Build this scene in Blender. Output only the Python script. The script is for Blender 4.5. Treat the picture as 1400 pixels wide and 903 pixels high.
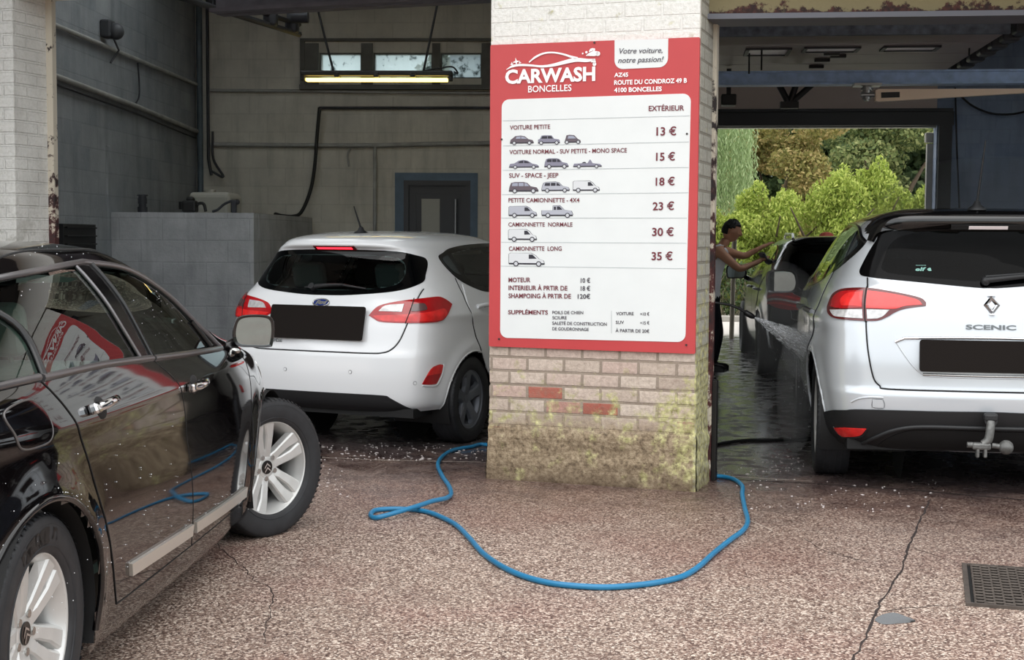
import bpy, bmesh, math, random
from mathutils import Vector, Matrix, noise as mnoise
from mathutils.bvhtree import BVHTree
from mathutils.geometry import delaunay_2d_cdt
for o in list(bpy.data.objects): bpy.data.objects.remove(o, do_unlink=True)
S = bpy.context.scene
COL = S.collection
PI = math.pi
# ---------------- camera, sky, exposure ----------------
F_PX, PITCH, ROLL, HCAM = 1890.2, .0659, .0062, 1.4334
cam = bpy.data.objects.new('camera', bpy.data.cameras.new('camera')); COL.objects.link(cam)
cam.data.sensor_fit = 'HORIZONTAL'; cam.data.sensor_width = 36; cam.data.lens = F_PX/1400*36
cam.data.clip_end = 400
cam.matrix_world = Matrix.Translation((0, 0, HCAM)) @ Matrix.Rotation(PI/2-PITCH, 4, 'X') @ Matrix.Rotation(ROLL, 4, 'Z')
S.camera = cam
w = bpy.data.worlds.new('world'); S.world = w; w.use_nodes = True
wn = w.node_tree.nodes; wl = w.node_tree.links; wn.clear()
wo = wn.new('ShaderNodeOutputWorld'); wb = wn.new('ShaderNodeBackground'); wl.new(wb.outputs[0], wo.inputs[0])
wt = wn.new('ShaderNodeTexCoord'); ws = wn.new('ShaderNodeSeparateXYZ'); wl.new(wt.outputs['Generated'], ws.inputs[0])
wr = wn.new('ShaderNodeValToRGB'); wl.new(ws.outputs[2], wr.inputs[0])
wr.color_ramp.elements[0].position = .0; wr.color_ramp.elements[0].color = (.22, .25, .22, 1)
we = wr.color_ramp.elements.new(.06); we.color = (.26, .29, .26, 1)
we = wr.color_ramp.elements.new(.11); we.color = (.84, .89, .93, 1)
wr.color_ramp.elements[-1].position = .8; wr.color_ramp.elements[-1].color = (1, 1, 1, 1)
wns = wn.new('ShaderNodeTexNoise'); wns.inputs['Scale'].default_value = 2.2; wns.inputs['Detail'].default_value = 5
wl.new(wt.outputs['Generated'], wns.inputs['Vector'])
wm = wn.new('ShaderNodeMapRange'); wm.inputs[1].default_value = .3; wm.inputs[2].default_value = .7; wm.inputs[3].default_value = .8; wm.inputs[4].default_value = 1.15
wl.new(wns.outputs[0], wm.inputs[0])
wx = wn.new('ShaderNodeVectorMath'); wx.operation = 'SCALE'; wl.new(wr.outputs[0], wx.inputs[0]); wl.new(wm.outputs[0], wx.inputs[3])
wl.new(wx.outputs[0], wb.inputs[0]); wb.inputs[1].default_value = 1.65
sd = bpy.data.lights.new('cloud_sun', 'SUN'); so = bpy.data.objects.new('cloud_sun', sd); COL.objects.link(so)
sd.energy = .55; sd.angle = math.radians(50); sd.color = (1, .98, .95)
so.rotation_euler = (math.radians(30), 0, math.radians(-22))
S.view_settings.view_transform = 'Standard'; S.view_settings.look = 'None'
S.view_settings.gamma = 1; S.view_settings.use_curve_mapping = False; S.view_settings.exposure = 0.42
# ---------------- rays of the photograph ----------------
def ray(px, py):
    X, Y = px-700, py-451.5
    c, s = math.cos(ROLL), math.sin(ROLL)
    X, Y = c*X+s*Y, -s*X+c*Y
    d = Vector((X/F_PX, 1, -Y/F_PX)); c, s = math.cos(PITCH), math.sin(PITCH)
    return Vector((d.x, d.y*c+d.z*s, -d.y*s+d.z*c))
def at_z(px, py, z=0):
    r = ray(px, py); t = (z-HCAM)/r.z; return Vector((r.x*t, r.y*t, z))
def at_y(px, py, y):
    r = ray(px, py); t = y/r.y; return Vector((r.x*t, y, HCAM+r.z*t))
def at_plane(px, py, p, n):
    r = ray(px, py); c = Vector((0, 0, HCAM)); t = (Vector(p)-c).dot(n)/r.dot(n); return c+r*t
# ---------------- helpers ----------------
def link(name, me, mat=None, parent=None):
    o = bpy.data.objects.new(name, me); COL.objects.link(o)
    if mat is not None and me is not None:
        for m in (mat if isinstance(mat, (list, tuple)) else [mat]): me.materials.append(m)
    if parent is not None: o.parent = parent
    return o
def tag(o, label, cat=None, group=None, kind=None):
    if label: o['label'] = label
    if cat: o['category'] = cat
    if group: o['group'] = group
    if kind: o['kind'] = kind
    return o
def thing(name, label, cat, loc=(0, 0, 0), rz=0, group=None):
    o = bpy.data.objects.new(name, None); COL.objects.link(o); o.location = loc; o.rotation_euler = (0, 0, rz)
    o.empty_display_size = .1
    return tag(o, label, cat, group)
class MB:
    """collects shapes; build() links them as ONE mesh object"""
    def __init__(s): s.v = []; s.f = []; s.sm = []; s.mi = []
    def add(s, vs, fs, smooth=False, mi=0, M=None):
        b = len(s.v)
        for v in vs:
            v = Vector(v); s.v.append(M @ v if M is not None else v)
        for f in fs: s.f.append([i+b for i in f]); s.sm.append(smooth); s.mi.append(mi)
        return s
    def box(s, c, d, M=None, bev=0.0, mi=0, seg=2):
        bm = bmesh.new(); bmesh.ops.create_cube(bm, size=1)
        for v in bm.verts: v.co = Vector((v.co.x*d[0], v.co.y*d[1], v.co.z*d[2]))
        if bev > 0: bmesh.ops.bevel(bm, geom=bm.edges[:], offset=bev, segments=seg, affect='EDGES', profile=.5)
        for v in bm.verts: v.co = v.co+Vector(c)
        bm.verts.index_update()
        s.add([v.co.copy() for v in bm.verts], [[v.index for v in f.verts] for f in bm.faces], False, mi, M); bm.free(); return s
    def cyl(s, p0, p1, r0, r1=None, n=20, cap=True, smooth=True, mi=0, M=None):
        r1 = r0 if r1 is None else r1
        p0, p1 = Vector(p0), Vector(p1); ax = (p1-p0).normalized()
        a = ax.orthogonal().normalized(); b = ax.cross(a)
        vs = []
        for p, r in ((p0, r0), (p1, r1)):
            for i in range(n):
                t = 2*PI*i/n; vs.append(p+a*math.cos(t)*r+b*math.sin(t)*r)
        s.add(vs, [[i, (i+1) % n, n+(i+1) % n, n+i] for i in range(n)], smooth, mi, M)
        if cap: s.add(vs[:n], [list(range(n))[::-1]], False, mi, M); s.add(vs[n:], [list(range(n))], False, mi, M)
        return s
    def tube(s, pts, r, n=10, closed=False, mi=0, M=None, cap=True):
        pts = [Vector(p) for p in pts]; N = len(pts)
        rad = r if isinstance(r, (list, tuple)) else [r]*N
        vs = []; prev = None
        for i, p in enumerate(pts):
            if closed: t = pts[(i+1) % N]-pts[i-1]
            else: t = pts[min(i+1, N-1)]-pts[max(i-1, 0)]
            t.normalize()
            a = t.orthogonal() if prev is None else prev-t*prev.dot(t)
            if a.length < 1e-6: a = t.orthogonal()
            a.normalize(); prev = a; b = t.cross(a)
            for k in range(n):
                q = 2*PI*k/n; vs.append(p+a*math.cos(q)*rad[i]+b*math.sin(q)*rad[i])
        fs = []
        for i in range(N if closed else N-1):
            j = (i+1) % N
            for k in range(n): fs.append([i*n+k, i*n+(k+1) % n, j*n+(k+1) % n, j*n+k])
        s.add(vs, fs, True, mi, M)
        if cap and not closed:
            s.add(vs[:n], [list(range(n))[::-1]], False, mi, M); s.add(vs[-n:], [list(range(n))], False, mi, M)
        return s
    def lathe(s, prof, n=32, M=None, mi=0, smooth=True, closed=False):
        """profile of (axis, radius) turned about local X"""
        vs = []
        for a, r in prof:
            for k in range(n): t = 2*PI*k/n; vs.append((a, r*math.cos(t), r*math.sin(t)))
        fs = []; m = len(prof)
        for i in range(m if closed else m-1):
            j = (i+1) % m
            for k in range(n): fs.append([i*n+k, i*n+(k+1) % n, j*n+(k+1) % n, j*n+k])
        return s.add(vs, fs, smooth, mi, M)
    def prism(s, poly, h0, h1, M=None, mi=0, smooth=False):
        """polygon in local XY pulled along Z"""
        n = len(poly); vs = [(x, y, h0) for x, y in poly]+[(x, y, h1) for x, y in poly]
        s.add(vs, [[i, (i+1) % n, n+(i+1) % n, n+i] for i in range(n)], smooth, mi, M)
        s.add(vs[:n], [list(range(n))[::-1]], False, mi, M); s.add(vs[n:], [list(range(n))], False, mi, M); return s
    def ball(s, c, r, M=None, mi=0, u=16, v=10):
        bm = bmesh.new(); bmesh.ops.create_uvsphere(bm, u_segments=u, v_segments=v, radius=1)
        r = r if isinstance(r, (tuple, list)) else (r, r, r)
        for q in bm.verts: q.co = Vector((q.co.x*r[0]+c[0], q.co.y*r[1]+c[1], q.co.z*r[2]+c[2]))
        bm.verts.index_update()
        s.add([q.co.copy() for q in bm.verts], [[q.index for q in f.verts] for f in bm.faces], True, mi, M); bm.free(); return s
    def mesh(s, name):
        me = bpy.data.meshes.new(name); me.from_pydata([tuple(v) for v in s.v], [], s.f)
        me.polygons.foreach_set('use_smooth', s.sm); me.polygons.foreach_set('material_index', s.mi); me.update()
        return me
    def build(s, name, mat, parent=None):
        return link(name, s.mesh(name), mat, parent)
def recalc(o):
    bm = bmesh.new(); bm.from_mesh(o.data); bmesh.ops.remove_doubles(bm, verts=bm.verts, dist=1e-5); bmesh.ops.recalc_face_normals(bm, faces=bm.faces); bm.to_mesh(o.data); bm.free(); return o
def struct(name, mb, mat, parent=None, label=None):
    o = mb.build(name, mat, parent)
    if parent is None: o['kind'] = 'structure'
    if label: o['label'] = label
    return o
def catmull(pts, n=8, closed=False):
    P = [Vector(p) for p in pts]; N = len(P); out = []
    for i in range(N if closed else N-1):
        a = P[i-1] if (closed or i > 0) else P[0]*2-P[1]
        b = P[i]; c = P[(i+1) % N]; d = P[(i+2) % N] if (closed or i+2 < N) else P[-1]*2-P[-2]
        for k in range(n):
            t = k/n; t2 = t*t; t3 = t2*t
            out.append(.5*((2*b)+(c-a)*t+(2*a-5*b+4*c-d)*t2+(3*b-a-3*c+d)*t3))
    if not closed: out.append(P[-1])
    return out
def txt(body, size=1, bold=0.0, shear=0.0, align='LEFT', xs=1.0, spacing=1.0):
    """lettering as flat faces in XY: (verts, faces, width)"""
    cu = bpy.data.curves.new('t', 'FONT'); cu.body = body; cu.size = size; cu.offset = bold; cu.shear = shear
    cu.align_x = align; cu.space_character = spacing; cu.resolution_u = 3
    o = bpy.data.objects.new('t', cu); COL.objects.link(o)
    me = bpy.data.meshes.new_from_object(o.evaluated_get(bpy.context.evaluated_depsgraph_get()))
    vs = [(v.co.x*xs, v.co.y, 0) for v in me.vertices]; fs = [list(p.vertices) for p in me.polygons]
    bpy.data.objects.remove(o); bpy.data.curves.remove(cu); bpy.data.meshes.remove(me)
    return vs, fs
# ---------------- materials ----------------
def lin(c):
    def g(u):
        u /= 255
        return u/12.92 if u <= .04045 else ((u+.055)/1.055)**2.4
    return (g(c[0]), g(c[1]), g(c[2]), 1)
def mat(name, col, rough=.5, metal=0, spec=.5, coat=0, var=0.0, vscale=8, bump=0, bscale=60, emit=None, estr=0, rvar=0):
    m = bpy.data.materials.new(name); m.use_nodes = True; nt = m.node_tree; b = nt.nodes['Principled BSDF']
    b.inputs['Base Color'].default_value = lin(col); b.inputs['Roughness'].default_value = rough; b.inputs['Metallic'].default_value = metal
    b.inputs['Specular IOR Level'].default_value = spec
    if coat: b.inputs['Coat Weight'].default_value = coat; b.inputs['Coat Roughness'].default_value = .03
    if emit: b.inputs['Emission Color'].default_value = lin(emit); b.inputs['Emission Strength'].default_value = estr
    tc = nt.nodes.new('ShaderNodeTexCoord')
    if var or rvar:
        n = nt.nodes.new('ShaderNodeTexNoise'); n.inputs['Scale'].default_value = vscale; n.inputs['Detail'].default_value = 6; nt.links.new(tc.outputs['Object'], n.inputs['Vector'])
        if var:
            r = nt.nodes.new('ShaderNodeValToRGB'); nt.links.new(n.outputs[0], r.inputs[0])
            a = lin(col); r.color_ramp.elements[0].position = .3; r.color_ramp.elements[1].position = .7
            r.color_ramp.elements[0].color = tuple(max(0, a[i]*(1-var)) for i in range(3))+(1,)
            r.color_ramp.elements[1].color = tuple(min(1, a[i]*(1+var)) for i in range(3))+(1,)
            nt.links.new(r.outputs[0], b.inputs['Base Color'])
        if rvar:
            q = nt.nodes.new('ShaderNodeMapRange'); q.inputs[3].default_value = max(0, rough-rvar); q.inputs[4].default_value = rough+rvar
            nt.links.new(n.outputs[0], q.inputs[0]); nt.links.new(q.outputs[0], b.inputs['Roughness'])
    if bump:
        n2 = nt.nodes.new('ShaderNodeTexNoise'); n2.inputs['Scale'].default_value = bscale; n2.inputs['Detail'].default_value = 4; nt.links.new(tc.outputs['Object'], n2.inputs['Vector'])
        bp = nt.nodes.new('ShaderNodeBump'); bp.inputs['Strength'].default_value = bump; bp.inputs['Distance'].default_value = .01
        nt.links.new(n2.outputs[0], bp.inputs['Height']); nt.links.new(bp.outputs[0], b.inputs['Normal'])
    return m
class NT:
    """tiny node-graph writer"""
    def __init__(s, name):
        s.m = bpy.data.materials.new(name); s.m.use_nodes = True; s.t = s.m.node_tree; s.b = s.t.nodes['Principled BSDF']; s.L = s.t.links
        s.tc = s.t.nodes.new('ShaderNodeTexCoord')
    def put(s, sock, v):
        if hasattr(v, 'is_linked') or hasattr(v, 'links'): s.L.new(v, sock)
        elif v is not None: sock.default_value = v
    def noise(s, scale, detail=4, vec=None, rough=.5, dist=0):
        n = s.t.nodes.new('ShaderNodeTexNoise'); n.inputs['Scale'].default_value = scale; n.inputs['Detail'].default_value = detail
        n.inputs['Roughness'].default_value = rough; n.inputs['Distortion'].default_value = dist
        s.L.new(vec if vec is not None else s.tc.outputs['Object'], n.inputs['Vector']); return n.outputs[0]
    def ramp(s, x, stops):
        r = s.t.nodes.new('ShaderNodeValToRGB'); s.put(r.inputs[0], x); e = r.color_ramp.elements
        while len(e) < len(stops): e.new(.5)
        for i, (p, c) in enumerate(stops): e[i].position = p; e[i].color = c if len(c) == 4 else tuple(c)+(1,)
        return r.outputs[0]
    def rng(s, x, a, b, c=0, d=1):
        n = s.t.nodes.new('ShaderNodeMapRange'); s.put(n.inputs[0], x)
        for i, v in enumerate((a, b, c, d)): n.inputs[i+1].default_value = v
        return n.outputs[0]
    def math(s, op, a, b=0):
        n = s.t.nodes.new('ShaderNodeMath'); n.operation = op; s.put(n.inputs[0], a); s.put(n.inputs[1], b); return n.outputs[0]
    def mix(s, f, a, b, mode='MIX'):
        n = s.t.nodes.new('ShaderNodeMix'); n.data_type = 'RGBA'; n.blend_type = mode
        s.put(n.inputs[0], f); s.put(n.inputs[6], a); s.put(n.inputs[7], b); return n.outputs[2]
    def xyz(s, v=None):
        n = s.t.nodes.new('ShaderNodeSeparateXYZ'); s.L.new(v if v is not None else s.tc.outputs['Object'], n.inputs[0]); return n.outputs
    def comb(s, x, y, z=0):
        n = s.t.nodes.new('ShaderNodeCombineXYZ')
        for i, v in enumerate((x, y, z)): s.put(n.inputs[i], v)
        return n.outputs[0]
    def bump(s, h, strength=.5, dist=.01, normal=None):
        n = s.t.nodes.new('ShaderNodeBump'); n.inputs['Strength'].default_value = strength; n.inputs['Distance'].default_value = dist
        s.put(n.inputs['Height'], h)
        if normal is not None: s.L.new(normal, n.inputs['Normal'])
        return n.outputs[0]
    def brick(s, vec, bw, rh, mortar=.01, off=.5):
        n = s.t.nodes.new('ShaderNodeTexBrick'); n.inputs['Scale'].default_value = 1; n.inputs['Brick Width'].default_value = bw; n.inputs['Row Height'].default_value = rh
        n.inputs['Mortar Size'].default_value = mortar; n.inputs['Mortar Smooth'].default_value = .3; n.offset = off
        n.inputs['Color1'].default_value = (0, 0, 0, 1); n.inputs['Color2'].default_value = (1, 1, 1, 1); n.inputs['Mortar'].default_value = (.5, .5, .5, 1)
        s.L.new(vec, n.inputs['Vector']); return n.outputs['Color'], n.outputs['Fac']
    def out(s, **k):
        names = dict(col='Base Color', rough='Roughness', nrm='Normal', metal='Metallic', spec='Specular IOR Level', alpha='Alpha')
        for a, v in k.items(): s.put(s.b.inputs[names[a]], v)
        return s.m
def glass_mat(name, tint, refl_rough=.0, opaque=0.0, dark=(5, 8, 8), ior=1.6):
    """thin pane: tinted see-through plus clear Fresnel mirror"""
    m = bpy.data.materials.new(name); m.use_nodes = True; t = m.node_tree; t.nodes.clear()
    o = t.nodes.new('ShaderNodeOutputMaterial'); mx = t.nodes.new('ShaderNodeMixShader'); fr = t.nodes.new('ShaderNodeFresnel'); fr.inputs[0].default_value = ior
    tr = t.nodes.new('ShaderNodeBsdfTransparent'); tr.inputs[0].default_value = lin(tint)
    gl = t.nodes.new('ShaderNodeBsdfGlossy'); gl.inputs['Roughness'].default_value = refl_rough; gl.inputs[0].default_value = (1, 1, 1, 1)
    base = tr.outputs[0]
    if opaque > 0:
        df = t.nodes.new('ShaderNodeBsdfDiffuse'); df.inputs[0].default_value = lin(dark)
        m2 = t.nodes.new('ShaderNodeMixShader'); m2.inputs[0].default_value = opaque; t.links.new(base, m2.inputs[1]); t.links.new(df.outputs[0], m2.inputs[2]); base = m2.outputs[0]
    t.links.new(fr.outputs[0], mx.inputs[0]); t.links.new(base, mx.inputs[1]); t.links.new(gl.outputs[0], mx.inputs[2]); t.links.new(mx.outputs[0], o.inputs[0])
    return m
# ---------------- frames of the building ----------------
TH1, TH2, TH3 = .3262, math.radians(2.6), math.radians(6.6)
P0 = Vector((1.0467, 7.8114, 0)); CL = Vector((-3.53, 15.5, 0)); CR = Vector((5.93, 19.5, 0))
M1 = Matrix.Translation(P0) @ Matrix.Rotation(-TH1, 4, 'Z')      # the street front: x right, y into the building
M2 = Matrix.Translation(CL) @ Matrix.Rotation(-TH2, 4, 'Z')      # left bay: corner of left and back wall
M3 = Matrix.Translation(CR) @ Matrix.Rotation(-TH3, 4, 'Z')      # right bay: right jamb of the rear opening
I1, I2, I3 = M1.inverted(), M2.inverted(), M3.inverted()
def on(M, px, py, y):                                            # photo pixel on the plane local-y = y of a frame, in local coordinates
    return M.inverted() @ at_plane(px, py, M @ Vector((0, y, 0)), (M.to_3x3() @ Vector((0, 1, 0))))
def onx(M, px, py, x):
    return M.inverted() @ at_plane(px, py, M @ Vector((x, 0, 0)), (M.to_3x3() @ Vector((1, 0, 0))))
def place(o, M): o.matrix_world = M; return o
# ---------------- ground ----------------
g = NT('red aggregate concrete')
pos = g.t.nodes.new('ShaderNodeNewGeometry').outputs['Position']
x, y, z = g.xyz(pos)
bb = g.math('ADD', g.math('MULTIPLY', g.math('SUBTRACT', x, P0.x), math.sin(TH1)), g.math('MULTIPLY', g.math('SUBTRACT', y, P0.y), math.cos(TH1)))
big = g.noise(.9, 6, pos, .6); med = g.noise(3.2, 5, pos, .6); _v = g.t.nodes.new('ShaderNodeTexVoronoi'); _v.inputs['Scale'].default_value = 135; g.L.new(pos, _v.inputs['Vector']); fine = g.xyz(_v.outputs['Color'])[0]; mid = g.noise(60, 3, pos, .6)
wet = g.rng(g.math('ADD', bb, g.math('MULTIPLY', g.math('SUBTRACT', med, .5), 2.6)), -.75, .75)
damp = g.rng(g.math('ADD', bb, g.math('MULTIPLY', g.math('SUBTRACT', big, .5), 3.2)), -2.3, -.2, 0, .62)
col = g.ramp(fine, [(0, lin((62, 44, 39))), (.35, lin((112, 90, 79))), (.72, lin((164, 143, 129))), (1, lin((226, 212, 198)))])
red = g.ramp(fine, [(0, lin((64, 40, 37))), (.35, lin((112, 82, 74))), (.72, lin((160, 132, 119))), (1, lin((216, 196, 182)))])
col = g.mix(g.rng(big, .48, .64), col, red)
dk = g.rng(g.noise(1.7, 7, pos, .7), .54, .74, 0, .5)
col = g.mix(dk, col, lin((92, 68, 62)))
col = g.mix(damp, col, g.ramp(fine, [(0, lin((56, 38, 34))), (.5, lin((104, 78, 68))), (1, lin((156, 132, 118)))]))
wetc = g.mix(.3, g.ramp(fine, [(.3, lin((34, 26, 26))), (.7, lin((92, 80, 78)))]), lin((70, 44, 42)))
deep = g.rng(bb, .2, 3.0)
wetc = g.mix(deep, wetc, g.ramp(fine, [(.3, lin((52, 52, 54))), (.7, lin((118, 116, 116)))]))
outd = g.rng(y, 20.3, 21.2)
col = g.mix(wet, col, wetc); col = g.mix(outd, col, lin((206, 200, 192)))
rough = g.math('SUBTRACT', g.rng(wet, 0, 1, .62, .16), g.math('MULTIPLY', g.math('MULTIPLY', damp, g.rng(wet, 0, 1, 1, 0)), .28))
rough = g.math('ADD', rough, g.math('MULTIPLY', g.math('MULTIPLY', wet, g.rng(g.noise(6, 4, pos), .45, .62)), .3))
rough = g.math('MAXIMUM', rough, g.math('MULTIPLY', outd, .6))
rip = g.noise(14, 4, pos); bmp = g.bump(g.math('ADD', g.math('MULTIPLY', fine, .5), g.math('MULTIPLY', mid, .5)), .10, .003)
bmp = g.bump(g.math('MULTIPLY', rip, wet), .05, .012, bmp)
M_GROUND = g.out(col=col, rough=rough, nrm=bmp)
mb = MB(); mb.add([(-60, -40, 0), (60, -40, 0), (60, 80, 0), (-60, 80, 0)], [[0, 1, 2, 3]])
struct('floor', mb, M_GROUND)
M_CRACK = mat('crack', (46, 36, 34), .8); M_JOINT = mat('joint', (190, 176, 164), .6)
def ribbon(pts, wd, m, name, jit=.0, seed=1, h=.0015):
    rnd = random.Random(seed); P = [at_z(*p) for p in pts]; Q = []
    for a, b in zip(P[:-1], P[1:]):
        n = max(2, int((b-a).length/.05))
        for i in range(n): Q.append(a.lerp(b, i/n))
    Q.append(P[-1]); vs = []
    for i, p in enumerate(Q):
        t = (Q[min(i+1, len(Q)-1)]-Q[max(i-1, 0)]).normalized(); nn = Vector((-t.y, t.x, 0))
        c = p+nn*rnd.uniform(-jit, jit); ww = wd*rnd.uniform(.45, 1.2)
        vs += [c+nn*ww+Vector((0, 0, h)), c-nn*ww+Vector((0, 0, h))]
    mb = MB(); mb.add(vs, [[2*i, 2*i+1, 2*i+3, 2*i+2] for i in range(len(Q)-1)]); return struct(name, mb, m)
ribbon([(1271, 684), (1243, 745), (1232, 780), (1203, 826), (1190, 862), (1166, 903), (1150, 930)], .0055, M_CRACK, 'trim_1', .006, 2)
ribbon([(1100, 737), (1128, 755), (1224, 778)], .0028, M_CRACK, 'trim_2', .006, 3)
ribbon([(1243, 748), (1310, 771)], .0025, M_CRACK, 'trim_3', .006, 4)
ribbon([(1206, 838), (1240, 832), (1306, 828)], .0025, M_CRACK, 'trim_4', .008, 5)
ribbon([(296, 744), (330, 775), (352, 797), (372, 805), (371, 830), (360, 880)], .0025, M_CRACK, 'trim_5', .01, 6)
ribbon([(985, 655), (1100, 661), (1250, 671), (1420, 686)], .012, M_CRACK, 'trim_6', .003, 7, .002)
ribbon([(1000, 652.5), (1110, 659)], .006, M_JOINT, 'trim_7', .002, 8, .003)
ribbon([(430, 626), (520, 630), (664, 633)], .007, M_JOINT, 'trim_8', .002, 9, .003)
ribbon([(1024, 712), (1056, 726)], .004, M_JOINT, 'trim_9', .003, 10)
# ---------------- pillars ----------------
def pillar_mat(name, raw):
    m = NT(name); x, y, z = m.xyz(); uv = m.comb(m.math('ADD', x, y), z)
    bc, bf = m.brick(uv, .224, .0815, .009); n1 = m.noise(9, 6, rough=.65); n2 = m.noise(42, 4, rough=.7); n3 = m.noise(3, 5)
    white = m.ramp(n2, [(.3, lin((216, 215, 208))), (.6, lin((236, 235, 230)))])
    white = m.mix(m.rng(n1, .60, .72, 0, .45), white, lin((196, 192, 182)))
    if not raw:
        peel = m.math('MULTIPLY', m.rng(n1, .50, .58), m.rng(z, 1.0, 1.75, 1, 0))
        c = m.mix(peel, white, m.ramp(n2, [(.35, lin((120, 118, 108))), (.65, lin((170, 166, 152)))]))
        side = m.rng(y, .004, .01)
        c = m.mix(m.math('MULTIPLY', side, m.rng(n3, .35, .65, .15, .5)), c, lin((168, 166, 160)))
        h = m.math('ADD', m.math('MULTIPLY', bf, -1), m.math('MULTIPLY', n2, .5))
        return m.out(col=c, rough=.75, nrm=m.bump(h, .9, .014))
    br = m.ramp(bc, [(.0, lin((182, 166, 152))), (.3, lin((200, 184, 170))), (.62, lin((212, 198, 184))), (.90, lin((204, 184, 172))), (.94, lin((164, 84, 70))), (1, lin((172, 96, 80)))])
    br = m.mix(m.rng(n2, .35, .7, .0, .55), br, lin((140, 120, 106)))
    br = m.mix(bf, br, lin((150, 136, 122)))
    cem = m.ramp(n2, [(.3, lin((88, 74, 58))), (.5, lin((144, 126, 102))), (.7, lin((178, 162, 136)))])
    lowm = m.rng(m.math('ADD', z, m.math('MULTIPLY', m.math('SUBTRACT', n1, .5), .22)), .30, .42, 1, 0)
    c = m.mix(lowm, br, cem)
    side = m.rng(x, -.012, -.002)
    sidec = m.mix(bf, m.ramp(n2, [(.3, lin((150, 148, 138))), (.7, lin((186, 184, 172)))]), lin((138, 134, 122)))
    c = m.mix(side, c, sidec)
    up = m.rng(z, .80, .84); c = m.mix(m.math('MULTIPLY', up, m.rng(x, -.012, -.002, 1, 0)), c, white)
    mossz = m.rng(z, .12, .62, 1, 0); ex = m.math('ADD', m.rng(x, -.32, .0, 0, .17), m.math('MULTIPLY', m.rng(z, .24, .36), .10)); mossz2 = m.math('MULTIPLY', side, m.rng(z, .6, 1.7, .25, -.06))
    mm = m.math('ADD', m.math('ADD', m.math('MULTIPLY', m.math('SUBTRACT', mossz, .0), .03), m.math('MULTIPLY', ex, m.rng(z, .45, .75, 1, 0))), m.math('MAXIMUM', mossz2, -.02))
    moss = m.rng(m.math('ADD', n1, mm), .60, .72)
    c = m.mix(m.math('MULTIPLY', moss, m.rng(n2, .30, .55)), c, m.ramp(m.noise(25, 3), [(.35, lin((134, 128, 82))), (.65, lin((214, 210, 152)))]))
    damp = m.rng(m.math('ADD', z, m.math('MULTIPLY', m.math('SUBTRACT', n1, .5), .2)), .0, .14, .6, 0)
    c = m.mix(damp, c, lin((84, 66, 50)))
    h = m.math('ADD', m.math('MULTIPLY', bf, m.rng(z, .3, .42, -.2, -1.2)), m.math('MULTIPLY', n2, 1.1))
    return m.out(col=c, rough=.85, nrm=m.bump(h, .6, .01))
def brick_h(a, z, bw=.224, rh=.0815, mo=.006):
    r = math.floor(z/rh); q = (a/bw+(.5 if r % 2 else 0)) % 1*bw; t = z-r*rh
    e = min(q, bw-q, t, rh-t); return min(1, max(0, e/mo))
mb = MB(); W, D, H = 1.245, .36, 3.0; rs = .0125
def grid(fn, nu, nv, flip=False):
    vs = [fn(i/nu, j/nv) for j in range(nv+1) for i in range(nu+1)]
    fs = [[j*(nu+1)+i, j*(nu+1)+i+1, (j+1)*(nu+1)+i+1, (j+1)*(nu+1)+i] for j in range(nv) for i in range(nu)]
    return vs, [f[::-1] for f in fs] if flip else fs
def pil(a, b, z, nx, ny):
    if z < .80:
        n = mnoise.fractal(Vector((a*9+3, b*9, z*9)), 1, 2, 5); n2 = mnoise.noise(Vector((a*3+7, b*3, z*3)))
        low = min(1, max(0, (.36+.05*n2-z)/.08))
        d = (brick_h(a+b, z)-1)*.006*(1-low)+n*(.0025+.012*low)+low*(.010+.03*max(0, .2-z))
        fade = min(1, (.80-z)/.05)
        d *= fade
    else: d = (brick_h(a+b, z)-1)*.003*(0 if ny and z < 2.6 else 1)
    return Vector((a+nx*d, b+ny*d, z))
mb.add(*grid(lambda s, t: pil(-W+W*s, 0, .8*t, .6*(2*s-1)**15, -1), 100, 66), smooth=True)
mb.add(*grid(lambda s, t: pil(-W+W*s, 0, .8+2.2*t, 0, -1), 60, 30), smooth=True)
mb.add(*grid(lambda s, t: pil(0, D*s, .8*t, 1, -.6*(1-s)**15), 32, 66), smooth=True)
mb.add(*grid(lambda s, t: pil(0, D*s, .8+2.2*t, 1, 0), 30, 180), smooth=True)
mb.add(*grid(lambda s, t: pil(-W, D*(1-s), .8*t, -1, -.6*s**15), 32, 66), smooth=True)
mb.add([(-W, D, .8), (-W, 0, .8), (-W, 0, H), (-W, D, H), (0, D, 0), (-W, D, 0), (-W, D, H), (0, D, H)], [[0, 1, 2, 3], [4, 5, 6, 7]])
M_PILLAR = pillar_mat('pillar brick', True); M_WHITE = pillar_mat('white painted brick', False)
place(struct('wall_pillar', mb, M_PILLAR), M1)
mb = MB(); mb.box((-5.62, .175, 1.9), (2.0, .35, 3.8)); place(struct('wall_left_pillar', mb, M_WHITE), M1)
mb = MB(); mb.box((5.2, .2, 1.9), (2.6, .4, 3.8)); place(struct('wall_unseen_right_pillar', mb, M_WHITE), M1)  # right pillar out of view, added to block light
mb = MB(); mb.box((-.2, .2, 3.8), (13, .4, 1.5)); place(struct('wall_front', mb, M_WHITE), M1)
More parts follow.
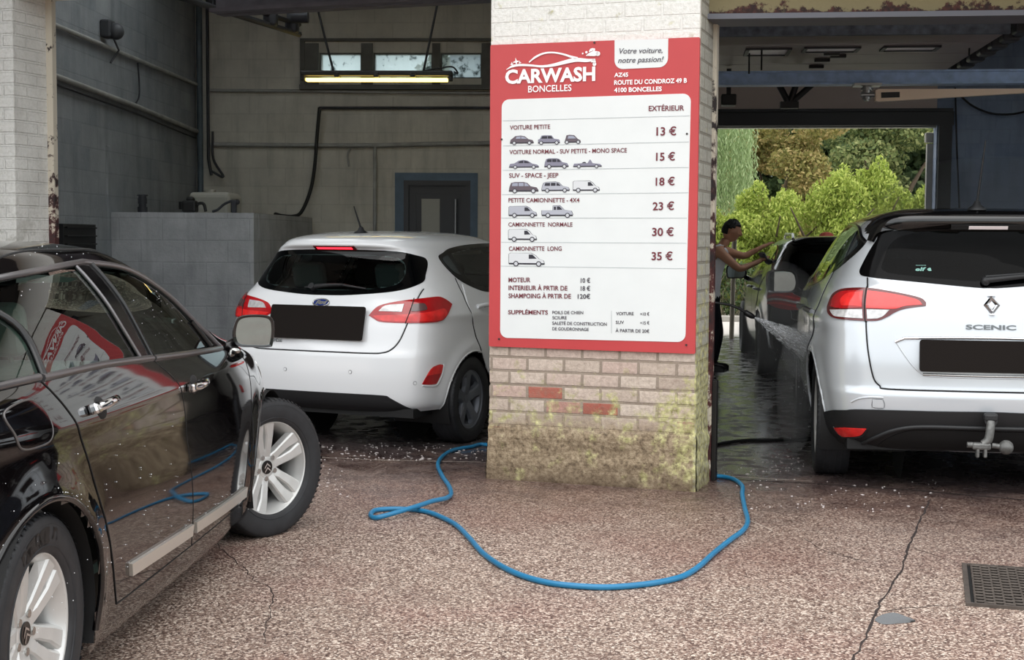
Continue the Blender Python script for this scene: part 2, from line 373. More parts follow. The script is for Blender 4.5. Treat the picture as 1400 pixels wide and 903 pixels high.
# steel door guides behind the pillars
gm = NT('rusty cream paint'); n1 = gm.noise(7, 6, rough=.7); x, y, z = gm.xyz()
c = gm.mix(gm.rng(gm.math('ADD', n1, gm.rng(z, 1.2, 2.5, .16, -.06)), .55, .60), lin((196, 188, 172)), gm.ramp(n1, [(.4, lin((92, 38, 36))), (.6, lin((42, 34, 35)))]))
M_RUST = gm.out(col=c, rough=.6, nrm=gm.bump(n1, .3, .01))
mb = MB(); mb.box((.010, .415, 1.5), (.018, .06, 3.0)); mb.box((-.006, .378, 1.5), (.03, .012, 3)); place(tag(mb.build('door_guide', M_RUST), 'rust-flecked steel door guide along back edge of the sign pillar', 'door guide', kind=None), M1)
mb = MB(); mb.box((-4.60, .38, 1.6), (.03, .06, 3.2)); mb.box((-4.60, .352, 1.6), (.06, .012, 3.2)); place(tag(mb.build('door_guide', M_RUST), 'cream and red steel door guide along the left white brick pillar', 'door guide'), M1)
mb = MB(); mb.box((.034, .42, .30), (.028, .06, .6), bev=.004); place(tag(mb.build('guide_shoe', mat('dark steel', (44, 42, 42), .5, .6)), 'dark steel shoe at foot of the door guide on sign pillar', 'door guide'), M1)
# ---------------- left bay ----------------
def wall_mat(name, c0, c1, bw=.4, rh=.2, bs=.35, tint=None):
    m = NT(name); x, y, z = m.xyz(); uv = m.comb(m.math('ADD', x, y), z); bc, bf = m.brick(uv, bw, rh, .008)
    n1 = m.noise(2.2, 7, rough=.65); n2 = m.noise(30, 4, rough=.7)
    st = m.noise(1, 6, m.comb(m.math('MULTIPLY', m.math('ADD', x, y), 5), m.math('MULTIPLY', z, .7)), .6)
    c = m.mix(m.rng(n1, .35, .65), lin(c0), lin(c1)); c = m.mix(m.rng(st, .5, .72, 0, .4), c, lin(tuple(int(v*.62) for v in c0)))
    c = m.mix(m.math('MULTIPLY', bc, .10), c, lin((210, 210, 205))); c = m.mix(m.math('MULTIPLY', bf, .12), c, lin(tuple(int(v*.6) for v in c0)))
    return m.out(col=c, rough=.85, nrm=m.bump(m.math('ADD', m.math('MULTIPLY', bf, -.6), m.math('MULTIPLY', n2, .8)), bs, .01))
M_WALL = wall_mat('whitewashed blocks', (176, 172, 162), (198, 194, 182))
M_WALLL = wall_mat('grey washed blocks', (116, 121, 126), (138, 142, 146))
M_BLOCK = wall_mat('bare concrete block', (156, 158, 160), (186, 188, 190), .4, .2, .6)
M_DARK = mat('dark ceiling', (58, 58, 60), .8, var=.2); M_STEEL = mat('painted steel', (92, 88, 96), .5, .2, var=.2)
zc = 4.4
# back wall with three window holes and the door hole
WIN = [(436, 494, 72, 101), (510, 591, 72, 106), (602, 658.5, 72, 107)]
mb = MB(); xs = [0]; wz0 = on(M2, 510, 107, 0).z; wz1 = on(M2, 510, 72, 0).z
spans = []
for a, b, t, u in WIN: spans.append((on(M2, a, 80, 0).x, on(M2, b, 80, 0).x))
dx0, dx1, dz = on(M2, 552, 300, 0).x, on(M2, 643, 300, 0).x, on(M2, 600, 247, 0).z
XR = 4.15
def quadbox(mb, x0, x1, z0, z1, y0=0, y1=.25): mb.box(((x0+x1)/2, (y0+y1)/2, (z0+z1)/2), (x1-x0, y1-y0, z1-z0))
quadbox(mb, -1.2, dx0, 0, wz0); quadbox(mb, dx0, dx1, dz, wz0); quadbox(mb, dx1, XR, 0, wz0); quadbox(mb, -1.2, XR, wz1, zc)
e = -1.2
for a, b in spans: quadbox(mb, e, a, wz0, wz1); e = b
quadbox(mb, e, XR, wz0, wz1)
place(struct('wall_back', mb, M_WALL), M2)
pm = NT('frosted pane'); pm.b.inputs['Roughness'].default_value = .6
t = pm.t; tl = t.nodes.new('ShaderNodeBsdfTranslucent'); tp = t.nodes.new('ShaderNodeBsdfTransparent'); mx = t.nodes.new('ShaderNodeMixShader')
n = pm.noise(9, 5, rough=.7); cc = pm.ramp(n, [(.36, lin((120, 130, 130))), (.46, lin((226, 236, 236)))]); pm.L.new(cc, tl.inputs[0]); pm.L.new(cc, tp.inputs[0])
mx.inputs[0].default_value = .55; pm.L.new(tl.outputs[0], mx.inputs[1]); pm.L.new(tp.outputs[0], mx.inputs[2]); pm.L.new(mx.outputs[0], t.nodes['Material Output'].inputs[0]); M_PANE = pm.m
M_WFR = mat('old window paint', (88, 88, 84), .7, var=.2)
for k, (a, b) in enumerate(spans):
    mb = MB(); f = .014
    for q in ((a, a+f, wz0, wz1), (b-f, b, wz0, wz1), (a+f, b-f, wz0, wz0+f), (a+f, b-f, wz1-f, wz1)): quadbox(mb, *q, .03, .09)
    wf = place(struct('window_%d' % (k+1), mb, M_WFR), M2)
    mb = MB(); quadbox(mb, a+f, b-f, wz0+f, wz1-f, .055, .063); mb.build('pane', M_PANE, wf)
mb = MB(); a = on(M2, 411, 60, 0).x; zt, zb = on(M2, 450, 53, 0).z, on(M2, 450, 123, 0).z
quadbox(mb, a, XR, zt-.03, zt, -.04, 0); quadbox(mb, a, XR, zb, zb+.05, -.09, 0); quadbox(mb, a, a+.05, zb, zt, -.04, 0)
e = a+.05
for s0, s1 in spans: quadbox(mb, e, s0, wz0-.12, wz1+.10, -.02, 0); e = s1
quadbox(mb, e, XR, wz0-.12, wz1+.1, -.02, 0)
place(struct('trim_window_board', mb, M_WFR), M2)
# door
M_BLUE = mat('blue paint surround', (92, 110, 128), .7, var=.12); M_DOOR = mat('anthracite door', (36, 37, 42), .4)
mb = MB(); s0, s1, s2 = on(M2, 540, 300, 0).x, on(M2, 653, 300, 0).x, on(M2, 600, 236.5, 0).z
quadbox(mb, s0, dx0, 0, s2, -.012, 0); quadbox(mb, dx1, s1, 0, s2, -.012, 0); quadbox(mb, dx0, dx1, dz, s2, -.012, 0)
place(struct('trim_door_surround', mb, M_BLUE), M2)
mb = MB(); wd = dx1-dx0; fr = .055
quadbox(mb, dx0, dx0+fr, 0, dz, -.01, .1); quadbox(mb, dx1-fr, dx1, 0, dz, -.01, .1); quadbox(mb, dx0+fr, dx1-fr, dz-fr, dz, -.01, .1)
quadbox(mb, dx0+fr, dx1-fr, 0, dz-fr, .03, .08)
for q in ((dx0+.12, dx0+.14, .1, dz-.13), (dx1-.14, dx1-.12, .1, dz-.13), (dx0+.14, dx1-.14, dz-.15, dz-.13)): quadbox(mb, *q, .022, .03)
dr = place(struct('door_1', mb, M_DOOR), M2)
mb = MB(); g0, g1, g2 = on(M2, 576, 300, 0).x, on(M2, 601, 300, 0).x, on(M2, 590, 272, 0).z; quadbox(mb, g0, g1, .25, g2, .018, .03)
mb.build('glass_strip', mat('sandblasted strip', (150, 148, 138), .35), dr)
mb = MB(); hx = on(M2, 623, 300, 0).x; mb.cyl((hx, -.04, .7), (hx, -.04, g2), .014); mb.cyl((hx, -.04, .9), (hx, .03, .9), .01); mb.cyl((hx, -.04, g2-.15), (hx, .03, g2-.15), .01)
mb.build('door_handle', mat('brushed steel', (170, 172, 176), .35, 1), dr)
mb = MB(); mb.box((-.125, -3.6, zc/2), (.25, 7.6, zc)); place(struct('wall_left', mb, M_WALLL), M2)
M_ADD_ROOFL = bpy.data.materials.new('rooflight sheet'); M_ADD_ROOFL.use_nodes = True  # unseen rooflights, added to brighten the two bays
_t = M_ADD_ROOFL.node_tree; _d = _t.nodes.new('ShaderNodeBsdfTranslucent'); _d.inputs[0].default_value = (.9, .92, .92, 1); _t.links.new(_d.outputs[0], _t.nodes['Material Output'].inputs[0])
def roof(name, x0, x1, y0, y1, z, hx_, hy, M, lab):
    mb = MB(); h0, h1 = hy; P = lambda a, b, c, d: mb.box(((a+b)/2, (c+d)/2, z+.1), (b-a, d-c, .2))
    P(x0, x1, y0, h0); P(x0, x1, h1, y1); e = x0
    for a, b in hx_: P(e, a, h0, h1); e = b
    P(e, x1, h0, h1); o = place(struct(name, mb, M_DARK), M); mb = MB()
    for a, b in hx_: mb.box(((a+b)/2, (h0+h1)/2, z+.12), (b-a, h1-h0, .01))
    mb.build('added_rooflight', M_ADD_ROOFL, o); return o
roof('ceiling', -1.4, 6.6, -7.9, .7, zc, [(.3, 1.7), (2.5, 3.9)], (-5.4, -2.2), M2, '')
# wall between the bays
a = I2 @ (M1 @ Vector((-.45, .36, 0))); 
mb = MB(); p, q = M1 @ Vector((-.3, .36, 0)), Vector((.55, 20, 0)); d = (q-p).normalized(); nn = Vector((d.y, -d.x, 0))*.1
mb.add([p-nn, p+nn, q+nn, q-nn, p-nn+Vector((0, 0, zc)), p+nn+Vector((0, 0, zc)), q+nn+Vector((0, 0, zc)), q-nn+Vector((0, 0, zc))], [[0, 1, 5, 4], [1, 2, 6, 5], [2, 3, 7, 6], [3, 0, 4, 7], [4, 5, 6, 7]])
struct('wall_middle', mb, M_WALL)
# low block enclosure
yb = (I2 @ at_y(250, 350, 12.6)).y
bx0, bx1, bz = on(M2, 149, 330, yb).x, on(M2, 347, 330, yb).x, on(M2, 300, 291, yb).z
mb = MB(); quadbox(mb, bx0-.12, bx1, 0, bz, yb, yb+.19); mb.box((bx1-.095, (yb+.19-.05)/2, bz/2), (.19, -yb-.29, bz))
place(struct('wall_block_enclosure', mb, M_BLOCK), M2)
mb = MB(); mb.box((bx0/2-.06, yb-.0, bz/2+.35), (bx0+.0, .19, bz+.7)); mb.box((bx0-.03, yb-.06, bz/2+.3), (.12, .1, bz+.6), bev=.01); place(struct('wall_pier', mb, M_WALLL), M2)
mb = MB(); a0, a1 = onx(M2, 79, 320, .0), onx(M2, 124, 320, .0); z0, z1 = .9, onx(M2, 80, 306, 0).z
mb.box((.02, (a0.y+a1.y)/2, (z0+z1)/2), (.05, a1.y-a0.y, z1-z0)); 
for i in range(9): mb.box((.055, (a0.y+a1.y)/2, z0+.05+i*(z1-z0-.08)/8), (.03, a1.y-a0.y-.06, .012), bev=.003)
place(tag(mb.build('vent_grille', mat('black grille', (14, 14, 16), .6)), 'black slatted vent low on the left bay wall', 'vent'), M2)
M_PIPE = mat('painted conduit', (150, 150, 146), .6, var=.2); M_DKPIPE = mat('dark pipe', (44, 46, 52), .5); M_BPIPE = mat('blue grey pipe', (74, 86, 94), .5, var=.2); M_RUB = mat('black rubber', (16, 16, 17), .5)
def pipe(name, pts, r, m, label, cat='pipe', n=8, M=M2, smooth=False):
    P = catmull(pts, 6) if smooth else pts
    mb = MB(); mb.tube(P, r, n); return place(tag(mb.build(name, m), label, cat), M)
L = lambda px, py: (lambda v: (v.x+.03, v.y, v.z))(onx(M2, px, py, 0)); Bk = lambda px, py: (lambda v: (v.x, v.y-.03, v.z))(on(M2, px, py, 0))
pipe('conduit', [L(60, 30), L(266, 116)], .022, M_PIPE, 'upper conduit running along the left bay side wall', 'conduit')
pipe('conduit', [L(60, 100), L(181, 145), L(266, 180)], .026, M_PIPE, 'lower conduit running along the left bay side wall', 'conduit')
pipe('conduit', [L(60, 111), L(181, 155), L(264, 189)], .010, M_DKPIPE, 'thin dark conduit just below the lower side wall conduit', 'conduit')
pipe('cable', [L(184, 86), L(186, 110), L(186, 132), L(180, 144)], .008, M_DKPIPE, 'short dark cable hanging between two side wall conduits', 'cable', smooth=True)
mb = MB(); p = Vector(onx(M2, 140, 40, 0)); mb.box(p+Vector((.05, 0, 0)), (.1, .16, .16), bev=.02); mb.ball(p+Vector((.12, 0, -.02)), .075); mb.tube([p+Vector((.06, .1, -.05)), p+Vector((.08, .2, -.16)), p+Vector((.03, .12, -.28))], .01)
place(tag(mb.build('wall_lamp', mat('grey bulkhead', (60, 62, 66), .5)), 'small round bulkhead lamp high on the left side wall', 'wall lamp'), M2)
c0 = Vector(on(M2, 270, 0, 0))
pipe('corner_pipe', [(.06, -.06, zc), (.06, -.06, 1.2)], .035, M_BPIPE, 'tall blue grey pipe in back left corner', 'pipe')
pipe('corner_pipe', [(.15, -.05, zc), (.15, -.05, 2.3), (.19, -.08, 2.12)], .018, M_DKPIPE, 'thin dark pipe beside the blue grey corner pipe', 'pipe')
pipe('cable', [(.2, -.05, 2.6), (.21, -.07, 2.3), (.33, -.1, 2.1), (.2, -.1, 2.16)], .014, M_DKPIPE, 'bundle of dark cable ends beside the corner pipes', 'cable', smooth=True)
pipe('corner_pipe', [(.03, -.2, zc-.0), (.03, -1.6, zc-.02)], .04, M_BPIPE, 'blue grey pipe along the top of left wall', 'pipe')
pipe('conduit', [Bk(289, 124), Bk(430, 125), Bk(672, 128)], .018, M_PIPE, 'conduit on back wall just under the window board', 'conduit')
pipe('conduit', [Bk(289, 198), Bk(420, 199), Bk(520, 199), Bk(600, 197), Bk(690, 196)], .024, M_PIPE, 'long conduit across back wall above the door', 'conduit')
pipe('conduit', [Bk(513, 200), Bk(513, 330)], .02, M_PIPE, 'vertical conduit on back wall left of the door', 'conduit')
pipe('conduit', [Bk(437, 148), Bk(560, 148), Bk(690, 148)], .016, M_DKPIPE, 'thin dark conduit feeding the hanging black hose', 'conduit')  # last two bushes are unseen, added to darken the reflection in the estate
pipe('conduit', [Bk(480, 203), Bk(476, 212), Bk(478, 228)], .012, M_PIPE, 'short bent pipe stub under the long conduit', 'conduit', smooth=True)
hz = lambda px, py: (lambda v: (v.x, v.y, v.z))(on(M2, px, py, -.12))
blk = lambda px, py: (lambda v: (v.x, v.y, v.z))(on(M2, px, py, yb/2))
pipe('hose', [hz(437, 147), hz(434, 180), hz(430, 230), hz(424, 262), hz(412, 290), hz(400, 296), hz(385, 295), hz(376, 293), hz(379, 300), hz(382, 340), hz(382, 360)], .02, M_RUB, 'black hose hanging on back wall behind the white hatchback', 'hose', smooth=True)
mb = MB(); p0, p1 = on(M2, 424, 323, -.12), on(M2, 545, 323, -.12); mb.box(((p0.x+p1.x)/2, -.3, p0.z-.2), (p1.x-p0.x, .5, .4), bev=.02); 
for sx in (p0.x+.06, p1.x-.06): mb.box((sx, -.3, (p0.z-.4)/2), (.06, .4, p0.z-.4))
place(tag(mb.build('workbench', mat('navy bench', (34, 40, 52), .6)), 'dark low bench against back wall behind white hatchback', 'bench'), M2)
# things on the block enclosure
ytop = yb+.1
def top(px, py=290): v = on(M2, px, py, ytop); return v
mb = MB(); p = top(195); 
for i, (r, h) in enumerate(((.045, .05), (.035, .03), (.042, .05), (.038, .02), (.05, .012))): mb.cyl((p.x, ytop, bz+[0, .05, .08, .13, .15][i]), (p.x, ytop, bz+[0, .05, .08, .13, .15][i]+h), r)
place(tag(mb.build('jar', M_DKPIPE), 'small dark ribbed jar standing on block wall', 'jar'), M2)
mb = MB(); x0, x1 = top(246).x, top(283).x; mb.box(((x0+x1)/2-.03, ytop, bz+.055), (.13, .12, .11), bev=.02); mb.cyl((x0+.02, ytop, bz+.03), (x0+.02, ytop, bz+.1), .03); mb.ball((x0+.10, ytop, bz+.12), (.04, .04, .03)); mb.tube(catmull([(x1-.12, ytop, bz+.02), (x1-.08, ytop, bz+.08), (x1-.03, ytop, bz+.08), (x1-.01, ytop, bz+.01)], 6), .014)
place(tag(mb.build('pump', M_RUB), 'black pump with looped hose on block wall left of white tank', 'pump'), M2)
mb = MB(); x0, x1 = on(M2, 266, 280, yb+.9).x, on(M2, 323, 280, yb+.9).x; zz = on(M2, 300, 264, yb+.9).z; mb.box(((x0+x1)/2, yb+.9, zz-.45), (x1-x0, .5, .9), bev=.05, seg=3); mb.cyl((x0+.15, yb+.9, zz-.01), (x0+.15, yb+.9, zz+.03), .06)
tk = place(tag(mb.build('water_tank', mat('cloudy plastic', (150, 148, 138), .5)), 'pale plastic tank standing behind the block wall', 'tank'), M2)
mb = MB(); mb.box(((x0+x1)/2, yb+.9, (zz-.9)/2), (x1-x0+.1, .55, zz-.9)); place(tag(mb.build('tank_stand', M_BLOCK), 'block plinth carrying the pale tank behind block wall', 'plinth'), M2)
mb = MB(); p = top(320).x; mb.box((p, ytop, bz+.06), (.05, .05, .12), bev=.012); mb.ball((p+.03, ytop, bz+.10), .025); mb.tube(catmull([(p-.02, ytop, bz+.11), (p-.09, ytop, bz+.08), (p-.15, ytop, bz+.03), (p-.2, ytop, bz+.012)], 6), .012)
place(tag(mb.build('spray_head', M_DKPIPE), 'dark spray head with short hose on block wall by the tank', 'spray head'), M2)
# overhead beam, rails, strip lamp
yB = (I1 @ at_y(420, 15, 10.6)).y
p0 = on(M1, 295, 20, yB); z0 = p0.z
mb = MB(); mb.box((p0.x+2.2, yB+.06, z0+.30), (4.4, .12, .60), bev=.006); mb.box((p0.x+2.2, yB+.0, z0+.02), (4.4, .2, .03)); place(struct('trim_overhead_beam', mb, M_STEEL), M1)
mb = MB(); q = on(M1, 500, 2, yB); mb.box((q.x+.02, yB-.06, q.z+.06), (.3, .1, .05)); place(tag(mb.build('beam_bracket', mat('pale tag', (140, 140, 140), .5)), 'pale plate fixed to the dark overhead beam', 'bracket'), M1)
zr = 3.32
def onz(px, py, z): r = at_z(px, py, z); return r
a, b = onz(252, -2, zr), onz(409, 47, zr)
mb = MB(); d = (b-a); mb.tube([a-d*.15, b], .03, 6); mb.tube([a-d*.15+Vector((0, 0, .09)), b+Vector((0, 0, .09))], .025, 6)
for t in (.28, .72, .93): c = a+d*t; mb.box(c+Vector((0, 0, .06)), (.12, .12, .13), bev=.02)
c = a+d*.88; mb.cyl(c+Vector((.05, -.05, .12)), c+Vector((.2, -.05, .12)), .06)
for t in (.2, .9): c = a+d*t; mb.box(c+Vector((0, 0, (zc-zr)/2)), (.04, .04, zc-zr))
tag(mb.build('door_rail', M_DKPIPE), 'dark overhead door rail with rollers under left bay ceiling', 'rail')
yl = (I2 @ at_y(515, 100, 13.5)).y
a, b = on(M2, 412, 105, yl), on(M2, 619, 107, yl)
lt = place(thing('strip_lamp', 'long lit fluorescent strip lamp hanging on two cables', 'lamp'), M2)
mb = MB(); mb.box(((a.x+b.x)/2, yl, a.z+.03), (b.x-a.x, .12, .05), bev=.012); mb.box((a.x+.02, yl, a.z-.0), (.04, .1, .08), bev=.01); mb.box((b.x-.02, yl, a.z-.0), (.04, .1, .08), bev=.01)
for t in (.24, .5, .74): mb.box((a.x+(b.x-a.x)*t, yl-.0, a.z+.015), (.05, .135, .05), bev=.008)
mb.build('housing', mat('lamp housing', (34, 34, 32), .5), lt)
mb = MB(); 
for dy in (-.03, .03): mb.cyl((a.x+.05, yl+dy, a.z-.03), (b.x-.05, yl+dy, a.z-.03), .016, n=12)
mb.build('tube', mat('lit tube', (255, 236, 150), .4, emit=(255, 222, 120), estr=3.2), lt)
for c0, c1, nm in (((437, 23), (456, 98), 'cable'), ((596, 15), (579, 97), 'cable')):
    p, q = on(M2, *c1, yl), on(M2, *c0, yl); d = q-p; mb = MB(); mb.tube([p, p+d*((zc-p.z)/d.z)], .012, 6); mb.build(nm, M_RUB, lt)
p = on(M2, 579, 97, yl); e = on(M2, 626, 96, yl); mb = MB(); mb.tube(catmull([(p.x, yl, p.z), (p.x+.18, yl, p.z+.03), (e.x-.05, yl, e.z+.03), (e.x, yl, e.z-.03), (e.x-.04, yl, a.z+.05)], 6), .008, 6); mb.build('cable', M_RUB, lt)
# ---------------- right bay ----------------
M_RWALL = wall_mat('dark blue grey wall', (124, 138, 160), (142, 156, 178), .4, .2, .25)
M_TAN = mat('grey brown panel', (154, 139, 134), .5, var=.08, vscale=3); M_LBLUE = mat('blue painted girder', (158, 186, 222), .45, var=.18, vscale=12); M_CREAM = mat('cream lintel', (150, 138, 100), .7, var=.15, bump=.2)
ot = on(M3, 1130, 172, 0).z; zc3 = 4.3
mb = MB(); quadbox(mb, 0.0, 3.6, 0, zc3); quadbox(mb, -6.9, -5.3, 0, zc3); place(struct('wall_rear', mb, M_RWALL), M3)
mb = MB(); quadbox(mb, -5.3, 0, ot+.18, zc3, .02, .22); place(struct('wall_rear_header', mb, mat('tan boards', (196, 178, 168), .6)), M3)
mb = MB(); quadbox(mb, -5.3, .22, ot, ot+.19, -.06, .1); quadbox(mb, .02, .2, 0, ot, -.06, .02); quadbox(mb, -5.3, .2, ot+.19, ot+.23, -.10, .05); place(struct('trim_rear_frame', mb, mat('near black frame', (30, 30, 32), .5)), M3)
mb = MB(); quadbox(mb, -5.3, 0, ot-.025, ot, .05, .2); place(struct('trim_rear_lip', mb, mat('bright lip', (170, 170, 164), .5)), M3)
mb = MB(); mb.box((3.7, -5.2, zc3/2), (.25, 11.0, zc3)); place(struct('wall_right', mb, M_RWALL), M3)
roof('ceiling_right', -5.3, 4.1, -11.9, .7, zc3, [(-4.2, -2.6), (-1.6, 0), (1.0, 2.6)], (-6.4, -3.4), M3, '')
mb = MB(); q = on(M3, 1272, 250, .3); mb.box((q.x-.02, .30, ot/2-.12), (.09, .09, ot-.24)); mb.box((q.x-.02, .30, ot-.15), (.14, .12, .14), bev=.02); place(tag(mb.build('gate_post', mat('pale post', (168, 166, 160), .7, var=.1)), 'pale post standing just outside the rear opening', 'post'), M3)
# cream lintel over the right opening
LB = Matrix.Translation(at_y(985, 18, 8.02)) @ Matrix.Rotation(-TH3, 4, 'Z')
lm = NT('rusting lintel'); x, y, z = lm.xyz(); n1 = lm.noise(9, 6, rough=.7)
c = lm.mix(lm.rng(lm.math('ADD', n1, lm.rng(z, .0, .09, .20, -.1)), .60, .66), lin((132, 122, 90)), lm.ramp(lm.noise(30, 3), [(.4, lin((42, 24, 22))), (.6, lin((78, 42, 34)))]))
M_LINTEL = lm.out(col=c, rough=.75, nrm=lm.bump(n1, .3, .01))
mb = MB(); mb.box((2.2, .12, .36), (5.2, .24, .74)); place(struct('trim_lintel', mb, M_LINTEL), LB)
mb = MB(); mb.box((2.2, .1, -.025), (5.2, .3, .03)); place(struct('trim_lintel_angle', mb, mat('grey angle iron', (96, 98, 106), .5)), LB)
# open overhead door seen from below
zp = 3.0
A = lambda px, py, z=zp: at_z(px, py, z)
p = I3 @ A(1130, 45)
yd0 = p.y; xr = (I3 @ A(1285, 101)).x; xl = xr-3.1
od = place(thing('overhead_door', 'open grey brown sectional door lying flat under right bay ceiling', 'door'), M3)
mb = MB(); n = 5; dl = 3.1/n
for i in range(n): mb.box(((xl+xr)/2, yd0+dl*(i+.5), zp+.02), (xr-xl, dl-.012, .04), bev=.004)
mb.build('panel', M_TAN, od)
mb = MB(); mb.box(((xl+xr)/2, yd0-.03, zp+.04), (xr-xl, .05, .13)); mb.build('edge_strip', mat('rusted blue strip', (92, 100, 112), .6, var=.45, vscale=14), od)
for (a, b, c, d) in (((1020, 75), (1075, 75), (1083, 66), (1020, 66)), ((1095, 71.5), (1172, 69.5), (1178, 63.5), (1102, 65)), ((1202, 70), (1280, 67.5), (1288, 62), (1208, 63.5))):
    P = [I3 @ A(*q, zp-.003) for q in (a, b, c, d)]; x0 = min(v.x for v in P); x1 = max(v.x for v in P); y0 = sum(P[i].y for i in (2, 3))/2; y1 = sum(P[i].y for i in (0, 1))/2
    mb = MB(); 
    for q in ((x0, x1, y0, y0+.02), (x0, x1, y1-.02, y1), (x0, x0+.03, y0, y1), (x1-.03, x1, y0, y1)): mb.box(((q[0]+q[1])/2, (q[2]+q[3])/2, zp-.008), (q[1]-q[0], q[3]-q[2], .016))
    wfr = mb.build('window_frame', M_DKPIPE, od); mb = MB(); mb.box(((x0+x1)/2, (y0+y1)/2, zp-.002), (x1-x0-.05, y1-y0-.03, .008)); mb.build('pane', mat('milky pane', (240, 232, 236), .4), wfr)
for q in ((1146, 76.5), (1137, 73), (1124, 82), (1116, 91)):
    v = I3 @ A(*q, zp-.01); mb = MB(); mb.box((v.x, v.y, zp-.012), (.13, .05, .03), bev=.004); mb.build('hinge', M_RUB, od)
# rails of that door
for nm, off, lab in (('door_rail', 0, 'stepped dark rail sloping beside the overhead door on the right'),):
    a, b = I3 @ A(1420, 21), I3 @ A(1288, 101); mb = MB(); mb.box((xr+.13, (a.y+b.y)/2, zp+.02), (.07, abs(b.y-a.y), .05)); mb.box((xr+.14, (a.y+b.y)/2, zp+.05), (.015, abs(b.y-a.y), .12))
    for i in range(8): mb.box((xr+.09, a.y+(b.y-a.y)*(i+.7)/8.5, zp+.02), (.13, .16, .10), bev=.015)
    for t in (.1, .9): mb.box((xr+.12, a.y+(b.y-a.y)*t, (zp+zc3)/2), (.04, .04, zc3-zp))
    place(tag(mb.build(nm, M_DKPIPE), lab, 'rail'), M3)
yb3 = (I3 @ at_y(1190, 107, 11.6)).y
a, b = on(M3, 985, 106.5, yb3), on(M3, 1420, 107.5, yb3)
mb = MB(); zz = on(M3, 1190, 107, yb3).z; h = .10
mb.box((a.x/2+b.x/2, yb3, zz), (b.x-a.x+1.4, .1, h)); mb.box((a.x/2+b.x/2, yb3+.0, zz-h/2), (b.x-a.x+1.4, .16, .015)); mb.box((a.x/2+b.x/2, yb3+.0, zz+h/2), (b.x-a.x+1.4, .16, .015)); place(struct('trim_girder', mb, M_LBLUE), M3)
yb4 = yd0-.5
mb = MB(); v = on(M3, 1190, 40, yb4); mb.box((-1.2, yb4+1.6, zp+.42), (7, .1, .16)); place(struct('trim_girder_rear', mb, M_LBLUE), M3)
mb = MB(); yv = yb3+.9
for e in ((1065, 116), (1089, 114), (1110, 116)):
    p, q = on(M3, 1079, 143, yv), on(M3, *e, yv); d = q-p; mb.tube([p, p+d*min(1.5, (zp-.03-p.z)/d.z)], .03, 6)
mb.box(on(M3, 1079, 144, yv), (.16, .1, .06)); place(tag(mb.build('hanger_bracket', M_RUB), 'black three-armed hanger bracket under the blue girder', 'bracket'), M3)
mb = MB(); p, q = on(M3, 986, 130, yv), on(M3, 1006, 145, yv); mb.box(((p.x+q.x)/2, yv, (p.z+q.z)/2), (q.x-p.x, .2, p.z-q.z), bev=.01); mb.box(((p.x+q.x)/2, yv, (p.z+zp)/2-.01), (.04, .04, zp-p.z-.02)); place(tag(mb.build('motor_box', M_RUB), 'small black box hanging beside the sign pillar top', 'box'), M3)
for px, y0, y1, yy in ((1024, 38, 101, yb3-.12), (1041, 20, 96, yb3-.3), (1325, 33, 76, yb3-.3)):
    p, q = on(M3, px, y1, yy), on(M3, px, y0, yy); mb = MB(); mb.tube([p, (p.x, yy, zp-.016)], .007, 6)
    place(tag(mb.build('hanging_cable', M_RUB), {1024: 'thin black cable hanging nearest the sign pillar', 1041: 'thin dark cable second from the sign pillar', 1325: 'thin dark cable hanging near the sloping door rail'}[px], 'cable'), M3)
pipe('cable', [on(M3, 1306, 120, -.1), on(M3, 1308, 200, -.1), on(M3, 1312, 290, -.1)], .012, M_RUB, 'black cable down the dark rear wall beside the opening', 'cable', M=M3)
pipe('cable', [on(M3, 1314, 132, -.1), on(M3, 1330, 145, -.1), on(M3, 1355, 155, -.1), on(M3, 1385, 156, -.1), on(M3, 1420, 148, -.1)], .014, M_RUB, 'black cable sagging across the dark rear wall', 'cable', M=M3, smooth=True)
# swivelling wash boom
yw = yb3-.12
sb = place(thing('wash_boom', 'beige tapered swivel boom hung under the blue girder', 'boom'), M3)
p = on(M3, 1185, 125, yw); mb = MB(); mb.cyl((p.x, yw, p.z-.065), (p.x, yw, p.z+.04), .034); mb.cyl((p.x, yw, p.z+.01), (p.x, yw, p.z+.03), .05); mb.box((p.x, yw, zz-h/2-.02), (.22, .16, .02)); mb.cyl((p.x, yw, p.z-.08), (p.x, yw, p.z-.06), .022)
mb.cyl((p.x-.05, yw-.02, p.z-.03), (p.x+.06, yw-.02, p.z-.03), .02); mb.build('pivot', mat('galvanised', (168, 170, 170), .4, .8), sb)
q0, q1 = on(M3, 1196, 131, yw), on(M3, 1430, 122, yw+.0); q1.y = yw+.1
d = (q1-q0).normalized(); R = Matrix.Translation(q0) @ d.to_track_quat('X', 'Z').to_matrix().to_4x4(); ln = (q1-q0).length
mb = MB(); n = 8; vs = []
for t, hh in ((0, .042), (.02, .05), (1, .014)): vs += [(ln*t, -.03, -hh), (ln*t, .03, -hh), (ln*t, .03, hh), (ln*t, -.03, hh)]
mb.add([R @ Vector(v) for v in vs], [[0, 1, 2, 3][::-1], [8, 9, 10, 11]]+[[4*k+i, 4*k+(i+1) % 4, 4*k+4+(i+1) % 4, 4*k+4+i] for k in (0, 1) for i in range(4)])
arm = mb.build('arm', mat('beige enamel', (244, 220, 194), .45), sb)
mb = MB(); mb.box((.12, -.032, .0), (.15, .004, .045), M=R); mb.build('sticker', mat('dark sticker', (30, 26, 26), .4), arm)
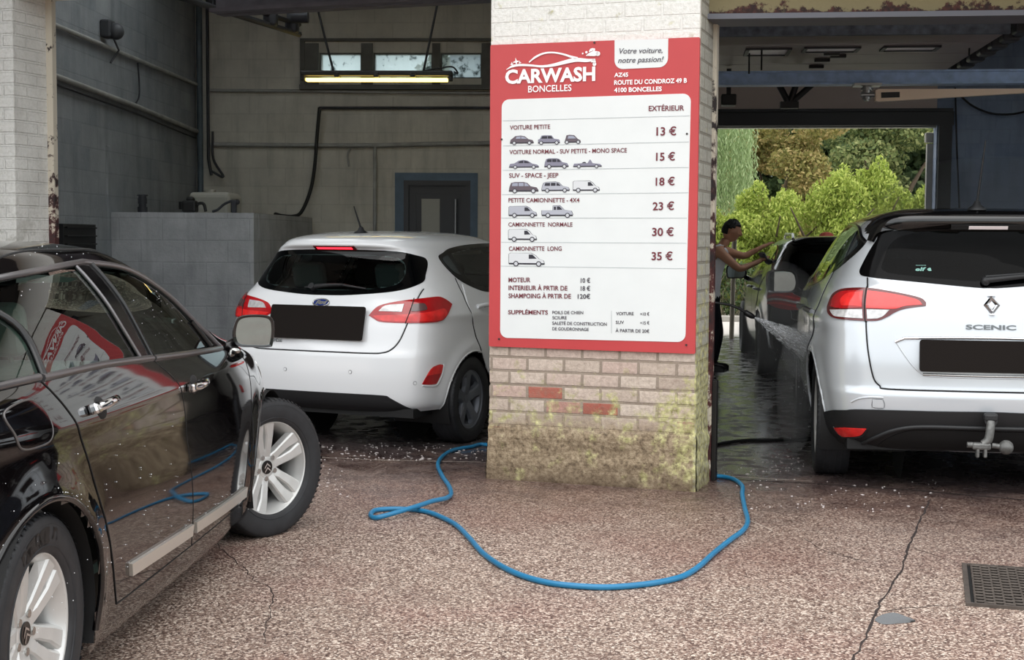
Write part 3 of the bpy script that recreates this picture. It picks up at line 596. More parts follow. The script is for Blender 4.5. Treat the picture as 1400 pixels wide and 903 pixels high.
# ---------------- price board on the pillar ----------------
SB = -.022
def sp(px, py): v = on(M1, px, py, SB); return (v.x, v.z)
c5 = lambda X, Y: sp(660+X/3.926, 40+Y/3.926)
c6 = lambda X, Y: sp(660+X/3.926, 260+Y/3.926)
sign = place(thing('price_board', 'red and white car wash price board screwed to the brick pillar', 'sign'), M1)
RT = Matrix.Rotation(PI/2, 4, 'X')
def flat(mb, poly, y0, y1, mi=0):
    """outline in the board's plane, thickness along y"""
    n = len(poly); a = sum(poly[i][0]*poly[(i+1) % n][1]-poly[(i+1) % n][0]*poly[i][1] for i in range(n))
    if a < 0: poly = poly[::-1]
    vs = [(x, y0, z) for x, z in poly]+[(x, y1, z) for x, z in poly]
    mb.add(vs, [list(range(n))]+[[i, n+i, n+(i+1) % n, (i+1) % n] for i in range(n)], mi=mi)
def rrect(c, r, which=(1, 1, 1, 1), n=6):
    """rounded quad: corners bl, br, tr, tl"""
    out = []
    for i in range(4):
        p = Vector(c[i]); a = (Vector(c[i-1])-p).normalized(); b = (Vector(c[(i+1) % 4])-p).normalized()
        if not which[i]: out.append(tuple(p)); continue
        for k in range(n+1):
            t = k/n*PI/2; out.append(tuple(p+a*r*(1-math.sin(t))+b*r*(1-math.cos(t))))
    return out
M_RED = mat('board red', (190, 66, 68), .42, var=.03, vscale=5); M_BOARD = mat('board white', (226, 229, 228), .4, var=.02, vscale=6)
M_SCREW = mat('screw', (70, 66, 64), .4, .7)
M_LW = mat('white lettering', (246, 246, 246), .45); M_LR = mat('maroon lettering', (112, 40, 52), .5); M_LG = mat('grey lettering', (84, 82, 90), .5); M_LD = mat('dark lettering', (66, 60, 70), .5); M_RULE = mat('pale rule', (176, 182, 184), .5)
bl, br, tr, tl = (-1.242, .795), (-.004, .790), (-.004, 2.562), (-1.242, 2.566)
mb = MB(); flat(mb, rrect([bl, br, tr, tl], .008), SB, -.003); mb.build('red_panel', M_RED, sign)
mb = MB(); flat(mb, rrect([c6(94, 793), c6(1088, 817), c5(1118, 345), c5(103, 378)], .045), SB-.003, SB); mb.build('price_panel', M_BOARD, sign)
mb = MB(); t0, t1 = c5(708, 70), c5(996, 55); flat(mb, rrect([c5(708, 216), c5(994, 203), (t1[0], tr[1]-.001), (t0[0], tl[1]-.002)], .05, (1, 1, 0, 0)), SB-.003, SB); mb.build('motto_tag', M_BOARD, sign)
for q in (c6(88, 800), c6(1093, 832), c5(600, 72), c5(1097, 562), c5(103, 592)): mb = MB(); mb.cyl((q[0], SB-.006, q[1]), (q[0], SB, q[1]), .006, n=10); mb.build('screw', M_SCREW, sign)
def put(body, f, x0, y0, x1, y1, cap, bold=0, shear=0, depth=.006, m=None):
    mb = MB()
    a, b = f(x0, y0), f(x1, y1); h = abs(f(x0, y0-cap)[1]-a[1]); wv = b[0]-a[0]
    vs, fs = txt(body, 1, bold, shear); zs = [v[1] for v in txt('H', 1, bold)[0]]; ch = max(zs)-min(zs); bz = min(zs)
    mx, mn = max(v[0] for v in vs), min(v[0] for v in vs); sx = wv/(mx-mn); sy = h/ch; sl = (b[1]-a[1])/wv
    mb.add([(a[0]+(v[0]-mn)*sx, SB-depth, a[1]+(v[1]-bz)*sy+(v[0]-mn)*sx*sl) for v in vs], fs); mb.build('lettering', m, sign)
put('CARWASH', c5, 122, 295, 605, 278, 76, .035, m=M_LW)
put('BONCELLES', c5, 245, 340, 478, 332, 35, .012, m=M_LW)
put('AZ45', c5, 707, 258, 782, 256, 23, .03, m=M_LW); put('ROUTE DU CONDROZ 49 B', c5, 707, 300, 1097, 288, 25, .03, m=M_LW); put('4100 BONCELLES', c5, 707, 340, 962, 333, 25, .03, m=M_LW)

put('Votre voiture,', c5, 735, 132, 966, 127, 29, .008, .28, m=M_LG); put('notre passion!', c5, 727, 182, 972, 175, 29, .008, .28, m=M_LG); 
for t in (('EXTÉRIEUR', c5, 892, 440, 1082, 437, 28, .018), ('VOITURE PETITE', c5, 147, 540, 363, 535, 23, .014), ('VOITURE NORMAL - SUV PETITE - MONO SPACE', c5, 145, 672, 775, 662, 23, .014), ('SUV - SPACE - JEEP', c5, 143, 798, 407, 796, 24, .014),
    ('PETITE CAMIONNETTE - 4X4', c6, 140, 66, 520, 66, 23, .014), ('CAMIONNETTE  NORMALE', c6, 139, 196, 483, 196, 22, .014), ('CAMIONNETTE  LONG', c6, 142, 326, 425, 326, 23, .014),
    ('13 €', c5, 933, 572, 1040, 570, 45, .02), ('15 €', c5, 931, 707, 1033, 705, 43, .02), ('18 €', c5, 929, 841, 1031, 838, 43, .02), ('23 €', c6, 913, 109, 1028, 107, 43, .02), ('30 €', c6, 910, 247, 1026, 247, 44, .02), ('35 €', c6, 907, 377, 1020, 377, 44, .02),
    ('MOTEUR', c6, 140, 495, 257, 495, 25, .018), ('INTERIEUR À PRTIR DE', c6, 140, 537, 456, 540, 25, .018), ('SHAMPOING À PRTIR DE', c6, 140, 580, 475, 583, 25, .018), ('SUPPLÉMENTS', c6, 138, 667, 351, 669, 23, .022)): put(*t, m=M_LR)

for t in (('10 €', c6, 527, 498, 578, 498, 25, .018), ('18 €', c6, 527, 541, 578, 541, 25, .018), ('120€', c6, 511, 584, 578, 584, 25, .018), ('POILS DE CHIEN', c6, 375, 666, 541, 667, 17, .014), ('SCIURE', c6, 375, 694, 452, 694, 17, .014), ('SALETÉ DE CONSTRUCTION', c6, 375, 723, 667, 729, 17, .014), ('DE GOUDRONNAGE', c6, 375, 753, 570, 757, 17, .014),
    ('VOITURE', c6, 717, 672, 811, 672, 17, .014), ('+10 €', c6, 846, 674, 895, 674, 17, .014), ('SUV', c6, 715, 719, 759, 719, 17, .014), ('+15 €', c6, 846, 722, 895, 722, 17, .014), ('À PARTIR DE 20€', c6, 714, 763, 895, 767, 18, .014)): put(*t, m=M_LD)

def stroke(mb, f, pts, wd, d=.006):
    """tapered flat stroke through photo points; wd = widths in metres"""
    P = [Vector(f(*p)) for p in pts]; P = [Vector((p.x, p.y, 0)) for p in P]; n = len(P); Q = catmull(P, 8); m = len(Q); vs = []
    for i, p in enumerate(Q):
        u = i/(m-1)*(len(wd)-1); k = min(int(u), len(wd)-2); ww = (wd[k]+(wd[k+1]-wd[k])*(u-k))/2
        t = (Q[min(i+1, m-1)]-Q[max(i-1, 0)]).normalized(); vs += [(p.x-t.y*ww, SB-d, p.y+t.x*ww), (p.x+t.y*ww, SB-d, p.y-t.x*ww)]
    mb.add(vs, [[2*i, 2*i+1, 2*i+3, 2*i+2] for i in range(m-1)])
mb = MB()
for (a, b) in (((c5, 110, 492), (c5, 1111, 465)), ((c5, 110, 627), (c5, 1108, 605)), ((c5, 108, 758), (c5, 1106, 742)), ((c5, 105, 888), (c5, 1105, 878)), ((c6, 100, 150), (c6, 1096, 150)), ((c6, 100, 280), (c6, 1094, 285)), ((c6, 98, 408), (c6, 1090, 422)), ((c6, 692, 648), (c6, 692, 770))):
    p, q = a[0](*a[1:]), b[0](*b[1:]); p, q = Vector((p[0], p[1], 0)), Vector((q[0], q[1], 0)); t = (q-p).normalized()*.0012
    mb.add([(p.x-t.y, SB-.005, p.y+t.x), (p.x+t.y, SB-.005, p.y-t.x), (q.x+t.y, SB-.005, q.y-t.x), (q.x-t.y, SB-.005, q.y+t.x)], [[0, 1, 2, 3]])
mb.build('rules', M_RULE, sign)
mb = MB()
stroke(mb, c5, [(128, 218), (160, 200), (200, 193), (260, 195), (320, 200), (380, 193), (440, 178), (500, 165), (560, 168), (606, 164)], [.002, .014, .013, .011, .014, .020, .024, .020, .010])
stroke(mb, c5, [(250, 178), (285, 150), (330, 130), (380, 126), (430, 134), (475, 148), (510, 158)], [.006, .012, .010, .009, .010, .012, .016])
stroke(mb, c5, [(585, 168), (600, 172), (601, 186)], [.022, .016, .014])
stroke(mb, c5, [(556, 142), (575, 136), (598, 131), (622, 130)], [.003, .018, .03, .022]); stroke(mb, c5, [(572, 122), (583, 112), (595, 108)], [.004, .016, .014])
for q, r in (((538, 131), .005), ((558, 124), .007), ((601, 188), .011), ((598, 110), .008), ((620, 132), .013)):
    p = c5(*q); mb.add([(p[0]+r*math.cos(k*PI/6), SB-.006, p[1]+r*math.sin(k*PI/6)) for k in range(12)], [list(range(12))])
for q, r in (((181, 175), .024), ((158, 188), .014), ((201, 180), .011)):
    p = c5(*q); mb.add([(p[0]+(r if k % 2 == 0 else r*.28)*math.cos(k*PI/4+.15), SB-.006, p[1]+(r if k % 2 == 0 else r*.28)*math.sin(k*PI/4+.15)) for k in range(8)], [list(range(8))])
mb.build('car_emblem', M_LW, sign)
# pictograms: body outlines on a 0..1 by 0..1 field
BODY = {
 'hatch': [(0, .25), (.02, .55), (.10, .70), (.22, .95), (.45, 1), (.62, .92), (.78, .60), (.95, .50), (1, .30), (.98, .18), (.02, .18)],
 'mini': [(0, .2), (.0, .55), (.08, .62), (.16, .96), (.3, 1), (.62, .97), (.74, .62), (.95, .55), (1, .42), (1, .2)],
 'smart': [(.0, .2), (.04, .45), (.12, .95), (.3, 1), (.6, .95), (.82, .55), (.98, .40), (1, .2)],
 'sedan': [(0, .3), (.03, .56), (.18, .62), (.32, .9), (.48, .98), (.62, .9), (.78, .58), (.95, .46), (1, .3), (.98, .2), (.02, .2)],
 'suv': [(0, .28), (.02, .6), (.07, .92), (.2, 1), (.5, 1), (.62, .92), (.74, .62), (.94, .52), (1, .3), (.98, .2), (.02, .2)],
 'cabrio': [(0, .3), (.03, .52), (.3, .56), (.5, .56), (.58, .95), (.60, .95), (.68, .56), (.94, .46), (1, .3), (.98, .2), (.02, .2)],
 'van': [(0, .22), (.0, .92), (.05, 1), (.62, 1), (.74, .84), (.84, .58), (.96, .48), (1, .22)],
 'pickup': [(0, .3), (0, .62), (.36, .62), (.36, .98), (.58, 1), (.72, .66), (.95, .58), (1, .3), (.98, .22), (.02, .22)]}
GLASS = {'hatch': [[(.24, .66), (.28, .88), (.44, .92), (.44, .66)], [(.47, .66), (.47, .92), (.6, .84), (.72, .64)]], 'mini': [[(.14, .64), (.2, .9), (.42, .9), (.42, .64)], [(.45, .64), (.45, .9), (.6, .9), (.69, .64)]], 'smart': [[(.2, .6), (.24, .88), (.55, .86), (.72, .6)]],
 'sedan': [[(.3, .64), (.37, .86), (.48, .9), (.48, .64)], [(.51, .64), (.51, .9), (.6, .84), (.72, .62)]], 'suv': [[(.1, .64), (.12, .9), (.3, .92), (.3, .64)], [(.33, .64), (.33, .92), (.5, .92), (.5, .64)], [(.53, .64), (.53, .92), (.6, .88), (.69, .64)]], 'cabrio': [[(.3, .58), (.36, .7), (.42, .7), (.46, .58)]],
 'van': [[(.56, .58), (.56, .9), (.66, .9), (.78, .6)]], 'pickup': [[(.39, .66), (.39, .92), (.46, .92), (.46, .66)], [(.49, .66), (.49, .94), (.57, .94), (.67, .68)]]}
WH = {'hatch': (.18, .82), 'mini': (.15, .86), 'smart': (.15, .85), 'sedan': (.21, .83), 'suv': (.2, .83), 'cabrio': (.2, .82), 'van': (.2, .84), 'pickup': (.2, .83)}
TONE = {'d': mat('picto plum', (96, 84, 92), .5), 'm': mat('picto grey', (132, 130, 146), .5), 'l': mat('picto silver', (176, 178, 188), .5), 'w': mat('picto white', (214, 216, 218), .5)}
M_PD = mat('picto dark', (44, 42, 52), .5); M_PW = mat('picto wheel', (200, 202, 206), .5); M_PG = mat('picto glass', (156, 160, 176), .5)
for kind, tone, f, x0, x1, ya, yb_ in (('hatch', 'd', c5, 148, 275, 570, 623), ('mini', 'm', c5, 298, 415, 568, 622), ('smart', 'd', c5, 440, 527, 566, 618), ('sedan', 'm', c5, 143, 302, 700, 752), ('suv', 'm', c5, 332, 462, 692, 750), ('cabrio', 'm', c5, 487, 640, 697, 748),
    ('suv', 'd', c5, 142, 300, 820, 882), ('suv', 'l', c5, 318, 467, 820, 878), ('van', 'w', c5, 486, 628, 815, 878), ('van', 'l', c6, 142, 292, 87, 149), ('pickup', 'l', c6, 318, 485, 84, 150), ('van', 'w', c6, 140, 291, 212, 278), ('van', 'w', c6, 142, 333, 340, 410)):
    a, b = Vector(f(x0, yb_)), Vector(f(x1, ya)); W_, H_ = b.x-a.x, b.y-a.y
    T = lambda p: (a.x+p[0]*W_, a.y+p[1]*H_)
    mb = MB(); B = [T(p) for p in BODY[kind]]; flat(mb, B, SB-.0052, SB-.003, 0)
    if tone in 'wl':
        c = Vector((a.x+W_/2, a.y+H_*.55)); n = len(B); Bo = [Vector(p)+(Vector(p)-c).normalized()*.0025 for p in B]; flat(mb, [tuple(p) for p in Bo], SB-.0046, SB-.003, 1)
    flat(mb, [T((.0, .16)), T((1, .16)), T((1, .27)), T((0, .27))], SB-.0056, SB-.003, 1)
    for q in GLASS[kind]: flat(mb, [T(p) for p in q], SB-.0058, SB-.003, 3 if tone == 'd' else 1)
    for wx in WH[kind]:
        r = H_*.21; c = T((wx, .21))
        for rr, d, mi in ((r, .0062, 1), (r*.66, .0068, 2)): mb.add([(c[0]+rr*math.cos(k*PI/7), SB-d, c[1]+rr*math.sin(k*PI/7)) for k in range(14)], [list(range(14))], mi=mi)
    mb.build('car_pictogram', [TONE[tone], M_PD, M_PW, M_PG], sign)
# ---------------- car builder ----------------
def pchip(xs, ys):
    n = len(xs); h = [xs[i+1]-xs[i] for i in range(n-1)]; d = [(ys[i+1]-ys[i])/h[i] for i in range(n-1)]; m = [d[0]]+[0]*(n-2)+[d[-1]]
    for i in range(1, n-1):
        if d[i-1]*d[i] > 0:
            w1, w2 = 2*h[i]+h[i-1], h[i]+2*h[i-1]; m[i] = (w1+w2)/(w1/d[i-1]+w2/d[i])
    def f(x):
        if x <= xs[0]: return ys[0]
        if x >= xs[-1]: return ys[-1]
        i = 0
        while x > xs[i+1]: i += 1
        t = (x-xs[i])/h[i]; a = t*t*(3-2*t); b = t*t*t-2*t*t+t; c = t*t*t-t*t
        return ys[i]*(1-a)+ys[i+1]*a+h[i]*(b*m[i]+c*m[i+1])
    return f
def inpoly(x, y, P):
    r = False; n = len(P)
    for i in range(n):
        (x0, y0), (x1, y1) = P[i][:2], P[i-1][:2]
        if (y0 > y) != (y1 > y) and x < (x1-x0)*(y-y0)/(y1-y0)+x0: r = not r
    return r
def sm(a, b, x):
    t = min(1, max(0, (x-a)/(b-a))); return t*t*(3-2*t)
class Body:
    """rounded closed body from horizontal levels: rows (z, half width, rear y, front y, n_rear, n_front)"""
    def __init__(s, rows, plan=None, side=None, rear=None, nt=400, nz=130):
        s.rows = rows; L = [0]
        for a, b in zip(rows[:-1], rows[1:]): L.append(L[-1]+math.sqrt((a[0]-b[0])**2+(a[1]-b[1])**2+.25*(a[2]-b[2])**2+.1*(a[3]-b[3])**2)+.01)
        fs = [pchip(L, [r[k] for r in rows]) for k in range(6)]
        sq = []
        for i in range(nt):
            u = i/nt*8
            k = int(u) % 8; t = u-int(u)
            sq.append([(t, -1), (1, -1+t), (1, t), (1-t, 1), (-t, 1), (-1, 1-t), (-1, -t), (-1+t, -1)][k])
        V = []
        for j in range(nz+1):
            q = L[-1]*j/nz; z, W, yr, yf, nr, nf = [f(q) for f in fs]; yc = (yr+yf)/2
            for (a, b) in sq:
                n = nr if b < 0 else nf; g = (abs(a)**n+abs(b)**n)**(1/n); X, Y = a/g, b/g
                y = yc+Y*(yf-yr)/2; x = X*W
                if plan: x *= plan(y, z)
                if side:
                    x += math.copysign(1, X)*side(y, z)*min(1, abs(X)**6) if X else 0
                if rear and Y < 0: y += rear(x, z)*abs(Y)**8
                V.append(Vector((x, y, z)))
        F = []
        for j in range(nz):
            for i in range(nt): F.append((j*nt+i, j*nt+(i+1) % nt, (j+1)*nt+(i+1) % nt, (j+1)*nt+i))
        s.V, s.F, s.nt, s.nz = V, F, nt, nz
        me = bpy.data.meshes.new('tmp'); me.from_pydata([tuple(v) for v in V], [], F); me.update()
        s.N = [Vector(v.normal) for v in me.vertices]; bpy.data.meshes.remove(me)
        T = []; 
        for f in F: T += [(f[0], f[1], f[2]), (f[0], f[2], f[3])]
        s.T = T; s.bvh = BVHTree.FromPolygons(V, T)
    def norm(s, p, ti):
        a, b, c = s.T[ti]; A, B, C = s.V[a], s.V[b], s.V[c]
        v0, v1, v2 = B-A, C-A, p-A; d00, d01, d11, d20, d21 = v0.dot(v0), v0.dot(v1), v1.dot(v1), v2.dot(v0), v2.dot(v1); den = d00*d11-d01*d01
        if abs(den) < 1e-14: return s.N[a]
        v = (d11*d20-d01*d21)/den; w = (d00*d21-d01*d20)/den
        return (s.N[a]*(1-v-w)+s.N[b]*v+s.N[c]*w).normalized()
    def hit(s, view, a, b, sg=1):
        if view == 'side': o, d = Vector((3*sg, a, b)), Vector((-sg, 0, 0))
        elif view == 'rear': o, d = Vector((a, -4, b)), Vector((0, 1, 0))
        elif view == 'corner': o, d = Vector((.7071*a*sg+2.83*sg, .7071*a-2.83, b)), Vector((-.7071*sg, .7071, 0))
        elif view == 'front': o, d = Vector((a, 8, b)), Vector((0, -1, 0))
        else: o, d = Vector((a, b, 4)), Vector((0, 0, -1))
        r = s.bvh.ray_cast(o, d)
        if r[0] is None:
            c = {'side': Vector((.8*sg, a, b)), 'rear': Vector((a, -.4, b)), 'corner': Vector((.8*sg, a*1.414-.8, b)), 'front': Vector((a, 3.2, b)), 'top': Vector((a, b, 1.3))}[view]
            r = s.bvh.find_nearest(c)
        return r[0], s.norm(r[0], r[2])
def outline(pts, res, closed=True):
    """pts (a, b) smooth or (a, b, 1) corner -> dense outline"""
    P = [(p[0], p[1]) for p in pts]; C = [len(p) > 2 and p[2] for p in pts]; n = len(P)
    if not any(C):
        D = [tuple(v)[:2] for v in catmull([(x, y, 0) for x, y in P], 6, True)]
    else:
        k = C.index(True) if isinstance(C[0], int) or True in C else 0
        k = next(i for i, c in enumerate(C) if c); P = P[k:]+P[:k]; C = C[k:]+C[:k]; P.append(P[0]); C.append(1); D = []; i = 0
        while i < n:
            j = i+1
            while not C[j]: j += 1
            seg = P[i:j+1]
            D += [P[i]] if j == i+1 else [tuple(v)[:2] for v in catmull([(x, y, 0) for x, y in seg], 6)][:-1]
            i = j
    out = []; m = len(D)
    for i in range(m):
        a, b = D[i], D[(i+1) % m]; l = math.dist(a, b)
        if l < 1e-5: continue
        q = max(1, int(math.ceil(l/res)))
        if l < res*.3 and out and math.dist(out[-1], a) < res*.25: continue
        for t in range(q): out.append((a[0]+(b[0]-a[0])*t/q, a[1]+(b[1]-a[1])*t/q))
    return out
class Car:
    def __init__(s, body): s.b = body
    def panel(s, name, pts, view, m, parent, sg=1, off=.004, res=.022, skirt=.012, bulge=0.0, holes=None, smooth_out=True):
        b = s.b; P = outline(pts, res); n = len(P)
        area = sum(P[i][0]*P[(i+1) % n][1]-P[(i+1) % n][0]*P[i][1] for i in range(n))
        if area < 0: P = P[::-1]
        x0, x1 = min(p[0] for p in P), max(p[0] for p in P); y0, y1 = min(p[1] for p in P), max(p[1] for p in P)
        pts2 = [Vector(p) for p in P]; edges = [(i, (i+1) % n) for i in range(n)]
        H = []
        for h in (holes or []):
            Q = outline(h, res); k = len(pts2); pts2 += [Vector(q) for q in Q]; edges += [(k+i, k+(i+1) % len(Q)) for i in range(len(Q))]; H.append((Q, k))
        bd = [Vector(p) for p in pts2]
        cell = {}
        for p in bd: cell.setdefault((int(p.x//res), int(p.y//res)), []).append(p)
        ny = int((y1-y0)/res)+1; nx = int((x1-x0)/res)+1
        for j in range(1, ny+1):
            for i in range(0, nx+1):
                q = Vector((x0+(i+(.5 if j % 2 else 0))*res, y0+j*res*.98))
                if not inpoly(q.x, q.y, P) or any(inpoly(q.x, q.y, h[0]) for h in H): continue
                cx, cy = int(q.x//res), int(q.y//res)
                if any((q-p).length < res*.55 for dx in (-1, 0, 1) for dy in (-1, 0, 1) for p in cell.get((cx+dx, cy+dy), ())): continue
                pts2.append(q)
        vo, eo, fo, *_ = delaunay_2d_cdt(pts2, edges, [], 0, 1e-6)
        keep = []
        for f in fo:
            c = sum((vo[i] for i in f), Vector((0, 0)))/3
            if inpoly(c.x, c.y, P) and not any(inpoly(c.x, c.y, h[0]) for h in H): keep.append(list(f))
        V = []; N = []
        def dist_edge(p): return min((p-q).length for q in bd)
        for p in vo:
            q, nn = b.hit(view, p.x, p.y, sg); V.append(q); N.append(nn)
        O = []
        for p, q, nn in zip(vo, V, N):
            o = off+(bulge*sm(0, .05, dist_edge(p)) if bulge else 0)
            O.append(q+nn*o)
        fl = {'side': Vector((sg, 0, 0)), 'rear': Vector((0, -1, 0)), 'corner': Vector((sg, -1, 0)), 'front': Vector((0, 1, 0)), 'top': Vector((0, 0, 1))}[view]
        F = []
        for f in keep:
            A, B, C = (O[i] for i in f)
            F.append(f if (B-A).cross(C-A).dot(fl) > 0 else f[::-1])
        cnt = {}
        for f in F:
            for i in range(3): cnt.setdefault(tuple(sorted((f[i], f[(i+1) % 3]))), []).append((f[i], f[(i+1) % 3]))
        ntop = len(F); vv = list(O); nv = list(N); mp = {}
        def low(i):
            if i not in mp: mp[i] = len(vv); vv.append(O[i]); nv.append(N[i]); vv.append(V[i]+N[i]*(off-skirt)); nv.append(N[i])
            return mp[i]
        for k, e in cnt.items():
            if len(e) == 1: i, j = e[0]; a, c = low(i), low(j); F.append([j, i, a+1, c+1] if False else [c, a, a+1, c+1])
        me = bpy.data.meshes.new(name); me.from_pydata([tuple(v) for v in vv], [], F)
        me.polygons.foreach_set('use_smooth', [i < ntop for i in range(len(F))]); me.update()
        if smooth_out and not bulge:
            ln = []
            for p in me.polygons:
                for li in p.loop_indices:
                    ln.append(tuple(nv[me.loops[li].vertex_index]) if p.index < ntop else tuple(p.normal))
            me.normals_split_custom_set(ln)
        return link(name, me, m, parent)
    def line(s, name, pts, view, m, parent, sg=1, r=.006, off=.004, closed=False, flat=1.0, n=8):
        """thin bead following the body"""
        P = []
        pts = [tuple(v)[:2] for v in catmull([(p[0], p[1], 0) for p in pts], 6, closed)] if len(pts) > 2 else pts
        for a, c in zip(pts, pts[1:]+(pts[:1] if closed else [])):
            k = max(1, int(math.dist(a, c[:2])/.03)) if len(pts) else 1
            for i in range(k): P.append((a[0]+(c[0]-a[0])*i/k, a[1]+(c[1]-a[1])*i/k))
        if not closed: P.append(pts[-1])
        Q = []
        for a, c in P: q, nn = s.b.hit(view, a, c, sg); Q.append(q+nn*off)
        mb = MB(); mb.tube(Q, r, n, closed); return mb.build(name, m, parent)
    def frame(s, view, a, b, sg=1, off=0):
        """matrix sitting on the body: Z outward, X to the right seen from outside, Y up"""
        q, nn = s.b.hit(view, a, b, sg); up = Vector((0, 0, 1))
        if view == 'top': up = Vector((0, 1, 0))
        y = (up-nn*up.dot(nn)).normalized(); x = y.cross(nn)
        M = Matrix((x, y, nn)).transposed().to_4x4(); M.translation = q+nn*off; return M
    def shell(s, name, m, parent, cut, shrink=.0, mfun=None):
        """body skin without the openings (glass, wheel arches)"""
        b = s.b; F = []
        for f in b.F:
            c = (b.V[f[0]]+b.V[f[1]]+b.V[f[2]]+b.V[f[3]])/4; n = b.N[f[0]]
            if cut(c, n): continue
            F.append(f)
        used = sorted({i for f in F for i in f}); mp = {i: k for k, i in enumerate(used)}
        me = bpy.data.meshes.new(name); me.from_pydata([tuple(b.V[i]-b.N[i]*shrink) for i in used], [], [[mp[i] for i in f] for f in F])
        me.polygons.foreach_set('use_smooth', [True]*len(F))
        if mfun: me.polygons.foreach_set('material_index', [mfun(b.V[f[0]]) for f in F])
        me.update(); return link(name, me, m, parent)
def arch(y, z, r, a0, a1, n=14): return [(y+r*math.cos(math.radians(a0+(a1-a0)*i/n)), z+r*math.sin(math.radians(a0+(a1-a0)*i/n))) for i in range(n+1)]
M_GAP = mat('body gap', (12, 12, 13), .7); M_PLASTIC = mat('black trim plastic', (28, 29, 31), .5, bump=.1, bscale=300); M_GLOSSBLK = mat('gloss black trim', (12, 12, 13), .12)
M_CHROME = mat('chrome', (225, 226, 228), .08, 1); M_SATIN = mat('satin chrome', (188, 188, 186), .22, 1)
M_TYRE = mat('tyre rubber', (36, 37, 40), .6, var=.2, vscale=20); M_ALLOY = mat('alloy silver', (206, 206, 204), .36, .45, var=.06, vscale=10); M_ALLOYD = mat('dull grey wheel trim', (112, 116, 124), .45, .4); M_DISC = mat('brake disc', (92, 88, 86), .4, .9)
M_REDL = mat('red lamp lens', (176, 14, 22), .12, coat=.6, var=.12, vscale=14); M_REDB = mat('bright red lamp lens', (226, 42, 40), .12, coat=.6, var=.2, vscale=22); M_DRED = mat('dark red lamp lens', (92, 8, 14), .12, coat=.6); M_CLEAR = mat('clear lamp lens', (206, 206, 206), .15, .2, coat=.6, var=.25, vscale=40)
M_PLATE = mat('blank dark plate', (30, 26, 24), .8, spec=.1); M_SEAT = mat('dark seat cloth', (58, 60, 62), .9); M_SEATL = mat('grey seat cloth', (140, 142, 140), .9); M_CABIN = mat('cabin plastic', (44, 46, 48), .7)
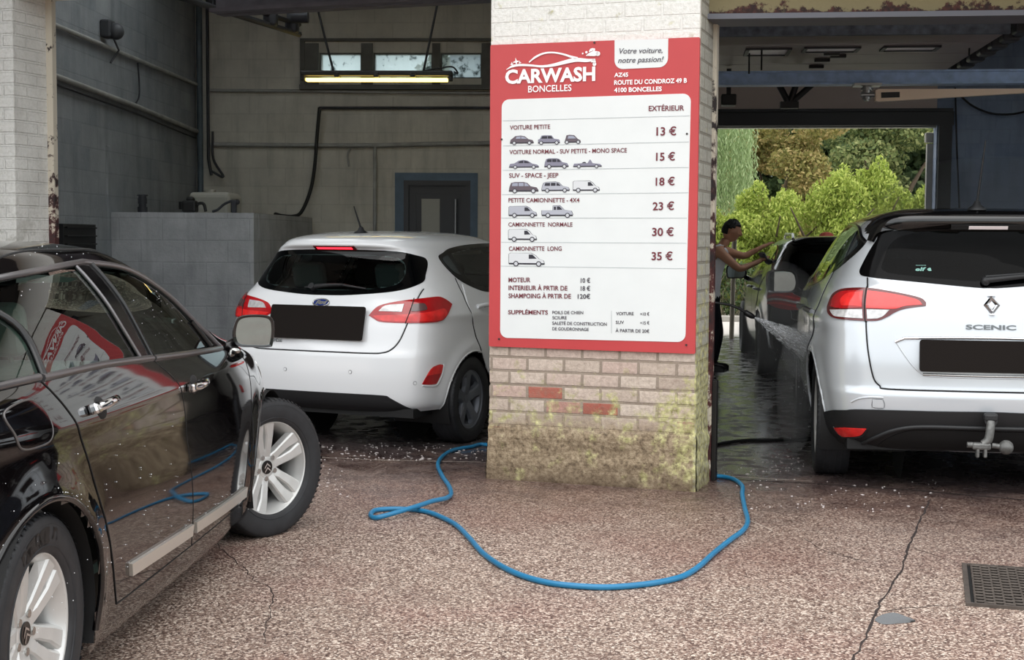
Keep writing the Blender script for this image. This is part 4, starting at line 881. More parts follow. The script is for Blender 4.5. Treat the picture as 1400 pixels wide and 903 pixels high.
def make_wheel(parent, style, R, Wt, Rr, M, m_rim, lettering=None, tread=True, n_tread=72):
    """wheel with hub axis along local X (outside = +X); part 'wheel' with tyre, hub cap, bolts, brake disc below it"""
    mb = MB(); w2 = Wt/2
    # barrel and lip
    mb.lathe([(-w2*.8, Rr*.98), (-w2*.8, Rr*.90), (w2*.25, Rr*.86), (w2*.62, Rr*.93), (w2*.80, Rr*.985), (w2*.86, Rr*1.0), (w2*.80, Rr*1.025), (w2*.5, Rr*1.02)], 64)
    def spoke(th, prof, curve=0.0):
        """prof: list of (r, half width, x outer, depth)"""
        vs = []
        for r, hw, xo, dp in prof:
            tt = th+curve*((r-prof[0][0])/(prof[-1][0]-prof[0][0]))**1.5
            c, s = math.cos(tt), math.sin(tt); 
            for k, (ww, xx) in enumerate(((-hw*1.25, xo-dp), (-hw, xo-.006), (-hw*.72, xo), (hw*.72, xo), (hw, xo-.006), (hw*1.25, xo-dp))):
                vs.append((xx, c*r-s*ww, s*r+c*ww))
        fs = [[i*6+k, i*6+k+1, i*6+k+7, i*6+k+6] for i in range(len(prof)-1) for k in range(5)]
        mb.add(vs, fs, False)
    if style == 'ten':
        for k in range(5):
            for q, sgn in ((0, 1), (1, -1)):
                spoke(k*2*PI/5+q*.56+.12, [(Rr*.15, Rr*.13, w2*.44, .03), (Rr*.40, Rr*.092, w2*.57, .035), (Rr*.7, Rr*.108, w2*.68, .035), (Rr*.97, Rr*.15, w2*.76, .03)], .12*sgn)
    elif style == 'five':
        for k in range(5): spoke(k*2*PI/5+.3, [(Rr*.12, Rr*.20, w2*.55, .03), (Rr*.45, Rr*.17, w2*.68, .03), (Rr*.75, Rr*.19, w2*.74, .03), (Rr*.97, Rr*.30, w2*.78, .03)])
        mb.lathe([(w2*.76, Rr*.97), (w2*.79, Rr*.92), (w2*.72, Rr*.86)], 48)
    else:
        for k in range(5):
            for q in (-.16, .16): spoke(k*2*PI/5+q, [(Rr*.15, Rr*.08, w2*.5, .03), (Rr*.5, Rr*.06, w2*.62, .03), (Rr*.97, Rr*.075, w2*.76, .03)])
    mb.lathe([(w2*.30, Rr*.30), (w2*.46, Rr*.27), (w2*.50, Rr*.20), (w2*.48, .0)], 40)
    wh = mb.build('wheel', m_rim, parent); wh.matrix_local = M
    # tyre
    tb = MB(); sx = .5*Wt
    prof = [(-sx*.80, Rr*.985), (-sx*.95, Rr*1.06), (-sx*1.02, Rr+(R-Rr)*.5), (-sx*.96, Rr+(R-Rr)*.85), (-sx*.80, R*.988), (-sx*.42, R*.998)]
    prof = prof+[(0, R)]+[(-a, r) for a, r in reversed(prof)]
    prof2 = []
    for i, (a, r) in enumerate(prof):
        prof2.append((a, r))
    tb.lathe([tuple(v)[:2] for v in catmull([(a, r, 0) for a, r in prof2], 4)], 96)
    gd = MB()
    if tread:
        for gx in (-.5, -.18, .18, .5): tb.lathe([(gx*sx-.006, R*.985), (gx*sx-.006, R*1.0012), (gx*sx, R*1.0015), (gx*sx+.006, R*1.0012), (gx*sx+.006, R*.985)], 72)
        for k in range(n_tread):
            t = 2*PI*k/n_tread
            for s0, s1, dt in ((.54, .98, .028), (-.98, -.54, -.028), (-.46, -.22, .02), (.22, .46, -.02)):
                vs = []
                for u in range(4):
                    a = s0+(s1-s0)*u/3; rr = R*1.004 if abs(a) < .8 else R*(1.004-.030*((abs(a)-.8)/.18)**1.5)
                    for dd in (-.0165, .0165): tt = t+dd+dt*u/3; vs.append((a*sx, rr*math.cos(tt), rr*math.sin(tt)))
                tb.add(vs, [[2*u, 2*u+1, 2*u+3, 2*u+2] for u in range(3)], True)
    for rr in (Rr*1.10, Rr+(R-Rr)*.72): tb.lathe([(sx*.965+.0, rr-.003), (sx*1.012, rr), (sx*.965, rr+.003)], 72)
    tb.build('tyre', M_TYRE, wh); tb = MB()
    if lettering:
        body, r0, h, a0, step = lettering
        for k, ch in enumerate(body):
            if ch == ' ': continue
            vs, fs = txt(ch, h*1.4, .012, 0, 'CENTER'); tt = a0-k*step; c, s_ = math.cos(tt), math.sin(tt)
            tb.add([(sx*1.022, c*(r0+v[1])-s_*(-v[0]) if False else c*(r0+v[1])+s_*v[0], s_*(r0+v[1])-c*v[0]) for v in vs], fs)
    if lettering: tb.build('tyre_lettering', mat('raised tyre letters', (14, 14, 16), .5), wh)
    db = MB(); db.lathe([(-w2*.25, Rr*.2), (-w2*.25, Rr*.72), (-w2*.08, Rr*.72), (-w2*.08, Rr*.2)], 48); db.lathe([(-w2*.7, 0), (-w2*.7, Rr*.93)], 32); db.box((-w2*.15, -Rr*.55, Rr*.1), (.06, .09, .2), bev=.015); db.build('brake_disc', M_DISC, wh)
    for k in range(5):
        bb = MB(); t = k*2*PI/5+.75; bb.cyl((w2*.36, Rr*.25*math.cos(t), Rr*.25*math.sin(t)), (w2*.54, Rr*.25*math.cos(t), Rr*.25*math.sin(t)), Rr*.055, n=10); bb.build('wheel_bolt', M_SATIN, wh)
    return wh
def ellipse(a, b, ra, rb, n=20): return [(a+ra*math.cos(2*PI*i/n), b+rb*math.sin(2*PI*i/n)) for i in range(n)]
def seat(parent, x, y, m, w=.5, h=.62, name='seat'):
    mb = MB(); mb.box((x, y+.05, .38), (w, .52, .22), bev=.06, seg=3)
    R = Matrix.Translation((x, y-.22, .40)) @ Matrix.Rotation(math.radians(14), 4, 'X'); mb.box((0, 0, h/2), (w, .14, h), M=R, bev=.055, seg=3); mb.box((0, -.01, h+.12), (.26, .10, .19), M=R, bev=.045, seg=3)
    for dx in (-.06, .06): mb.cyl(R @ Vector((dx, 0, h-.02)), R @ Vector((dx, 0, h+.06)), .008)
    return mb.build(name, m, parent)

def sym(half):
    """right-hand outline from the centre line round, mirrored"""
    return list(half)+[(-p[0],)+tuple(p[1:]) for p in reversed(half) if abs(p[0]) > 1e-6]
def liner(parent, c, z, r, sg, x0, x1):
    mb = MB(); n = 24; vs = []
    for i in range(n+1):
        t = math.radians(-25+230*i/n)
        for xx in (x1, x0): vs.append((xx*sg, c+r*math.cos(t), z+r*math.sin(t)))
    mb.add(vs, [[2*i, 2*i+1, 2*i+3, 2*i+2] for i in range(n)], True); mb.add([(x0*sg, c+r*math.cos(2*PI*i/24), z+r*math.sin(2*PI*i/24)) for i in range(24)], [list(range(24))]); return mb.build('arch_liner', M_GAP, parent)
def plate_on(car, parent, z, w, h, off, name='number_plate'):
    M = car.frame('rear', 0, z, 1, off); P = rrect([(-w/2, -h/2), (w/2, -h/2), (w/2, h/2), (-w/2, h/2)], .016)
    mb = MB(); mb.prism(P, 0, .008); o = mb.build(name, M_PLATE, parent); o.matrix_local = M; return o
def letters(car, parent, name, body, x0, x1, z, h, m, bold=.02, shear=0, off=.005, depth=.004):
    vs, fs = txt(body, 1, bold, shear); a, b = min(v[0] for v in vs), max(v[0] for v in vs); c, d = min(v[1] for v in vs), max(v[1] for v in vs)
    V = []
    for v in vs:
        q, nn = car.b.hit('rear', x0+(v[0]-a)/(b-a)*(x1-x0), z+(v[1]-c)/(d-c)*h); V.append(q+nn*off)
    mb = MB(); mb.add(V, fs); return mb.build(name, m, parent)
def mirror(parent, x, y, z, sg, w, h, m, rz=6):
    M = Matrix.Translation((x, y, z)) @ Matrix.Rotation(math.radians(rz*sg), 4, 'Z')
    O = [(-.46, -.40), (-.50, .05), (-.42, .42), (0, .5), (.38, .42), (.5, .1), (.5, -.25), (.38, -.46), (0, -.5), (-.38, -.5)]
    O = [tuple(v)[:2] for v in catmull([(a*w*(-1 if sg > 0 else 1), b*h, 0) for a, b in O], 5, True)]; n = len(O)
    mb = MB(); L = [(1.0, 0), (1.03, .02), (.98, .06), (.80, .10), (.45, .125)]; vs = [(a*k, d, q*k) for k, d in L for a, q in O]
    mb.add(vs, [[i*n+j, i*n+(j+1) % n, (i+1)*n+(j+1) % n, (i+1)*n+j] for i in range(len(L)-1) for j in range(n)], True); mb.add(vs[-n:], [list(range(n))])
    vs = [(a*k, d, q*k) for k, d in ((1, 0), (.87, .002), (.86, .012)) for a, q in O]; mb.add(vs, [[i*n+j, i*n+(j+1) % n, (i+1)*n+(j+1) % n, (i+1)*n+j] for i in range(2) for j in range(n)])
    mb.tube([(-.42*w*sg, .05, -.40*h), (-.75*w*sg, .05, -.62*h), (-1.0*w*sg, .06, -.66*h)], [.03, .028, .03], 10)
    o = mb.build('door_mirror', m, parent); o.matrix_local = M; recalc(o)
    mb = MB(); mb.add([(a*.865, .008, q*.865) for a, q in O], [list(range(n))]); mb.build('mirror_glass', M_MIRROR, o); return o
def aerial(parent, base, tip, r=.035):
    mb = MB(); b = Vector(base); mb.lathe([(0, r*1.6), (.012, r*1.5), (.03, r*.7), (.05, r*.45), (.06, 0)], 16, Matrix.Translation(b) @ Matrix.Rotation(-PI/2, 4, 'Y') @ Matrix.Scale(1, 4)); mb.tube([b+Vector((0, 0, .04)), Vector(tip)], [.008, .004], 8); return mb.build('aerial', M_PLASTIC, parent)
def cabin(root, y0, y1, w, zf, ztop, seats, m1, m2):
    mb = MB(); mb.box((0, (y0+y1)/2, zf), (w*1.9, y1-y0, .08)); mb.box((0, y1-.25, (ztop+zf)/2+.12), (w*1.85, .5, .34), bev=.08, seg=3)
    for s_ in (1, -1): mb.box((s_*w, (y0+y1)/2, (zf+ztop)/2), (.04, y1-y0-.3, ztop-zf-.05), bev=.01)
    mb.build('cabin', m1, root); sd = []
    for x, y in seats: o = seat(root, x, y, m2); o.location = (0, 0, zf-.25); sd.append(o)
    return sd
def bump_arches(cs, zc, r, amp, zmax):
    def side(y, z):
        s = 0
        for c in cs: s += amp*math.exp(-((math.hypot(y-c, z-zc)-r)/.06)**2)*(1 if z < zmax else max(0, 1-(z-zmax)/.1))
        return s
    return side
def body_hatch():
    rows = [(0.268, 0.79, -0.62, 3.20, 11, 3), (0.31, 0.826, -0.665, 3.26, 11, 3), (0.4, 0.846, -0.695, 3.31, 11, 3), (0.55, 0.86, -0.715, 3.33, 11, 3), (0.64, 0.864, -0.712, 3.32, 11, 3), (0.7, 0.866, -0.69, 3.3, 11, 3), (0.85, 0.862, -0.665, 3.15, 11, 3), (0.95, 0.845, -0.63, 2.8, 11, 3.4), (1, 0.825, -0.605, 2.5, 11, 4), (1.1, 0.768, -0.55, 2.25, 7.5, 4), (1.2, 0.706, -0.488, 1.95, 7.5, 4), (1.3, 0.64, -0.432, 1.62, 7.5, 4), (1.345, 0.61, -0.418, 1.48, 7.5, 4), (1.385, 0.572, -0.468, 1.33, 5, 4), (1.416, 0.54, -0.45, 1.22, 4.6, 4), (1.448, 0.46, -0.34, 1.08, 4.2, 4), (1.472, 0.33, -0.14, 0.9, 4, 4), (1.484, 0.15, 0.1, 0.7, 4, 3), (1.487, 0.01, 0.3, 0.5, 4, 3)]
    f = bump_arches((0, 2.493), .305, .36, .018, .72)
    return Body(rows, plan=lambda y, z: 1-.045*sm(.4, -.7, y)-.02*sm(2.4, 3.3, y), side=lambda y, z: f(y, z)+.012*math.exp(-((z-.885-.03*max(0, .6-y))/.035)**2)*sm(2.6, 1.5, y), rear=lambda x, z: .10*x*x)
def body_mpv():
    rows = [(0.24, 0.8, -0.6, 3.35, 11, 3), (0.33, 0.872, -0.71, 3.5, 11, 3), (0.45, 0.9, -0.77, 3.58, 11, 3), (0.575, 0.918, -0.788, 3.61, 11, 3), (0.6, 0.922, -0.775, 3.61, 11, 3), (0.75, 0.93, -0.765, 3.6, 11, 3), (0.9, 0.926, -0.745, 3.5, 11, 3), (1, 0.914, -0.725, 3.3, 11, 3.4), (1.08, 0.894, -0.7, 3, 11, 3.8), (1.15, 0.866, -0.665, 2.7, 11, 4), (1.22, 0.834, -0.628, 2.45, 7.5, 4), (1.32, 0.787, -0.582, 2.2, 7.5, 4), (1.42, 0.735, -0.548, 1.95, 7.5, 4), (1.5, 0.685, -0.538, 1.7, 7.5, 4), (1.545, 0.645, -0.56, 1.55, 7.5, 4), (1.575, 0.605, -0.545, 1.42, 7.5, 4), (1.605, 0.53, -0.4, 1.25, 7.5, 4), (1.628, 0.4, -0.15, 1.05, 7.5, 4), (1.64, 0.18, 0.2, 0.8, 4, 3), (1.642, 0.01, 0.4, 0.6, 4, 3)]
    f = bump_arches((0, 2.734), .36, .42, .02, .8)
    return Body(rows, plan=lambda y, z: 1-.05*sm(.5, -.8, y)-.02*sm(2.6, 3.6, y), side=lambda y, z: f(y, z)+.016*math.exp(-((z-.97)/.05)**2)*sm(1.6, .2, y), rear=lambda x, z: .10*x*x)
def body_wagon():
    rows = [(0.2, 0.78, -0.68, 3.4, 11, 3), (0.3, 0.85, -0.78, 3.6, 11, 3), (0.45, 0.875, -0.83, 3.7, 11, 3), (0.6, 0.89, -0.845, 3.72, 11, 3), (0.8, 0.895, -0.83, 3.65, 11, 3), (0.92, 0.885, -0.8, 3.3, 11, 3), (0.98, 0.87, -0.77, 2.7, 11, 4), (1.05, 0.835, -0.72, 2.45, 7.5, 4), (1.2, 0.765, -0.61, 2.1, 7.5, 4), (1.33, 0.695, -0.52, 1.8, 7.5, 4), (1.4, 0.65, -0.5, 1.6, 7.5, 4), (1.44, 0.59, -0.46, 1.4, 7.5, 4), (1.47, 0.47, -0.3, 1.2, 7.5, 4), (1.485, 0.2, 0.1, 0.9, 4, 3), (1.487, 0.01, 0.3, 0.6, 4, 3)]
    f = bump_arches((0, 2.81), .33, .39, .02, .75)
    return Body(rows, plan=lambda y, z: 1-.04*sm(.4, -.8, y)-.02*sm(2.6, 3.6, y), side=f, rear=lambda x, z: .10*x*x)
# ---------------- black saloon in the foreground ----------------
M_BLACK = mat('black paint', (10, 8, 9), .05, spec=.5, coat=.35)
M_MOULD = mat('silver moulding', (216, 212, 204), .28, .6)
M_WINSTRIP = mat('satin window strip', (120, 118, 120), .28, .8)
M_GLASS_C = glass_mat('green tinted glass', (196, 222, 210))
M_MIRROR = mat('mirror glass', (150, 162, 162), .02, 1)
def saloon():
    root = thing('car', 'glossy black saloon car with silver alloy wheels, wet doors facing the price board', 'car', (-2.1814, 3.821, 0), -.0438)
    rows = [(.145, .862, -.70, 3.62, 4.5, 3), (.175, .882, -.80, 3.70, 4.5, 3), (.30, .902, -.88, 3.80, 4.5, 3), (.45, .918, -.905, 3.84, 4.5, 3), (.60, .925, -.91, 3.84, 4.5, 3), (.74, .922, -.905, 3.78, 4.5, 3), (.85, .912, -.90, 3.60, 4.5, 3),
        (.93, .896, -.88, 3.15, 4.6, 3.4), (.985, .874, -.84, 2.75, 4.6, 4), (1.035, .850, -.66, 2.50, 4.6, 4.5), (1.10, .820, -.44, 2.30, 4.6, 4.5), (1.20, .770, -.14, 2.05, 4.6, 4.5), (1.29, .707, .12, 1.82, 4.6, 4.5), (1.34, .662, .30, 1.66, 4.6, 4.5), (1.378, .610, .46, 1.50, 4.6, 4.5), (1.402, .52, .62, 1.36, 4.4, 4.4), (1.415, .36, .78, 1.22, 4, 4), (1.420, .02, .9, 1.1, 3, 3)]
    def side(y, z):
        s = 0
        for c in (0, 2.815):
            r = math.hypot(y-c, z-.325); s += .020*math.exp(-((r-.385)/.06)**2) if z < .8 else .020*math.exp(-((r-.385)/.06)**2)*max(0, 1-(z-.8)/.1)
        s += .007*math.exp(-((z-.885)/.035)**2)-.006*math.exp(-((z-.66)/.12)**2)
        return s
    b = Body(rows, plan=lambda y, z: 1-.03*sm(.1, -.9, y)-.015*sm(2.6, 3.8, y), side=side); car = Car(b)
    belt = [(.10, 1.030), (.5, 1.026), (1.0, 1.006), (1.5, .985), (2.0, .965)]
    dlo = [(-.16, 1.036, 1), (-.02, 1.150), (.119, 1.252), (.28, 1.297), (.565, 1.324), (.915, 1.341), (1.032, 1.340), (1.394, 1.306), (1.716, 1.198), (1.871, 1.098), (2.06, .964, 1), (1.5, .985), (1.0, 1.006), (.5, 1.026)]
    D2 = [p[:2] for p in outline(dlo, .05)]; C = Vector((.95, 1.15)); D2 = [((p[0]-C.x)*.985+C.x, (p[1]-C.y)*.97+C.y) for p in D2]
    ws = [(-.62, 1.72), (0, 1.78), (.62, 1.72), (.74, 2.20), (.6, 2.33), (0, 2.43), (-.6, 2.33), (-.74, 2.2)]
    rw = [(-.60, .30), (0, .26), (.60, .30), (.70, -.36), (.4, -.44), (0, -.46), (-.4, -.44), (-.70, -.36)]
    def cut(c, n):
        if abs(c.x) > .5 and abs(n.x) > .35 and inpoly(c.y, c.z, D2): return True
        if c.z > 1.0 and (inpoly(c.x, c.y, ws) or inpoly(c.x, c.y, rw)) and n.z > .1: return True
        for y0 in (0, 2.815):
            if abs(c.x) > .55 and math.hypot(c.y-y0, c.z-.325) < .372: return True
        return False
    car.shell('body', M_BLACK, root, cut)
    for sg in (1, -1):
        A = lambda c, r, a0, a1: arch(c, .325, r, a0, a1)
        rd = car.panel('rear_door', [(.105, 1.022, 1), (.55, 1.016), (1.072, .998, 1), (1.258, .875), (1.316, .68), (1.398, .42), (1.437, .258, 1), (.585, .262, 1), (.54, .335), (.415, .572), (.285, .79), (.20, .918)], 'side', M_BLACK, root, sg, .0015, .022, .006)
        fd = car.panel('front_door', [(1.086, .997, 1), (1.5, .978), (2.35, .936, 1), (2.44, .84), (2.43, .60), (2.39, .42), (2.40, .32), (2.37, .258, 1), (1.449, .258, 1), (1.41, .42), (1.328, .68), (1.27, .875)], 'side', M_BLACK, root, sg, .0015, .022, .006)
        car.line('door_seal', [(.105, 1.022), (.20, .918), (.285, .79), (.415, .572), (.54, .335), (.582, .256)], 'side', M_GAP, rd, sg, .0024, .001)
        car.line('door_seal', [(1.079, .998), (1.264, .875), (1.322, .68), (1.404, .42), (1.443, .256)], 'side', M_GAP, fd, sg, .0024, .001)
        car.line('door_seal', [(2.36, .936), (2.45, .84), (2.44, .60), (2.40, .42), (2.41, .32), (2.375, .252)], 'side', M_GAP, fd, sg, .0024, .001)
        car.line('door_seal', [(.585, .257), (1.0, .255), (1.44, .254)], 'side', M_GAP, rd, sg, .0024, .001); car.line('door_seal', [(1.45, .254), (1.9, .254), (2.37, .253)], 'side', M_GAP, fd, sg, .0024, .001)
        # glass
        car.panel('window', [(.155, 1.040, 1), (.19, 1.15), (.150, 1.248, 1), (.318, 1.286), (.623, 1.311), (.868, 1.322, 1), (.90, 1.17), (.955, 1.022, 1), (.55, 1.034)], 'side', M_GLASS_C, rd, sg, -.004)
        car.panel('window', [(1.050, 1.318, 1), (1.388, 1.285), (1.665, 1.182), (1.80, 1.085), (1.872, .988, 1), (1.5, 1.000), (1.095, 1.018, 1), (1.07, 1.17)], 'side', M_GLASS_C, fd, sg, -.004)
        car.panel('quarter_window', [(1.84, 1.075, 1), (1.925, 1.03), (2.0, .982, 1), (1.905, .985, 1)], 'side', M_GLASS_C, fd, sg, -.003)
        car.panel('quarter_window', [(-.10, 1.046, 1), (.01, 1.150), (.118, 1.233, 1), (.158, 1.15), (.120, 1.042, 1)], 'side', M_GLASS_C, root, sg, -.004)
        car.panel('pillar_trim', [(.872, 1.335, 1), (.905, 1.17), (.962, 1.008, 1), (1.078, 1.004, 1), (1.058, 1.17), (1.035, 1.338, 1)], 'side', M_GLOSSBLK, rd, sg, .002)
        car.line('window_divider', [(.868, 1.33), (.905, 1.17), (.962, 1.01)], 'side', M_WINSTRIP, rd, sg, .007, .003)
        car.line('window_divider', [(1.035, 1.335), (1.058, 1.17), (1.082, 1.006)], 'side', M_GLOSSBLK, fd, sg, .010, .002)
        car.line('window_divider', [(.128, 1.246), (.172, 1.15), (.136, 1.035)], 'side', M_GLOSSBLK, rd, sg, .013, .0)
        car.line('window_divider', [(1.82, 1.09), (1.887, .985)], 'side', M_GLOSSBLK, fd, sg, .012, .0)
        car.line('window_strip', [(-.15, 1.045), (-.02, 1.150), (.119, 1.252), (.28, 1.297), (.565, 1.324), (.915, 1.341), (1.032, 1.340), (1.394, 1.306), (1.716, 1.198), (1.871, 1.098), (2.06, .964)], 'side', M_WINSTRIP, root, sg, .012, .001)
        car.line('window_strip', [(-.16, 1.030), (-.02, 1.033), (.10, 1.034)], 'side', M_WINSTRIP, root, sg, .012, .002)
        car.line('belt_strip', [(.115, 1.030), (.55, 1.026), (1.0, 1.008), (1.07, 1.004)], 'side', M_WINSTRIP, rd, sg, .012, .003)
        car.line('belt_strip', [(1.09, 1.003), (1.5, .985), (2.05, .962)], 'side', M_WINSTRIP, fd, sg, .012, .003)
        # mouldings along the door feet
        def mould(y0, y1, z0, z1, p):
            car.panel('side_moulding', [(y0, z0+.045, 1), ((y0+y1)/2, (z0+z1)/2+.045), (y1, z1+.045, 1), (y1-.0, z1, 1), ((y0+y1)/2, (z0+z1)/2), (y0+.02, z0, 1)], 'side', M_MOULD, p, sg, .014, .02, .014)
        mould(.66, 1.40, .325, .302, rd); mould(1.44, 2.34, .301, .275, fd)
        # handles
        for yy, zz, p in ((.43, .912, rd), (1.44, .872, fd)):
            M = car.frame('side', yy, zz, sg)
            mb = MB(); mb.ball((0, 0, -.004), (.055, .040, .010)); o = mb.build('handle_cup', M_GAP, p); o.matrix_local = M
            mb = MB(); f = 1 if sg > 0 else -1
            mb.tube([(-.095*f, 0, .012), (-.05*f, 0, .036), (.03*f, .004, .038), (.085*f, .006, .026), (.10*f, .004, .010)], [.014, .015, .014, .013, .011], 12); mb.box((-.085*f, -.001, .018), (.045, .034, .034), bev=.010)
            o = mb.build('door_handle', M_CHROME, p); o.matrix_local = M
        fl = [(-.17, .965), (-.06, .985), (.01, .975), (.055, .925), (.045, .87), (-.02, .858), (-.12, .865), (-.15, .91)]
        if sg > 0: car.panel('fuel_flap', fl, 'side', M_BLACK, root, sg, .003); car.line('flap_seam', fl, 'side', mat('flap seam', (96, 94, 94), .3, .5), root, sg, .0035, .001, True)
        # wheel arch lips and liners
        for c, a0, a1 in ((0, -14, 194), (2.815, -14, 194)):
            car.line('arch_lip', A(c, .379, a0, a1), 'side', M_BLACK, root, sg, .011, -.003)
            mb = MB(); n = 24; vs = []
            for i in range(n+1):
                t = math.radians(-20+220*i/n)
                for xx in (.90, .45): vs.append((xx*sg, c+.375*math.cos(t), .325+.375*math.sin(t)))
            mb.add(vs, [[2*i, 2*i+1, 2*i+3, 2*i+2] for i in range(n)], True); mb.add([(.45*sg, c+.375*math.cos(2*PI*i/24), .325+.375*math.sin(2*PI*i/24)) for i in range(24)], [list(range(24))]); mb.build('arch_liner', M_GAP, root)
        # wheels
        for c, st in ((0, 0), (2.815, -33 if sg > 0 else -33)):
            M = Matrix.Translation((.775*sg, c, .328)) if c == 0 else Matrix.Translation((.835*sg, c+.035*sg, .328))
            M = M @ Matrix.Rotation(math.radians(st), 4, 'Z')
            if sg < 0: M = M @ Matrix.Rotation(PI, 4, 'Z')
            M = M @ Matrix.Rotation(.35 if c == 0 else .1, 4, 'X')
            near = sg > 0
            wh = make_wheel(root, 'ten', .336, .225, .222, M, M_ALLOY, ('SAVRON S', .264, .021, 1.72, .115) if near and c == 0 else None, True)
            cb = MB(); cb.cyl((.052, 0, 0), (.060, 0, 0), .033, n=28); cp = cb.build('hub_cap', M_GLOSSBLK, wh)
            lb = MB()
            for dz in (-.011, .009):
                for s2 in (1, -1): lb.add([(.062, 0, dz+.013), (.062, s2*.019, dz-.006), (.062, s2*.019, dz-.014), (.062, 0, dz+.004)], [[0, 1, 2, 3]])
            cb = lb.build('chevron_emblem', M_CHROME, wh)
        # door mirror
        mr = mirror(root, .945*sg, 2.30, 1.02, sg, .175, .142, M_BLACK, 16)
        mb = MB(); mb.ball((-.08*sg, .01, -.085), (.024, .02, .015)); mb.ball((-.08*sg, -.008, -.085), (.012, .008, .008)); mb.build('puddle_lamp', M_SATIN, mr)
        car.panel('headlamp', [(2.98, .80), (3.10, .85), (3.3, .80), (3.5, .70), (3.45, .62), (3.2, .68)], 'side', M_CLEAR, root, sg, .004)
    car.panel('windscreen', ws, 'top', M_GLASS_C, root, 1, -.003, .04); car.panel('rear_window', rw, 'top', M_GLASS_C, root, 1, -.003, .04)
    car.line('roof_joint', [(.56, .42), (.585, .8), (.585, 1.2), (.55, 1.52)], 'top', M_GAP, root, 1, .005, -.001)
    # cabin
    mb = MB(); mb.box((0, 1.0, .25), (1.5, 3.0, .1)); mb.box((0, 2.15, .72), (1.45, .5, .32), bev=.08, seg=3); mb.box((-.36, 1.98, .90), (.4, .3, .1), bev=.04); mb.box((0, 1.3, .42), (.22, 1.0, .22), bev=.04)
    for s_ in (1, -1): mb.box((s_*.775, 1.2, .64), (.05, 2.3, .56), bev=.02)
    mb.box((0, -.36, .86), (1.3, .46, .05)); mb.build('cabin', mat('grey cabin plastic', (104, 108, 106), .7), root)
    for x in (.37, -.37): seat(root, x, 1.28, M_SEATL)
    mb = MB(); mb.box((0, .30, .42), (1.36, .5, .26), bev=.08, seg=3); R = Matrix.Translation((0, .04, .5)) @ Matrix.Rotation(math.radians(18), 4, 'X'); mb.box((0, 0, .26), (1.36, .16, .54), M=R, bev=.06, seg=3)
    for x in (-.42, .42): mb.box((x, 0, .60), (.28, .1, .18), M=R, bev=.04)
    mb.build('rear_seat', M_SEATL, root)
    mb = MB(); R = Matrix.Translation((-.37, 1.78, .88)) @ Matrix.Rotation(math.radians(65), 4, 'X'); mb.tube([R @ Vector((.19*math.cos(t*PI/12), .19*math.sin(t*PI/12), 0)) for t in range(24)], .016, 8, True); mb.box((0, 0, -.02), (.16, .12, .05), M=R, bev=.02); mb.box((0, 0, -.01), (.36, .03, .02), M=R); mb.build('steering_wheel', M_CABIN, root)
    mb = MB(); mb.box((0, 1.72, 1.27), (.24, .03, .07), bev=.014); mb.box((.34, 1.66, 1.31), (.36, .16, .015), bev=.005); mb.box((-.34, 1.66, 1.31), (.36, .16, .015), bev=.005); mb.build('interior_mirror', M_CABIN, root)
    # hatch of the nose and tail
    car.panel('tail_lamp', [(-.86, .93), (-.60, .95), (-.5, .90), (-.62, .78), (-.86, .74)], 'side', M_REDL, root, 1, .004); car.panel('tail_lamp', [(-.86, .93), (-.60, .95), (-.5, .90), (-.62, .78), (-.86, .74)], 'side', M_REDL, root, -1, .004)
    car.panel('front_grille', [(-.5, .66, 1), (.5, .66, 1), (.45, .52, 1), (-.45, .52, 1)], 'front', M_PLASTIC, root, 1, .006, .03)
    # beads of water
    rnd = random.Random(5); mb = MB(); bm = bmesh.new(); bmesh.ops.create_icosphere(bm, subdivisions=1, radius=1); iv = [v.co.copy() for v in bm.verts]; iff = [[v.index for v in f.verts] for f in bm.faces]; bm.free()
    for _ in range(230):
        u = rnd.random()
        if u < .45: yy, zz = rnd.uniform(-.6, 1.2), rnd.uniform(.3, .8)
        elif u < .6: t = rnd.uniform(10, 185); yy, zz = .395*math.cos(math.radians(t)), .325+.395*math.sin(math.radians(t))
        elif u < .75: yy, zz = rnd.uniform(.6, 2.3), .352+rnd.uniform(-.01, .02)
        elif u < .9: yy, zz = rnd.uniform(1.15, 1.7), rnd.uniform(1.02, 1.24)
        else: yy, zz = rnd.uniform(.3, 1.2), rnd.uniform(1.36, 1.40)
        q, nn = b.hit('side', yy, zz, 1); r = rnd.uniform(.0008, .0020); c = q+nn*(.004 if zz < .98 else 0); mb.add([c+v*r for v in iv], iff, True)
    tag(mb.build('water_drops', mat('water beads', (235, 240, 245), .05, spec=.8), root), 'beads of water on the wet paint and glass', kind='stuff')
    return root
saloon()
